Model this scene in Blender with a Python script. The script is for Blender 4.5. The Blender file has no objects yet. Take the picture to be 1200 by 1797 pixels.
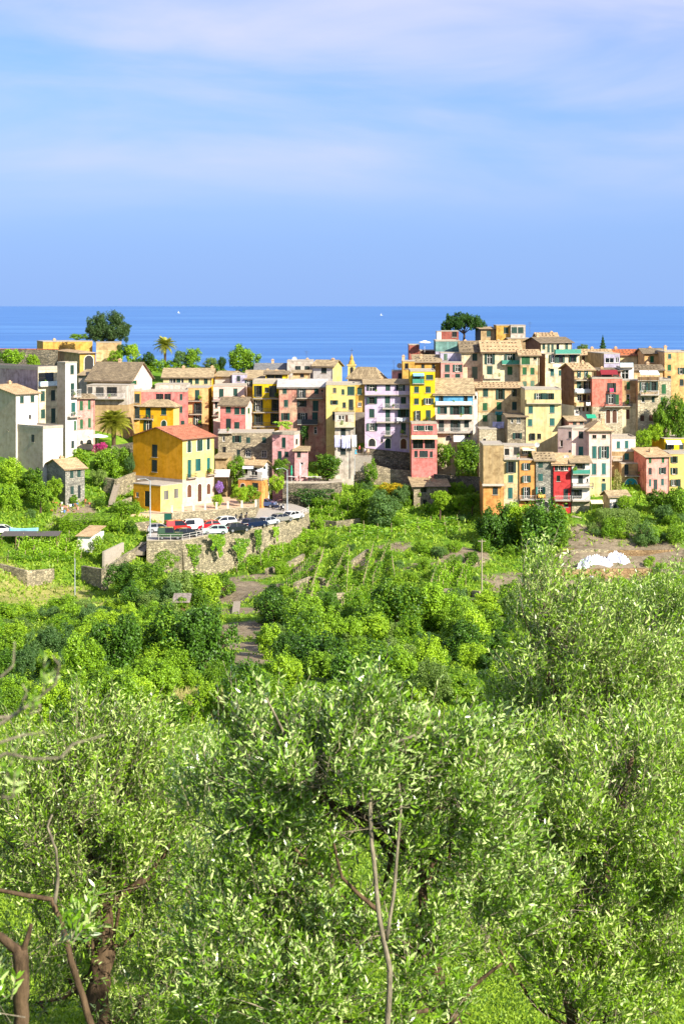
import bpy, math, random
import numpy as np
from mathutils import Vector, Matrix
R = math.radians
rng = np.random.default_rng(7)
random.seed(7)
scn = bpy.context.scene
col = scn.collection

# ------------------------------------------------------------------ camera, sky, sun, exposure
F, CX, HY = 2745.4, 600.0, 533.0          # focal length in photo pixels, centre column, horizon row
cam = bpy.data.cameras.new('camera'); cam.lens = 55.0; cam.sensor_width = 36.0
cam.shift_y = -(898.5 - HY) / 1797.0
cam.clip_start = 0.05; cam.clip_end = 200000
cam.dof.use_dof = True; cam.dof.focus_distance = 45.0; cam.dof.aperture_fstop = 9.0
cam_o = bpy.data.objects.new('camera', cam); col.objects.link(cam_o)
cam_o.rotation_euler = (R(90), 0, 0); scn.camera = cam_o

SUN_AZ, SUN_EL = 134.0, 32.0               # clockwise from the view direction (+Y)
world = bpy.data.worlds.new('World'); scn.world = world; world.use_nodes = True
wt = world.node_tree; wn, wl = wt.nodes, wt.links
for n in list(wn): wn.remove(n)
w_out = wn.new('ShaderNodeOutputWorld'); w_bg = wn.new('ShaderNodeBackground')
w_sky = wn.new('ShaderNodeTexSky'); w_sky.sky_type = 'NISHITA'; w_sky.sun_disc = False
w_sky.sun_elevation = R(SUN_EL); w_sky.sun_rotation = R(SUN_AZ)
w_sky.altitude = 150; w_sky.air_density = 1.0; w_sky.dust_density = 0.4; w_sky.ozone_density = 2.2
w_tint = wn.new('ShaderNodeMix'); w_tint.data_type = 'RGBA'; w_tint.blend_type = 'MULTIPLY'
w_tint.inputs[0].default_value = 1.0; w_tint.inputs[7].default_value = (0.72, 0.90, 1.42, 1)
w_tc = wn.new('ShaderNodeTexCoord')
w_map = wn.new('ShaderNodeMapping'); w_map.inputs['Scale'].default_value = (3.4, 3.4, 17.0)
w_map.inputs['Location'].default_value = (1.3, 0.4, 0.9)
w_noise = wn.new('ShaderNodeTexNoise'); w_noise.inputs['Scale'].default_value = 1.0
w_noise.inputs['Detail'].default_value = 6; w_noise.inputs['Roughness'].default_value = 0.5; w_noise.inputs['Distortion'].default_value = 0.35
w_ramp = wn.new('ShaderNodeValToRGB')
w_ramp.color_ramp.elements[0].position = 0.24; w_ramp.color_ramp.elements[1].position = 0.74; w_ramp.color_ramp.interpolation = 'EASE'
w_sep = wn.new('ShaderNodeSeparateXYZ')
w_el = wn.new('ShaderNodeMapRange'); w_el.interpolation_type = 'SMOOTHSTEP'
w_el.inputs[1].default_value = 0.035; w_el.inputs[2].default_value = 0.12; w_el.inputs[3].default_value = 0.0; w_el.inputs[4].default_value = 1.0
w_mul = wn.new('ShaderNodeMath'); w_mul.operation = 'MULTIPLY'
w_mul2 = wn.new('ShaderNodeMath'); w_mul2.operation = 'MULTIPLY'; w_mul2.inputs[1].default_value = 1.0
w_mix = wn.new('ShaderNodeMix'); w_mix.data_type = 'RGBA'
w_mix.inputs[7].default_value = (5.6, 5.9, 7.5, 1)
wl.new(w_sky.outputs[0], w_tint.inputs[6])
wl.new(w_tc.outputs['Generated'], w_map.inputs[0]); wl.new(w_map.outputs[0], w_noise.inputs['Vector'])
wl.new(w_noise.outputs[0], w_ramp.inputs[0]); wl.new(w_tc.outputs['Generated'], w_sep.inputs[0]); wl.new(w_sep.outputs[2], w_el.inputs[0])
wl.new(w_ramp.outputs[0], w_mul.inputs[0]); wl.new(w_el.outputs[0], w_mul.inputs[1]); wl.new(w_mul.outputs[0], w_mul2.inputs[0])
# blue sea haze low over the horizon, the same all the way round
w_hz = wn.new('ShaderNodeMapRange'); w_hz.interpolation_type = 'SMOOTHSTEP'; w_hz.inputs[1].default_value = 0.0; w_hz.inputs[2].default_value = 0.22; w_hz.inputs[3].default_value = 0.92; w_hz.inputs[4].default_value = 0.0
w_hm = wn.new('ShaderNodeMix'); w_hm.data_type = 'RGBA'; w_hm.inputs[7].default_value = (2.25, 3.75, 7.3, 1)
wl.new(w_sep.outputs[2], w_hz.inputs[0]); wl.new(w_hz.outputs[0], w_hm.inputs[0]); wl.new(w_tint.outputs[2], w_hm.inputs[6])
wl.new(w_mul2.outputs[0], w_mix.inputs[0]); wl.new(w_hm.outputs[2], w_mix.inputs[6])
wl.new(w_mix.outputs[2], w_bg.inputs[0]); w_bg.inputs[1].default_value = 0.066
wl.new(w_bg.outputs[0], w_out.inputs[0])

sun = bpy.data.lights.new('sun', 'SUN'); sun.energy = 5.0; sun.angle = R(0.53); sun.color = (1.0, 0.93, 0.80)
sun_o = bpy.data.objects.new('sun', sun); col.objects.link(sun_o)
SUN = Vector((math.sin(R(SUN_AZ)) * math.cos(R(SUN_EL)), math.cos(R(SUN_AZ)) * math.cos(R(SUN_EL)), math.sin(R(SUN_EL))))
sun_o.rotation_euler = SUN.to_track_quat('Z', 'Y').to_euler(); sun_o.location = SUN * 300
vs = scn.view_settings; vs.view_transform = 'Standard'; vs.look = 'None'; vs.exposure = 1.0; vs.gamma = 1.0; vs.use_curve_mapping = False
scn.cycles.max_bounces = 5; scn.cycles.diffuse_bounces = 2; scn.cycles.transmission_bounces = 4; scn.cycles.transparent_max_bounces = 4

# ------------------------------------------------------------------ materials
def lin(c): 
    c = c / 255.0
    return c / 12.92 if c <= 0.04045 else ((c + 0.055) / 1.055) ** 2.4
def rgb(r, g, b, k=1.0): return (lin(r) * k, lin(g) * k, lin(b) * k, 1.0)
MATS = {}
def newmat(name):
    m = bpy.data.materials.new(name); m.use_nodes = True
    nt = m.node_tree; b = nt.nodes['Principled BSDF']
    return m, nt, nt.nodes, nt.links, b
def local_vec(nd, lk, scale=(1, 1, 1), shift=40.0):
    tc = nd.new('ShaderNodeTexCoord'); oi = nd.new('ShaderNodeObjectInfo')
    vm = nd.new('ShaderNodeVectorMath'); vm.operation = 'ADD'
    mm = nd.new('ShaderNodeMath'); mm.operation = 'MULTIPLY'; mm.inputs[1].default_value = shift
    lk.new(oi.outputs['Random'], mm.inputs[0]); lk.new(tc.outputs['Object'], vm.inputs[0]); lk.new(mm.outputs[0], vm.inputs[1])
    mp = nd.new('ShaderNodeMapping'); mp.inputs['Scale'].default_value = scale
    lk.new(vm.outputs[0], mp.inputs[0]); return mp.outputs[0]
def noise(nd, lk, vec, scale, detail=4, rough=0.55):
    n = nd.new('ShaderNodeTexNoise'); n.inputs['Scale'].default_value = scale; n.inputs['Detail'].default_value = detail
    n.inputs['Roughness'].default_value = rough
    if vec is not None: lk.new(vec, n.inputs['Vector'])
    return n.outputs[0]
def ramp(nd, lk, fac, stops):
    r = nd.new('ShaderNodeValToRGB'); e = r.color_ramp.elements
    while len(e) < len(stops): e.new(0.5)
    for i, (p, c) in enumerate(stops): e[i].position = p; e[i].color = c
    lk.new(fac, r.inputs[0]); return r.outputs[0]
def mixc(nd, lk, fac, a, b, mode='MIX'):
    m = nd.new('ShaderNodeMix'); m.data_type = 'RGBA'; m.blend_type = mode
    for s, v in ((0, fac), (6, a), (7, b)):
        if isinstance(v, (int, float)): m.inputs[s].default_value = v
        elif isinstance(v, tuple): m.inputs[s].default_value = v
        else: lk.new(v, m.inputs[s])
    return m.outputs[2]
def bump(nd, lk, b, h, strength=0.4, dist=0.03):
    bp = nd.new('ShaderNodeBump'); bp.inputs['Strength'].default_value = strength; bp.inputs['Distance'].default_value = dist
    lk.new(h, bp.inputs['Height']); lk.new(bp.outputs[0], b.inputs['Normal'])
def plain(name, c, rough=0.6, metal=0.0, var=0.12):
    if name in MATS: return MATS[name]
    m, nt, nd, lk, b = newmat(name)
    v = local_vec(nd, lk); n = noise(nd, lk, v, 3.0, 5)
    d = tuple(x * (1 - var * 1.6) for x in c[:3]) + (1,); l = tuple(min(1, x * (1 + var)) for x in c[:3]) + (1,)
    lk.new(ramp(nd, lk, n, [(0.3, d), (0.7, l)]), b.inputs['Base Color'])
    b.inputs['Roughness'].default_value = rough; b.inputs['Metallic'].default_value = metal
    MATS[name] = m; return m
def stucco(name, c, dirt=0.45, patch=None, worn=.60):
    m, nt, nd, lk, b = newmat(name)
    v = local_vec(nd, lk); n1 = noise(nd, lk, v, 0.45, 6, 0.62)
    vs_ = local_vec(nd, lk, (1.6, 1.6, 0.16)); n2 = noise(nd, lk, vs_, 1.0, 5, 0.6)
    g = tuple(x * 0.42 + 0.03 for x in c[:3]) + (1,)
    p = patch or tuple(min(1, x * 1.10 + 0.02) for x in c[:3]) + (1,)
    c1 = mixc(nd, lk, ramp(nd, lk, n1, [(0.40, (0, 0, 0, 1)), (0.66, (1, 1, 1, 1))]), c, p)
    f = nd.new('ShaderNodeMath'); f.operation = 'MULTIPLY'; f.inputs[1].default_value = dirt
    lk.new(ramp(nd, lk, n2, [(0.42, (0, 0, 0, 1)), (0.68, (1, 1, 1, 1))]), f.inputs[0])
    n3 = ramp(nd, lk, noise(nd, lk, v, 0.9, 8, .72), [(0.36, (worn, worn * .95, worn * .91, 1)), (0.54, (1, 1, 1, 1))])
    lk.new(mixc(nd, lk, 1.0, mixc(nd, lk, f.outputs[0], c1, g), n3, 'MULTIPLY'), b.inputs['Base Color'])
    b.inputs['Roughness'].default_value = 0.9; b.inputs['Specular IOR Level'].default_value = 0.2
    bump(nd, lk, b, noise(nd, lk, v, 9.0, 4), 0.35, 0.03)
    return m
def stone(name, c1, c2, mortar, scale=2.2, flat=(1, 1, 1.7)):
    m, nt, nd, lk, b = newmat(name)
    v = local_vec(nd, lk, flat)
    nz = nd.new('ShaderNodeTexNoise'); nz.inputs['Scale'].default_value = 1.3; lk.new(v, nz.inputs['Vector'])
    vv = mixc(nd, lk, 0.12, v, nz.outputs['Color'])
    vo = nd.new('ShaderNodeTexVoronoi'); vo.inputs['Scale'].default_value = scale; lk.new(vv, vo.inputs['Vector'])
    ve = nd.new('ShaderNodeTexVoronoi'); ve.feature = 'DISTANCE_TO_EDGE'; ve.inputs['Scale'].default_value = scale; lk.new(vv, ve.inputs['Vector'])
    sp = nd.new('ShaderNodeSeparateColor'); lk.new(vo.outputs['Color'], sp.inputs[0])
    sc = mixc(nd, lk, sp.outputs[0], c1, c2)
    big = ramp(nd, lk, noise(nd, lk, v, 0.35, 6, 0.65), [(0.35, (0.62, 0.62, 0.58, 1)), (0.62, (1.05, 1.03, 1.0, 1))])
    sc = mixc(nd, lk, 1.0, sc, big, 'MULTIPLY')
    ed = ramp(nd, lk, ve.outputs['Distance'], [(0.0, (0, 0, 0, 1)), (0.09, (1, 1, 1, 1))])
    lk.new(mixc(nd, lk, ed, mortar, sc), b.inputs['Base Color']); b.inputs['Roughness'].default_value = 0.92
    b.inputs['Specular IOR Level'].default_value = 0.2
    bump(nd, lk, b, ed, 0.8, 0.06); return m
def slate(name, c1, c2, sx=2.2, sy=3.2):
    m, nt, nd, lk, b = newmat(name)
    v = local_vec(nd, lk)
    br = nd.new('ShaderNodeTexBrick'); br.inputs['Scale'].default_value = 1.0; br.inputs['Brick Width'].default_value = 1 / sx * 1.2
    br.inputs['Row Height'].default_value = 1 / sy; br.inputs['Mortar Size'].default_value = 0.02
    br.inputs['Color1'].default_value = c1; br.inputs['Color2'].default_value = c2
    br.inputs['Mortar'].default_value = tuple(x * 0.45 for x in c1[:3]) + (1,); lk.new(v, br.inputs['Vector'])
    n = ramp(nd, lk, noise(nd, lk, v, 0.8, 6, 0.65), [(0.3, (0.68, 0.66, 0.62, 1)), (0.7, (1.12, 1.1, 1.06, 1))])
    lk.new(mixc(nd, lk, 1.0, br.outputs['Color'], n, 'MULTIPLY'), b.inputs['Base Color'])
    b.inputs['Roughness'].default_value = 0.85; b.inputs['Specular IOR Level'].default_value = 0.25
    bump(nd, lk, b, br.outputs['Fac'], -0.6, 0.04); return m
def foliage(name, dark, light, trans=0.35, rough=0.5, spec=0.35, silver=None, nscale=0.25, ow=0.40):
    m, nt, nd, lk, b = newmat(name)
    ge = nd.new('ShaderNodeNewGeometry'); oi = nd.new('ShaderNodeObjectInfo')
    n = noise(nd, lk, ge.outputs['Position'], nscale, 3)
    a = nd.new('ShaderNodeMath'); a.operation = 'MULTIPLY_ADD'; a.inputs[1].default_value = 0.45
    lk.new(ge.outputs['Random Per Island'], a.inputs[0])
    a2 = nd.new('ShaderNodeMath'); a2.operation = 'MULTIPLY_ADD'; a2.inputs[1].default_value = ow
    lk.new(oi.outputs['Random'], a2.inputs[0])
    a3 = nd.new('ShaderNodeMath'); a3.operation = 'MULTIPLY_ADD'; a3.inputs[1].default_value = 0.35; a3.inputs[2].default_value = (.40 - ow) * .62; lk.new(n, a3.inputs[0])
    lk.new(a3.outputs[0], a2.inputs[2]); lk.new(a2.outputs[0], a.inputs[2])
    stops = [(0.30, dark), (0.82, light)]
    c = ramp(nd, lk, a.outputs[0], stops)
    if silver:
        # some leaves go pale: silvery undersides, plus sun highlights put into the colour
        s = ramp(nd, lk, ge.outputs['Random Per Island'], [(0.60, (0, 0, 0, 1)), (0.80, (1, 1, 1, 1))])
        c = mixc(nd, lk, s, c, silver)
    lk.new(c, b.inputs['Base Color']); b.inputs['Roughness'].default_value = rough; b.inputs['Specular IOR Level'].default_value = spec
    t = nd.new('ShaderNodeBsdfTranslucent'); tc_ = mixc(nd, lk, 0.6, c, (0.30, 0.46, 0.02, 1)); lk.new(tc_, t.inputs[0])
    mx = nd.new('ShaderNodeMixShader'); mx.inputs[0].default_value = trans
    lk.new(b.outputs[0], mx.inputs[1]); lk.new(t.outputs[0], mx.inputs[2]); lk.new(mx.outputs[0], nd['Material Output'].inputs[0])
    return m

KW = 0.74
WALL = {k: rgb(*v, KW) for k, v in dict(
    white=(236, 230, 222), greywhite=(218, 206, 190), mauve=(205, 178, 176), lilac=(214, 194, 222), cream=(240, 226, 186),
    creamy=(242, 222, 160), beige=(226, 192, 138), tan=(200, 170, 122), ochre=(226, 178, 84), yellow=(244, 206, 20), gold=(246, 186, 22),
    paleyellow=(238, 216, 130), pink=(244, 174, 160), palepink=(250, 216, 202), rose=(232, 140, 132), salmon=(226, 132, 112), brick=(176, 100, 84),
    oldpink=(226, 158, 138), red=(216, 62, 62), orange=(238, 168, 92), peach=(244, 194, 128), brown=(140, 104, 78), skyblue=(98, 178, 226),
    teal=(126, 170, 160), lavender=(200, 192, 214), darkgrey=(96, 98, 104), plinth=(214, 194, 176), amber=(252, 178, 22), shaded_white=(212, 194, 168), hotpink=(244, 182, 180)).items()}  # amber and the beige-grey white are side walls with shade put into the colour
CLEAN = ('amber', 'gold', 'white', 'shaded_white', 'yellow', 'paleyellow', 'plinth', 'creamy', 'palepink', 'lilac')
def wallmat(k):
    key = 'wall_' + k
    if key not in MATS:
        if k == 'stone': MATS[key] = stone('wall_stone', rgb(150, 138, 118, .85), rgb(205, 190, 160, .85), rgb(120, 108, 90, .85))
        elif k == 'paleStone': MATS[key] = stone('wall_pale_stone', rgb(190, 178, 150, .85), rgb(232, 218, 188, .85), rgb(150, 138, 116, .85))
        elif k == 'greystone': MATS[key] = stone('wall_grey_stone', rgb(140, 140, 134, .85), rgb(190, 186, 172, .85), rgb(110, 106, 100, .85), 2.6)
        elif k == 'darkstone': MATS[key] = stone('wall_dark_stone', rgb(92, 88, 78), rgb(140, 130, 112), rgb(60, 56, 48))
        else:
            patch = {'oldpink': rgb(206, 184, 150, .85), 'salmon': rgb(232, 150, 130, .85), 'beige': rgb(234, 206, 160, .85)}.get(k)
            MATS[key] = stucco(key, WALL[k], 0.6 if k in ('oldpink', 'brick', 'cream', 'creamy', 'brown', 'greywhite') else 0.5 if k not in CLEAN else .22, patch, .86 if k in CLEAN else .62)
    return MATS[key]
ROOFC = dict(slate=((172, 152, 120), (214, 192, 152)), dark=((132, 118, 98), (170, 152, 122)), grey=((128, 130, 134), (160, 160, 160)),
             pale=((206, 204, 204), (236, 232, 226)), terracotta=((206, 112, 70), (226, 140, 94)), redroof=((196, 118, 90), (214, 146, 114)), tan=((204, 172, 130), (234, 204, 160)))
def roofmat(k):
    key = 'roof_' + k
    if key not in MATS: MATS[key] = slate(key, rgb(*ROOFC[k][0], .74), rgb(*ROOFC[k][1], .74))
    return MATS[key]
def shutmat(k):
    key = 'shutter_' + k
    if key not in MATS:
        c = dict(c=(8, 84, 70), g=(24, 128, 62), t=(20, 124, 116), l=(120, 158, 126), x=(150, 146, 136), k=(14, 52, 48), b=(126, 74, 40))[k]
        m, nt, nd, lk, b = newmat(key)
        v = local_vec(nd, lk, (1, 1, 1), 0.0); w = nd.new('ShaderNodeTexWave'); w.bands_direction = 'Z'; w.inputs['Scale'].default_value = 4.0
        lk.new(v, w.inputs['Vector']); oi = nd.new('ShaderNodeObjectInfo')
        cc = rgb(*c, .45); lk.new(ramp(nd, lk, oi.outputs['Random'], [(0, tuple(x * .72 for x in cc[:3]) + (1,)), (1, tuple(x * 1.35 + .004 for x in cc[:3]) + (1,))]), b.inputs['Base Color'])
        b.inputs['Roughness'].default_value = 0.6; bump(nd, lk, b, w.outputs[0], 0.8, 0.03); MATS[key] = m
    return MATS[key]
def glassmat():
    if 'glass' not in MATS:
        m, nt, nd, lk, b = newmat('window_glass'); oi = nd.new('ShaderNodeObjectInfo')
        lk.new(ramp(nd, lk, oi.outputs['Random'], [(0, (.005, .006, .008, 1)), (0.8, (.02, .023, .026, 1)), (1, (.10, .10, .09, 1))]), b.inputs['Base Color'])
        b.inputs['Roughness'].default_value = 0.12; MATS['glass'] = m
    return MATS['glass']
def P_(name, c, **k): return plain(name, rgb(*c), **k)
whitepaint = lambda: P_('white_paint', (232, 228, 220))
iron = lambda: P_('railing_iron', (70, 72, 74), rough=.5)
conc = lambda: P_('concrete', (168, 158, 142), rough=.9)
wood = lambda: P_('weathered_wood', (120, 92, 64), rough=.9)

# ------------------------------------------------------------------ mesh helpers
def tag(o, label=None, cat=None, group=None, kind=None):
    if label: o['label'] = label
    if cat: o['category'] = cat
    if group: o['group'] = group
    if kind: o['kind'] = kind
    return o
def link(o, parent=None):
    col.objects.link(o)
    if parent is not None: o.parent = parent
    return o
def empty(name, loc, rz=0.0):
    o = bpy.data.objects.new(name, None); o.empty_display_size = 0.3
    o.location = loc; o.rotation_euler = (0, 0, rz); col.objects.link(o); return o
class MB:
    def __init__(s): s.v = []; s.f = []; s.m = []
    def face(s, pts, mi=0):
        n = len(s.v); s.v += [tuple(p) for p in pts]; s.f.append(tuple(range(n, n + len(pts)))); s.m.append(mi); return s
    def box(s, a, b, mi=0):
        (x0, y0, z0), (x1, y1, z1) = a, b; n = len(s.v)
        s.v += [(x0, y0, z0), (x1, y0, z0), (x1, y1, z0), (x0, y1, z0), (x0, y0, z1), (x1, y0, z1), (x1, y1, z1), (x0, y1, z1)]
        for q in ((0, 3, 2, 1), (4, 5, 6, 7), (0, 1, 5, 4), (1, 2, 6, 5), (2, 3, 7, 6), (3, 0, 4, 7)): s.f.append(tuple(n + i for i in q)); s.m.append(mi)
        return s
    def prism(s, poly, dz, mi=0):
        """poly: list of 3D points (top); extruded by vector dz"""
        n = len(s.v); k = len(poly); dz = Vector(dz)
        s.v += [tuple(p) for p in poly] + [tuple(Vector(p) + dz) for p in poly]
        s.f.append(tuple(range(n, n + k))); s.m.append(mi); s.f.append(tuple(range(n + 2 * k - 1, n + k - 1, -1))); s.m.append(mi)
        for i in range(k):
            j = (i + 1) % k; s.f.append((n + i, n + k + i, n + k + j, n + j)); s.m.append(mi)
        return s
    def tube(s, pts, rad, seg=6, mi=0, cap=True):
        pts = [Vector(p) for p in pts]; rad = rad if isinstance(rad, (list, tuple)) else [rad] * len(pts); rings = []
        prev = None
        for i, p in enumerate(pts):
            t = (pts[min(i + 1, len(pts) - 1)] - pts[max(i - 1, 0)])
            t = t.normalized() if t.length > 1e-9 else Vector((0, 0, 1))
            if prev is None:
                a = t.orthogonal().normalized()
            else:
                a = prev - t * prev.dot(t); a = a.normalized() if a.length > 1e-6 else t.orthogonal().normalized()
            prev = a; b = t.cross(a); n = len(s.v)
            s.v += [tuple(p + (a * math.cos(2 * math.pi * k / seg) + b * math.sin(2 * math.pi * k / seg)) * rad[i]) for k in range(seg)]; rings.append(n)
        for r0, r1 in zip(rings, rings[1:]):
            for k in range(seg):
                j = (k + 1) % seg; s.f.append((r0 + k, r0 + j, r1 + j, r1 + k)); s.m.append(mi)
        if cap:
            s.f.append(tuple(rings[0] + k for k in reversed(range(seg)))); s.m.append(mi); s.f.append(tuple(rings[-1] + k for k in range(seg))); s.m.append(mi)
        return s
    def mesh(s, name, mats, smooth=False):
        me = bpy.data.meshes.new(name); me.from_pydata(s.v, [], s.f)
        for m in (mats if isinstance(mats, (list, tuple)) else [mats]): me.materials.append(m)
        if any(s.m): me.polygons.foreach_set('material_index', s.m)
        if smooth: me.polygons.foreach_set('use_smooth', [True] * len(s.f))
        me.update(); return me
    def build(s, name, mats, parent=None, smooth=False):
        return link(bpy.data.objects.new(name, s.mesh(name, mats, smooth)), parent)
def npmesh(name, V, nper, mats, extra=None, smooth=False):
    """V: (N, nper, 3) polygons"""
    me = bpy.data.meshes.new(name); n = V.shape[0]
    me.vertices.add(n * nper); me.vertices.foreach_set('co', V.reshape(-1).astype(np.float32))
    me.loops.add(n * nper); me.loops.foreach_set('vertex_index', np.arange(n * nper, dtype=np.int32))
    me.polygons.add(n); me.polygons.foreach_set('loop_start', np.arange(0, n * nper, nper, dtype=np.int32))
    me.polygons.foreach_set('loop_total', np.full(n, nper, dtype=np.int32))
    for m in (mats if isinstance(mats, (list, tuple)) else [mats]): me.materials.append(m)
    me.update(calc_edges=True); return me
def obj(name, me, parent=None, loc=None):
    o = bpy.data.objects.new(name, me)
    if loc is not None: o.location = loc
    return link(o, parent)
def P(px, py, Y): return Vector(((px - CX) / F * Y, Y, -(py - HY) / F * Y))

# ------------------------------------------------------------------ terrain from (pixel, pixel, metres) readings
CT = []
def ct(px, py, Y): CT.append(tuple(P(px, py, Y)))
def cz(px, Y, z): CT.append(((px - CX) / F * Y, Y, z))
for px in (-700, 150, 600, 1050, 1900): cz(px, 4.0, -3.3)
for x in (-70, -20, 20, 70): CT.append((x, -4, -1.9))
for px in (-500, -100, 300, 600, 900, 1300, 1700):
    for py, Y in ((1800, 16), (1650, 25), (1500, 42), (1400, 62), (1300, 95), (1200, 145)): ct(px, py, Y)
for px in (-500, -200, 100, 350, 600, 820, 1400, 1700): ct(px, 1150, 172)
for px in (-400, -100, 130, 300): ct(px, 1100, 203); ct(px, 1060, 228)
ct(350, 1100, 205); ct(430, 1060, 232)
for px in (480, 600, 720): ct(px, 1100, 205); ct(px, 1050, 232); ct(px, 1000, 260)
ct(840, 1100, 200); ct(840, 1050, 228); ct(840, 1000, 256)
for px in (560, 640, 720, 800): ct(px, 960, 282); ct(px, 930, 297); ct(px, 900, 308); ct(px, 870, 317)
for px in (560, 640, 720): ct(px, 845, 323)
for px in (800, 840): ct(px, 880, 311); ct(px, 850, 317)
# left garden terraces
ct(70, 1032, 245); ct(20, 1020, 243); ct(130, 1035, 247); ct(100, 975, 259); ct(30, 965, 259); ct(190, 985, 262); ct(100, 948, 268); ct(200, 950, 270)
ct(160, 922, 281); ct(60, 918, 281); ct(230, 930, 276); ct(140, 895, 286); ct(40, 885, 286); ct(220, 885, 291); ct(125, 868, 292); ct(30, 850, 292); ct(-60, 850, 292); ct(0, 826, 296); ct(190, 850, 300); ct(215, 825, 306)
for px in (-300, -160): ct(px, 1020, 243); ct(px, 960, 262); ct(px, 900, 284)
# under the car park and its retaining wall
ct(260, 990, 262); ct(300, 1008, 262); ct(350, 1006, 268); ct(420, 995, 275); ct(480, 975, 283); ct(530, 955, 292); ct(545, 925, 303)
for px, Y in ((300, 280), (360, 284), (430, 292), (500, 304), (400, 300), (330, 300), (460, 318)): cz(px, Y, -42.0)
for px in (330, 420, 480): cz(px, 322, -37.5)
# right slopes
ct(900, 1060, 236); ct(960, 1052, 244); ct(1000, 1045, 250); ct(1100, 1040, 252); ct(1200, 1040, 250); ct(1320, 1050, 250); ct(1500, 1060, 250)
ct(930, 1000, 268); ct(1060, 992, 270); ct(1150, 990, 272); ct(1060, 962, 280); ct(1160, 955, 282); ct(1100, 940, 287); ct(930, 940, 290); ct(1000, 925, 292); ct(1080, 905, 297); ct(1180, 900, 299); ct(1320, 900, 299)
ct(1100, 878, 303); ct(1180, 868, 308); ct(930, 905, 299); ct(880, 900, 301)
# under the village and down to the sea
for px, z in ((-250, -27), (-60, -27), (60, -29), (180, -27), (300, -32), (420, -34), (540, -34), (640, -33.5), (740, -33), (820, -30), (900, -29), (1000, -29), (1120, -29), (1260, -29), (1450, -29)): cz(px, 330, z)
for px, z in ((-250, -22), (-60, -20), (60, -20), (180, -22), (300, -27), (420, -30), (540, -31), (640, -31), (740, -26), (820, -21), (900, -19), (1000, -22), (1120, -23), (1260, -22), (1450, -24)): cz(px, 348, z)
for px, z in ((-250, -18), (-60, -17), (100, -16.5), (200, -16.5), (300, -17), (400, -19), (520, -24), (660, -27), (760, -19), (840, -14), (920, -13), (1040, -17), (1140, -18), (1300, -18), (1450, -20)): cz(px, 372, z)
for px, z in ((-250, -19), (-60, -18), (150, -17), (300, -18), (450, -24), (660, -30), (800, -16), (920, -16), (1080, -20), (1300, -22)): cz(px, 392, z)
for px in (-300, 0, 300, 600, 900, 1200, 1500): cz(px, 430, -38); cz(px, 480, -75); cz(px, 560, -158)
CT = np.array(CT)
def tps_fit(pts, lam=0.6):
    S = 100.0; xy = pts[:, :2] / S; n = len(xy)
    d2 = ((xy[:, None] - xy[None]) ** 2).sum(-1); K = 0.5 * d2 * np.log(d2 + 1e-12)
    A = np.zeros((n + 3, n + 3)); A[:n, :n] = K + np.eye(n) * lam * 1e-4; A[:n, n] = 1; A[:n, n + 1:] = xy; A[n, :n] = 1; A[n + 1:, :n] = xy.T
    return S, xy, np.linalg.solve(A, np.concatenate([pts[:, 2], np.zeros(3)]))
TS, TXY, TW = tps_fit(CT)
def tps(x, y):
    x = np.asarray(x, float) / TS; y = np.asarray(y, float) / TS; sh = x.shape; x = x.ravel(); y = y.ravel(); out = np.empty_like(x)
    for i in range(0, len(x), 20000):
        a, b = x[i:i + 20000], y[i:i + 20000]
        d2 = (a[:, None] - TXY[None, :, 0]) ** 2 + (b[:, None] - TXY[None, :, 1]) ** 2
        out[i:i + 20000] = (0.5 * d2 * np.log(d2 + 1e-12)) @ TW[:-3] + TW[-3] + TW[-2] * a + TW[-1] * b
    return out.reshape(sh)
GX0, GX1, GY0, GY1, GS = -190.0, 190.0, -6.0, 560.0, 1.5
gx = np.arange(GX0, GX1 + .1, GS); gy = np.arange(GY0, GY1 + .1, GS)
GXX, GYY = np.meshgrid(gx, gy)
GZ = tps(GXX, GYY)
_k = rng.normal(size=(40, 4))
for i in range(40):
    lam = 3 + 14 * (i / 40.0); GZ = GZ + 0.018 * lam ** .7 * np.sin(GXX * _k[i, 0] * 3 / lam + GYY * _k[i, 1] * 3 / lam + i * 1.7) * np.clip(GYY / 40.0, 0.3, 1)
def gz(x, y):
    x = np.asarray(x, float); y = np.asarray(y, float)
    fx = np.clip((x - GX0) / GS, 0, len(gx) - 1.001); fy = np.clip((y - GY0) / GS, 0, len(gy) - 1.001)
    i = fx.astype(int); j = fy.astype(int); a = fx - i; b = fy - j
    return (GZ[j, i] * (1 - a) + GZ[j, i + 1] * a) * (1 - b) + (GZ[j + 1, i] * (1 - a) + GZ[j + 1, i + 1] * a) * b
MARCH = np.concatenate([np.arange(3, 60, .5), np.arange(60, 420, 1.0)])
def hit(px, py):
    """where the lines of sight through photo pixels meet the ground (arrays)"""
    px = np.atleast_1d(np.asarray(px, float)); py = np.atleast_1d(np.asarray(py, float)); kx = (px - CX) / F; kz = -(py - HY) / F
    Y = np.full(px.shape, np.nan); prev = np.full(px.shape, 3.0); todo = np.ones(px.shape, bool)
    for y in MARCH:
        g = gz(kx * y, np.full(px.shape, y)); below = todo & (kz * y <= g)
        Y[below] = y; todo &= ~below
        if not todo.any(): break
    return kx * Y, Y, gz(kx * np.nan_to_num(Y), np.nan_to_num(Y))
def G(px, py):
    x, y, z = hit(px, py); return Vector((x[0], y[0], z[0]))
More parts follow.
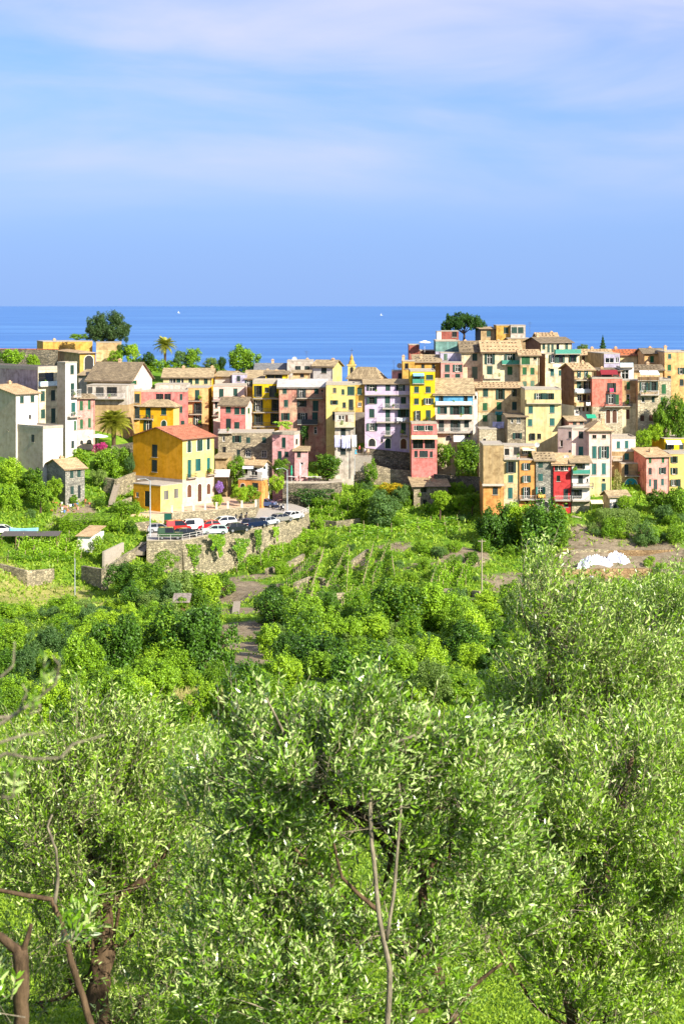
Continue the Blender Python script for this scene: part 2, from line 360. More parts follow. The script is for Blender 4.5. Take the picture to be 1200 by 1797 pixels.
# ------------------------------------------------------------------ ground sheet, sea, boats
SOIL = [(1060, 985, 9, 1.0), (1140, 975, 7, .9), (1000, 1030, 6, .9), (900, 1030, 5, .9), (805, 972, 5.5, 1.0), (1040, 950, 7, .7), (1100, 950, 6, .5), (405, 1045, 5.5, 1.0), (425, 1030, 4, 1.0), (415, 1075, 4, 1.0), (420, 1110, 5, 1.0), (425, 1140, 5, 1.0), (410, 1165, 4, .9),
        (560, 1035, 3.5, .9), (630, 990, 3.5, .9), (530, 1000, 3, .8), (480, 1030, 3, .9), (600, 1060, 2.5, .8), (690, 960, 4, .6), (740, 990, 2.5, .8), (450, 1010, 3, .7), (390, 1020, 3.5, .8), (350, 1060, 3, .6), (130, 905, 5, .6), (850, 1090, 3.5, .6), (440, 1150, 4, .6), (600, 830, 3, .6), (700, 1000, 3, .4), (910, 1010, 4, .8), (860, 1060, 4, .7)]
DRY = [(60, 1048, 7, .9), (100, 1050, 6, .8), (20, 1056, 6, .8), (160, 1062, 5, .5), (310, 1240, 5, .7), (360, 1235, 5, .7), (0, 1000, 6, .5), (1150, 940, 5, .4)]
def blobmask(lst, x, y):
    m = np.zeros(np.shape(x))
    for px, py, r, s in lst:
        p = G(px, py)
        if p.y != p.y: continue
        m = np.maximum(m, s * np.clip(1.4 - np.hypot(x - p.x, (y - p.y) * .75) / r, 0, 1))
    return m
soil_v = blobmask(SOIL, GXX, GYY); dry_v = blobmask(DRY, GXX, GYY)
def terrain():
    nx, ny = len(gx), len(gy)
    V = np.stack([GXX, GYY, GZ], -1).reshape(-1, 3)
    j, i = np.meshgrid(np.arange(ny - 1), np.arange(nx - 1), indexing='ij'); a = (j * nx + i).ravel()
    Q = np.stack([a, a + 1, a + nx + 1, a + nx], -1)
    me = bpy.data.meshes.new('terrain'); me.vertices.add(len(V)); me.vertices.foreach_set('co', V.reshape(-1).astype(np.float32))
    me.loops.add(Q.size); me.loops.foreach_set('vertex_index', Q.reshape(-1).astype(np.int32))
    me.polygons.add(len(Q)); me.polygons.foreach_set('loop_start', np.arange(0, Q.size, 4, dtype=np.int32)); me.polygons.foreach_set('loop_total', np.full(len(Q), 4, dtype=np.int32))
    me.polygons.foreach_set('use_smooth', np.ones(len(Q), bool)); me.update(calc_edges=True)
    for nm, arr in (('soil', soil_v), ('dry', dry_v)):
        at = me.attributes.new(nm, 'FLOAT', 'POINT'); at.data.foreach_set('value', arr.reshape(-1).astype(np.float32))
    m, nt, nd, lk, b = newmat('ground')
    ge = nd.new('ShaderNodeNewGeometry'); pos = ge.outputs['Position']
    grass = ramp(nd, lk, noise(nd, lk, pos, 0.5, 7, .65), [(0.3, (.05, .12, .010, 1)), (0.5, (.12, .24, .018, 1)), (0.72, (.25, .34, .04, 1))])
    earth = ramp(nd, lk, noise(nd, lk, pos, 0.9, 7, .65), [(0.3, (.16, .12, .075, 1)), (0.7, (.33, .27, .18, 1))])
    dry = ramp(nd, lk, noise(nd, lk, pos, 1.2, 6, .6), [(0.3, (.20, .24, .04, 1)), (0.7, (.46, .40, .14, 1))])
    n2 = noise(nd, lk, pos, 0.35, 6, .6)
    def fac(attr):
        at = nd.new('ShaderNodeAttribute'); at.attribute_name = attr
        ad = nd.new('ShaderNodeMath'); ad.operation = 'ADD'; lk.new(at.outputs['Fac'], ad.inputs[0]); lk.new(n2, ad.inputs[1])
        return ramp(nd, lk, ad.outputs[0], [(0.78, (0, 0, 0, 1)), (1.0, (1, 1, 1, 1))])
    c = mixc(nd, lk, fac('dry'), grass, dry); c = mixc(nd, lk, fac('soil'), c, earth)
    lk.new(c, b.inputs['Base Color']); b.inputs['Roughness'].default_value = 1.0; b.inputs['Specular IOR Level'].default_value = 0.1
    bump(nd, lk, b, noise(nd, lk, pos, 2.5, 8, .7), 0.9, 0.25)
    me.materials.append(m); o = obj('terrain', me); tag(o, kind='structure'); return o
terrain()
def sea():
    m, nt, nd, lk, b = newmat('sea_water')
    ge = nd.new('ShaderNodeNewGeometry'); mp = nd.new('ShaderNodeMapping'); mp.inputs['Scale'].default_value = (.0003, .0022, 1); lk.new(ge.outputs['Position'], mp.inputs[0])
    n = noise(nd, lk, mp.outputs[0], 1.0, 8, .6)
    lk.new(ramp(nd, lk, n, [(0.3, (.014, .115, .34, 1)), (0.5, (.022, .14, .40, 1)), (0.58, (.055, .20, .46, 1)), (0.75, (.035, .17, .43, 1))]), b.inputs['Base Color'])
    b.inputs['Roughness'].default_value = 0.34; b.inputs['IOR'].default_value = 1.33; b.inputs['Specular IOR Level'].default_value = .5
    mp2 = nd.new('ShaderNodeMapping'); mp2.inputs['Scale'].default_value = (.008, .03, 1); lk.new(ge.outputs['Position'], mp2.inputs[0])
    bump(nd, lk, b, noise(nd, lk, mp2.outputs[0], 1.0, 8, .7), 0.35, 5.0)
    o = MB().face([(-60000, 380, -150), (60000, 380, -150), (60000, 90000, -150), (-60000, 90000, -150)]).build('sea', m); tag(o, kind='structure')
sea()
def boat(px, py, h, label):
    Y = 150 * F / (py - HY); p = P(px, py, Y)
    e = empty('sailing_boat', (p.x, p.y, -150)); s = h
    hull = MB(); hull.prism([(-.55 * s, 0, .12 * s), (-.4 * s, -.09 * s, .12 * s), (.3 * s, -.09 * s, .12 * s), (.62 * s, 0, .15 * s), (.3 * s, .09 * s, .12 * s), (-.4 * s, .09 * s, .12 * s)], (0, 0, -.2 * s)); hull.build('hull', whitepaint(), e)
    MB().prism([(.02 * s, 0, 1.1 * s), (.02 * s, 0, .22 * s), (-.5 * s, .04 * s, .22 * s)], (0, .02 * s, 0)).build('sail', whitepaint(), e)
    MB().tube([(.05 * s, 0, .1 * s), (.05 * s, 0, 1.15 * s)], .012 * s).build('mast', iron(), e)
    tag(e, label, 'boat')
boat(314, 549.5, 34, 'tiny white sailing boat far out on the sea above the left houses')
boat(669, 553.5, 26, 'tiny white sailing boat far out on the sea near the middle')

# ------------------------------------------------------------------ views of the photograph: origin and zoom in which coordinates were read
VIEW = dict(A=(0, 520, 4.728), B=(200, 580, 4.2857), C=(400, 580, 4.615), D=(600, 580, 4.615), E=(760, 540, 4.615), G=(820, 720, 5.4545), H=(960, 580, 5.0),
            I=(0, 780, 4.0), J=(220, 820, 3.529), K=(500, 780, 3.333), L=(820, 840, 3.158), O=(0, 0, 1.0))
def vx(v, x): return VIEW[v][0] + x / VIEW[v][2]
def vy(v, y): return VIEW[v][1] + y / VIEW[v][2]

# ------------------------------------------------------------------ house builder
_cache = {}
def cached(key, fn):
    if key not in _cache: _cache[key] = fn()
    return _cache[key]
def frame_mesh(w, h, c='w'):
    def mk():
        m = MB(); t = .07
        m.box((-w / 2, .06, -h / 2), (-w / 2 + t, .12, h / 2)).box((w / 2 - t, .06, -h / 2), (w / 2, .12, h / 2))
        m.box((-w / 2 + t, .06, -h / 2), (w / 2 - t, .12, -h / 2 + t)).box((-w / 2 + t, .06, h / 2 - t), (w / 2 - t, .12, h / 2))
        if w > .7: m.box((-.035, .065, -h / 2 + t), (.035, .115, h / 2 - t))
        if h > 1.3: m.box((-w / 2 + t, .07, h * .12), (w / 2 - t, .11, h * .12 + .05))
        return m.mesh('window_frame', {'w': whitepaint(), 'b': wood(), 'd': P_('dark_joinery', (60, 54, 48))}[c])
    return cached(('f', w, h, c), mk)
def unit(kind, mat):
    def mk():
        m = MB()
        if kind == 'pane': m.face([(-.5, .10, -.5), (.5, .10, -.5), (.5, .10, .5), (-.5, .10, .5)])
        elif kind == 'shutter':
            m.box((-.5, -.02, -.5), (.5, .02, .5)).box((-.44, -.032, -.46), (.44, -.02, -.03)).box((-.44, -.032, .03), (.44, -.02, .46))
        elif kind == 'sill': m.box((-.5, -.10, -.5), (.5, .14, .5))
        return m.mesh(kind, mat)
    return cached((kind, mat.name), mk)
def arch_mesh(w, h, mat, t=.05, y=-.03):
    def mk():
        r = w / 2; pts = [(-r, y, -h / 2), (r, y, -h / 2)]
        for k in range(9): a = math.pi * k / 8; pts.append((r * math.cos(a), y, h / 2 - r + r * math.sin(a)))
        m = MB().prism(pts, (0, t, 0)); return m.mesh('arched_leaf', mat)
    return cached(('arch', w, h, mat.name, t), mk)
def put(name, me, parent, loc, scale=(1, 1, 1), rz=0.0):
    o = bpy.data.objects.new(name, me); col.objects.link(o); o.parent = parent; o.location = loc; o.scale = scale; o.rotation_euler = (0, 0, rz); return o
def add_window(house, loc, rz, w, h, kind, rnd):
    """window > pane, shutter, sill"""
    if kind in 'aABq':
        mat = {'a': shutmat('c'), 'A': P_('dark_opening', (26, 26, 26)), 'B': shutmat('b'), 'q': P_('teal_door_paint', (30, 150, 160))}[kind]
        s = put('window' if kind in 'aA' else 'door', arch_mesh(round(w + .28, 1), round(h + .2, 1), P_('pale_surround', (224, 216, 198)), .04, -.02), house, loc, rz=rz)
        put('leaf', arch_mesh(w, h, mat, .05, -.045), s, (0, 0, -.02)); return
    if kind in 'cgtlxkb':
        win = put('window', frame_mesh(w, h, 'b'), house, loc, rz=rz); mat = shutmat(kind)
        for sgn in (-1, 1): put('shutter', unit('shutter', mat), win, (sgn * w / 4, .0, 0), (w / 2 - .02, 1, h - .02))
    elif kind in 'omn':
        mat = shutmat({'o': 'c', 'm': 't', 'n': 'k'}[kind])
        win = put('window', frame_mesh(w, h, 'd' if rnd.random() < .6 else 'w'), house, loc, rz=rz)
        put('pane', unit('pane', glassmat()), win, (0, 0, 0), (w - .02, 1, h - .02))
        for sgn in (-1, 1):
            an = rnd.choice((0, 0, .12, .3, .7)); put('shutter', unit('shutter', mat), win, (sgn * (w * .5 + .01 + math.cos(an) * w * .25), -.05 - math.sin(an) * w * .25, 0), (w * .5, 1, h), -sgn * an)
    elif kind == 'd' or kind == 'e':
        win = put('door', frame_mesh(w, h, 'b' if kind == 'e' else 'd'), house, loc, rz=rz)
        put('leaf', unit('shutter', shutmat('k' if kind == 'd' else 'b')), win, (0, .07, 0), (w - .02, 1, h - .02)); return
    else:
        win = put('window', frame_mesh(w, h, 'w' if kind != 'r' else 'd'), house, loc, rz=rz)
        put('pane', unit('pane', glassmat()), win, (0, 0, 0), (w - .02, 1, h - .02))
    put('sill', unit('sill', P_('stone_sill', (170, 160, 144))), win, (0, 0, -h / 2 - .05), (w + .2, 1, .1))
def add_balcony(house, x0, x1, zt, zb, dep, kind, wallm):
    w = x1 - x0; s = MB(); s.box((0, -dep, -.16), (w, .0, 0))
    for k in range(max(2, int(w / 1.6))): xx = .15 + (w - .3) * k / max(1, max(2, int(w / 1.6)) - 1); s.prism([(xx - .06, -.01, -.162), (xx - .06, -dep * .8, -.162), (xx - .06, -.01, -.55)], (.12, 0, 0))
    b = s.build('balcony', conc(), house); b.location = (x0, 0, zb); h = max(.7, zt - zb); BALC.append((house, x0, x1, zb, dep))
    r = MB()
    if kind == 'i' or kind == 'w':
        m = iron() if kind == 'i' else P_('pale_railing', (210, 206, 200))
        for (ax, ay, bx, by) in ((.04, -dep + .04, w - .04, -dep + .04), (.04, -dep + .04, .04, -.01), (w - .04, -dep + .04, w - .04, -.01)):
            for z in (.1, h): r.box((min(ax, bx) - .025, min(ay, by) - .025, z - .03), (max(ax, bx) + .025, max(ay, by) + .025, z + .02))
            L = math.hypot(bx - ax, by - ay); n = max(2, int(L / .16))
            for k in range(n + 1):
                t = k / n; xx, yy = ax + (bx - ax) * t, ay + (by - ay) * t; r.box((xx - .011, yy - .011, .12), (xx + .011, yy + .011, h - .03))
        r.build('railing', m, b)
    else:
        m = {'s': wallm, 'p': wallmat('palepink'), 'G': P_('green_panel', (60, 140, 120)), 'D': P_('dark_panel', (52, 58, 60)), 'V': P_('pale_glass_panel', (196, 214, 220), rough=.2), 'O': wallmat('orange'), 'T': wood(), 'c': wallmat('cream')}[kind]
        r.box((0, -dep, .003), (w, -dep + .1, h)).box((0, -dep + .1, .003), (.1, -.01, h)).box((w - .1, -dep + .1, .003), (w, -.01, h)); r.build('parapet', m, b)
HOUSES = []; BALC = []
def house(v, name, label, x, top, bot, Y, c='cream', a=0.0, d=8.0, roof=('flat',), win=(), bal=(), left=(), right=(), bands=(), xs=None, chim=(), cat='house', leftc=None, rightc=None, ext=None):
    x0, x1 = vx(v, x[0]), vx(v, x[1]); k0, k1 = (x0 - CX) / F, (x1 - CX) / F; ar = R(a); ca, sa = math.cos(ar), math.sin(ar)
    if a >= 0:
        O = Vector((k0 * Y, Y)); w = (k1 * Y - O.x) / (ca - k1 * sa)
    else:
        X1 = k1 * Y; w = (X1 - k0 * Y) / (ca - k0 * sa); O = Vector((X1 - w * ca, Y - w * sa))
    u = Vector((ca, sa)); n_in = Vector((-sa, ca)); Rc = O + u * w
    if xs is not None:
        ks = (vx(v, xs) - CX) / F; C_ = O if a >= 0 else Rc
        d = (C_.x - ks * C_.y) / (ks * ca + sa)
    zt = -(vy(v, top) - HY) / F * Y; zb = -(vy(v, bot) - HY) / F * Y; h = zt - zb
    corners = [O, Rc, O + n_in * d, Rc + n_in * d]
    gmin = min(float(gz(q.x, q.y)) for q in corners); ext = max(.6, zb - gmin + .6) if ext is None else ext
    e = empty(name, (O.x, O.y, zb), ar); tag(e, label, cat); rnd = random.Random(name + str(x0))
    def loc(px, py, plane):
        D = Vector(((px - CX) / F, 1.0, -(py - HY) / F))
        nrm, org = {'f': (n_in, O), 'l': (u, O), 'r': (u, Rc)}[plane]
        t = (org.x * nrm.x + org.y * nrm.y) / (D.x * nrm.x + D.y * nrm.y)
        q = Vector((D.x * t - O.x, D.y * t - O.y)); return q.dot(u), q.dot(n_in), D.z * t - zb, t
    mats = [wallmat(c)]; mi = {c: 0}
    def midx(k):
        if k not in mi: mi[k] = len(mats); mats.append(wallmat(k))
        return mi[k]
    M = MB()
    zb_bands = sorted([((-(vy(v, yy) - HY) / F * Y) - zb, k) for yy, k in bands], reverse=True)   # below this height the wall takes colour k
    def facade(plane, width, wins, cdef):
        rects = []; r1 = lambda q: max(.3, round(q, 1))
        to = {'f': lambda s, z, i=0.: (s, i, z), 'l': lambda s, z, i=0.: (i, d - s, z), 'r': lambda s, z, i=0.: (w - i, s, z)}[plane]
        rz = {'f': 0, 'l': -math.pi / 2, 'r': math.pi / 2}[plane]
        for (cx, cy, ww, hh, kd) in wins:
            lx, ly, lz, t = loc(vx(v, cx), vy(v, cy), plane); s = {'f': lx, 'l': d - ly, 'r': ly}[plane]
            fs = abs({'f': ca, 'l': sa, 'r': sa}[plane]) if plane != 'f' else ca
            fs = max(fs, .25); pw = ww * 1.1 / VIEW[v][2] / F * t / fs; ph = hh * 1.08 / VIEW[v][2] / F * t
            if kd in 'omn': pw *= .5
            pw, ph = r1(pw), r1(ph); pw = min(pw, width - .3)
            if pw < .25: continue
            s = min(max(s, pw / 2 + .1), width - pw / 2 - .1); lz = min(lz, h - ph / 2 - .08)
            add_window(e, to(s, lz), rz, pw, ph, kd, rnd)
            if kd not in 'aABq': rects.append((s - pw / 2, s + pw / 2, lz - ph / 2, lz + ph / 2))
        xsN = sorted({0.0, width} | {q for r in rects for q in r[:2]}); zsN = sorted({-ext, h} | {q for r in rects for q in r[2:]} | {z for z, _ in zb_bands if -ext < z < h})
        for i in range(len(xsN) - 1):
            for j in range(len(zsN) - 1):
                cx_, cz_ = (xsN[i] + xsN[i + 1]) / 2, (zsN[j] + zsN[j + 1]) / 2
                if xsN[i + 1] - xsN[i] < 1e-5 or zsN[j + 1] - zsN[j] < 1e-5: continue
                if any(r[0] < cx_ < r[1] and r[2] < cz_ < r[3] for r in rects): continue
                k = cdef
                for zz, kk in zb_bands:
                    if cz_ < zz: k = kk
                M.face([to(xsN[i], zsN[j]), to(xsN[i + 1], zsN[j]), to(xsN[i + 1], zsN[j + 1]), to(xsN[i], zsN[j + 1])], midx(k))
        for r in rects:
            q = [(r[0], r[2]), (r[1], r[2]), (r[1], r[3]), (r[0], r[3])]
            for i in range(4):
                A_, B_ = q[i], q[(i + 1) % 4]; M.face([to(*A_), to(*B_), to(*B_, .16), to(*A_, .16)], midx(cdef))
            M.face([to(*p_, .16) for p_ in q], midx('darkgrey'))
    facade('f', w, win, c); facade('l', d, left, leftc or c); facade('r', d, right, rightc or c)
    M.face([(w, d, -ext), (0, d, -ext), (0, d, h), (w, d, h)], 0)
    rk = roof[0]; ov = .5; RM = MB(); T = .16
    rm = roofmat(roof[2]) if len(roof) > 2 else conc()
    def rise(frac):
        if roof[1] is None: return 1.6
        Yr = O.y + frac * d * ca + (w / 2 * sa if rk == 'gy' else 0)
        return max(.3, -(vy(v, roof[1]) - HY) / F * Yr - zt)
    if rk == 'flat':
        RM.box((-.06, -.06, h - .01), (w + .06, d + .06, h + .16)); par = roof[1] if len(roof) > 1 and roof[1] else 0
        if par:
            for b_ in (((-.04, -.04, h + .161), (w + .04, .14, h + par)), ((-.04, .14, h + .161), (.14, d + .04, h + par)), ((w - .14, .14, h + .161), (w + .04, d + .04, h + par)), ((.14, d - .14, h + .161), (w - .14, d + .04, h + par))): RM.box(*b_)
    elif rk == 'gx':
        r_ = rise(.5); s_ = r_ / (d / 2)
        for y0, y1 in ((-ov, d / 2), (d + ov, d / 2)):
            RM.prism([(-ov, y0, h - ov * s_ + .1), (w + ov, y0, h - ov * s_ + .1), (w + ov, y1, h + r_ + .1), (-ov, y1, h + r_ + .1)], (0, 0, -T))
        for X_ in (0, w): M.face([(X_, 0, h), (X_, d, h), (X_, d / 2, h + r_)], midx((leftc or c) if X_ == 0 else (rightc or c)))
    elif rk == 'gy':
        r_ = rise(.0); s_ = r_ / (w / 2)
        for xa, xb in ((-ov, w / 2), (w + ov, w / 2)):
            RM.prism([(xa, -ov, h - ov * s_ + .1), (xb, -ov, h + r_ + .1), (xb, d + ov, h + r_ + .1), (xa, d + ov, h - ov * s_ + .1)], (0, 0, -T))
        for Y_ in (0, d): M.face([(0, Y_, h), (w, Y_, h), (w / 2, Y_, h + r_)], 0)
    elif rk == 'shed':
        r_ = rise(1.0); s_ = r_ / d
        RM.prism([(-ov, -ov, h - ov * s_ + .1), (w + ov, -ov, h - ov * s_ + .1), (w + ov, d + ov, h + r_ + ov * s_ + .1), (-ov, d + ov, h + r_ + ov * s_ + .1)], (0, 0, -T))
        for X_ in (0, w): M.face([(X_, 0, h), (X_, d, h), (X_, d, h + r_)], midx((leftc or c) if X_ == 0 else (rightc or c)))
        M.face([(0, d, h), (w, d, h), (w, d, h + r_), (0, d, h + r_)], 0)
    elif rk == 'shedl':      # falls towards the right side
        r_ = roof[1]; s_ = r_ / w
        RM.prism([(-ov, -ov, h + r_ + ov * s_ + .1), (w + ov, -ov, h - ov * s_ + .1), (w + ov, d + ov, h - ov * s_ + .1), (-ov, d + ov, h + r_ + ov * s_ + .1)], (0, 0, -T))
        for Y_ in (0, d): M.face([(0, Y_, h), (w, Y_, h), (0, Y_, h + r_)], 0)
        M.face([(0, 0, h), (0, d, h), (0, d, h + r_), (0, 0, h + r_)], midx(leftc or c))
    elif rk == 'hip':
        r_ = rise(.5); q = min(w, d) / 2; A_ = [(-ov, -ov, h), (w + ov, -ov, h), (w + ov, d + ov, h), (-ov, d + ov, h)]
        if w >= d: r0, r1_ = (q, d / 2, h + r_), (w - q + .01, d / 2, h + r_)
        else: r0, r1_ = (w / 2, q, h + r_), (w / 2, d - q, h + r_)
        if w >= d: fs_ = [(A_[0], A_[1], r1_, r0), (A_[1], A_[2], r1_), (A_[2], A_[3], r0, r1_), (A_[3], A_[0], r0)]
        else: fs_ = [(A_[0], A_[1], r0), (A_[1], A_[2], r1_, r0), (A_[2], A_[3], r1_), (A_[3], A_[0], r0, r1_)]
        for f_ in fs_: RM.face(f_)
        RM.box((-ov, -ov, h - .14), (w + ov, d + ov, h - .003))
    M.build('wall', mats, e)
    ro = RM.build('roof', rm, e)
    if not chim and rk in ('gx', 'shed', 'hip') and w > 4 and rnd.random() < .75: chim = [(x[0] + (x[1] - x[0]) * rnd.uniform(.15, .85), rnd.uniform(.0, .4))]
    for (cxp, hh) in chim:
        lx, _, _, _ = loc(vx(v, cxp), vy(v, top), 'f'); zz = h + (r_ if rk != 'flat' else .1) - .8; yy = d * .5
        cm = MB(); cm.box((lx - .3, yy - .3, zz), (lx + .3, yy + .3, zz + .8 + hh)).box((lx - .4, yy - .4, zz + .8 + hh), (lx + .4, yy + .4, zz + .92 + hh)).box((lx - .2, yy - .2, zz + .92 + hh), (lx + .2, yy + .2, zz + 1.15 + hh)).build('chimney', P_('chimney_render', (196, 164, 128), rough=.95), ro)
    if len(roof) > 3:        # stones laid on the slates against the wind
        sm = MB()
        for i in range(int(w / .8)):
            for j in range(3):
                t = .12 + j * .32; xx = (i + .5) * .8 + rnd.uniform(-.15, .15)
                yy = t * (d / 2 if rk == 'gx' else d); zz = h + .1 + r_ * t; s_ = rnd.uniform(.09, .16); sm.box((xx - s_, yy - s_, zz), (xx + s_, yy + s_, zz + .16))
        so = sm.build('roof_stones', P_('roof_stone', (98, 84, 66), rough=.95), ro); tag(so, kind='stuff')
    for (bx0, bx1, yt, yb, dep, kd) in bal:
        A0 = loc(vx(v, bx0), vy(v, yb), 'f'); A1 = loc(vx(v, bx1), vy(v, yt), 'f')
        add_balcony(e, max(A0[0], -.2), min(A1[0], w + .6), A1[2], A0[2], dep, kd, wallmat(c))
    # roof gutter along the front
    if rk in ('gx', 'shed', 'hip') and w > 3:
        MB().tube([(-ov, -ov - .05, h - .05), (w + ov, -ov - .05, h - .05)], .06, 5).build('gutter', P_('gutter_metal', (120, 100, 84), rough=.5), e)
        if rnd.random() < .85: MB().tube([(w - .15, -.08, h - .1), (w - .15, -.08, .3)], .05, 5).build('drainpipe', P_('gutter_metal', (120, 100, 84)), e)
    HOUSES.append((e, w, d, h, O, u, n_in)); return e
# ------------------------------------------------------------------ the village, read off the photograph
# ---- left
house('A', 'white_house', 'tall white house at left edge with tan sloping roof and two green shutters', (135, 325), 812, 1180, 299, 'white', 48, xs=-260, roof=('gx', 735, 'tan'), win=[(185, 858, 24, 52, 'c'), (272, 850, 24, 52, 'c'), (252, 1000, 12, 30, 'r')], left=[(70, 1110, 10, 12, 'r')], leftc='shaded_white')  # left wall: white with its warm shade put into the colour
house('A', 'white_house', 'lower white block with blank lit wall below the left white house', (360, 525), 1100, 1370, 294, 'white', 48, xs=120, roof=('flat', .5), left=[(276, 1178, 28, 58, 'k'), (315, 1440, 26, 36, 'k')], leftc='shaded_white')  # left wall takes the same shade-toned white
house('A', 'mauve_house', 'mauve and white house with roof terrace beside the white stair tower', (318, 480), 612, 1150, 309, 'cream', 47, xs=-200, roof=('flat', .7), win=[(378, 690, 95, 105, 'r'), (358, 828, 26, 76, 'c'), (443, 822, 26, 80, 'c'), (360, 975, 26, 68, 'c'), (445, 990, 26, 110, 'c')], bal=[(320, 478, 700, 745, .8, 'V')], leftc='mauve')
house('A', 'white_tower_house', 'tall narrow white tower house with green shutters and drainpipes', (545, 640), 556, 1270, 306, 'white', 48, xs=478, roof=('flat', .3), win=[(601, 608, 22, 72, 'c'), (604, 782, 24, 112, 'c'), (611, 938, 26, 106, 't'), (626, 1072, 14, 70, 'g'), (606, 1230, 18, 60, 'd')], bal=[(590, 660, 770, 835, .8, 'w'), (560, 665, 955, 1000, .9, 'w')], leftc='shaded_white')  # shade of the left side is put into its wall colour
house('A', 'pink_house', 'pink house with bright green shutters behind the date palm', (642, 790), 848, 1250, 314, 'pink', 18, d=7, roof=('shed', 815, 'slate', 1), win=[(677, 908, 24, 72, 'g'), (743, 900, 22, 72, 'g'), (679, 1060, 22, 72, 'g'), (745, 1050, 22, 72, 'g'), (742, 1205, 34, 36, 'A'), (680, 1210, 20, 30, 'A')], bands=[(1110, 'palepink')])
house('A', 'stone_cottage', 'small grey stone cottage with tan lean-to roof beside the garden steps', (545, 705), 1432, 1668, 289, 'greystone', 38, xs=370, roof=('gx', 1352, 'tan'), win=[(598, 1478, 22, 58, 'c'), (658, 1470, 22, 56, 'c'), (601, 1610, 22, 62, 'c'), (660, 1622, 18, 100, 'd')])
house('A', 'yellow_villa', 'long low yellow flat-roofed building on the skyline left of the big oak', (360, 770), 378, 470, 368, 'ochre', 20, d=9, roof=('flat',), chim=[(480, .3)], leftc='ochre')
house('A', 'beige_wing', 'beige flat-roofed wing at the right end of the skyline villa', (800, 1010), 384, 500, 370, 'tan', 8, d=8, roof=('flat',), win=[], bands=[(445, 'beige')])
house('A', 'orange_chapel', 'small orange house with tall dark arched recess below the yellow villa', (665, 795), 470, 620, 349, 'ochre', 24, xs=470, roof=('hip', 444, 'tan'), win=[(740, 558, 62, 126, 'A')], leftc='tan')
house('A', 'slate_roof_house', 'low house with broad brown slate roof and skylights left of centre', (725, 1090), 700, 800, 333, 'tan', -13, d=13, roof=('gx', 545, 'dark'), right=[(1112, 625, 28, 30, 'g')], win=[(800, 745, 40, 30, 'r'), (900, 745, 36, 28, 'r')], rightc='palepink', chim=[(905, .5)])
house('A', 'terrace_restaurant', 'shaded grey house with deep loggia and balcony above the date palm', (722, 1060), 742, 1230, 328, 'greywhite', -6, d=6, roof=('flat', None), bands=[(900, 'tan')], win=[(750, 785, 34, 60, 'r'), (830, 790, 60, 66, 'r'), (930, 790, 80, 70, 'r')], bal=[(770, 1040, 805, 845, 1.3, 'w')])
house('A', 'flat_roof_house', 'pale terrace house with small window in front of the brown slate roof', (655, 850), 655, 730, 340, 'greywhite', -8, d=7, roof=('shed', 610, 'slate'), win=[(793, 632, 22, 26, 'k')])
# ---- left centre
house('B', 'ochre_house', 'narrow ochre house with dark shutters and iron balconies left of the pink house', (88, 200), 458, 770, 334, 'ochre', 4, d=9, roof=('flat', .5), win=[(130, 520, 26, 84, 'n'), (181, 510, 34, 62, 'k'), (133, 622, 26, 84, 'k'), (181, 622, 34, 84, 'k'), (140, 730, 26, 60, 'k')], bal=[(90, 196, 535, 560, .8, 'i'), (90, 196, 635, 662, .8, 'i')])
house('B', 'rose_house', 'deep rose pink house with roof pergola behind the small yellow house', (200, 550), 462, 750, 336, 'rose', 3, d=9, roof=('flat', .4), win=[(506, 500, 20, 42, 'c'), (506, 594, 20, 44, 'c'), (518, 700, 26, 40, 'c'), (345, 500, 50, 44, 'r'), (405, 500, 44, 44, 'r')], bal=[(312, 455, 518, 545, 1.2, 'i')])
house('B', 'yellow_house', 'small yellow house with tan hipped roof and dark green shutters', (195, 448), 574, 770, 322, 'gold', -14, xs=492, roof=('hip', 515, 'slate'), win=[(259, 620, 34, 72, 'c'), (376, 608, 34, 48, 'c'), (262, 714, 64, 68, 'o'), (377, 697, 32, 42, 'a')], bal=[(200, 300, 640, 662, .7, 'i')], rightc='paleyellow')  # paler right wall: sunlight put into the yellow
house('B', 'cream_long_house', 'long cream house with slate roof and skylights under the green hilltop', (372, 735), 352, 450, 352, 'creamy', 0, d=9, roof=('gx', 284, 'slate'), win=[(430, 380, 24, 40, 'p'), (455, 380, 20, 40, 'p'), (487, 380, 28, 40, 'c'), (516, 381, 18, 40, 'p'), (577, 380, 26, 42, 'c'), (626, 378, 26, 42, 'c'), (692, 378, 26, 42, 'c')], rightc='gold', chim=[(510, .3), (728, .3)])
house('B', 'peach_house', 'tall peach house with three iron balconies below the cream long house', (553, 712), 432, 760, 343, 'peach', 0, d=9.5, roof=('flat', None), win=[(627, 490, 30, 78, 'c'), (632, 585, 56, 72, 'n'), (630, 680, 58, 72, 'n')], bal=[(560, 664, 500, 528, .8, 'i'), (570, 664, 600, 628, .8, 'i'), (580, 664, 688, 715, .8, 'i')], rightc='gold')
house('B', 'pale_terrace_house', 'low grey rendered terrace linking the rose and peach houses', (310, 556), 408, 470, 344, 'greywhite', 0, d=6, roof=('flat', None), win=[])
house('B', 'mottled_pink_house', 'weathered pale pink house with two shutters above the salmon house', (748, 985), 420, 700, 342, 'palepink', 0, d=8, roof=('flat', .3), win=[(808, 470, 30, 56, 'c'), (914, 463, 28, 50, 'c'), (770, 560, 20, 40, 'k')], bal=[(740, 800, 500, 528, .7, 'i'), (740, 790, 610, 638, .7, 'i')])
house('B', 'lavender_house', 'small square lavender house with one window beside a roof terrace', (890, 1000), 332, 430, 350, 'lavender', 0, d=6, roof=('flat', .2), win=[(937, 362, 24, 36, 'k')])
house('B', 'white_gable_house', 'whitish gabled house behind the lavender house', (760, 880), 345, 430, 356, 'white', -12, d=9, roof=('gx', 305, 'slate'), win=[])
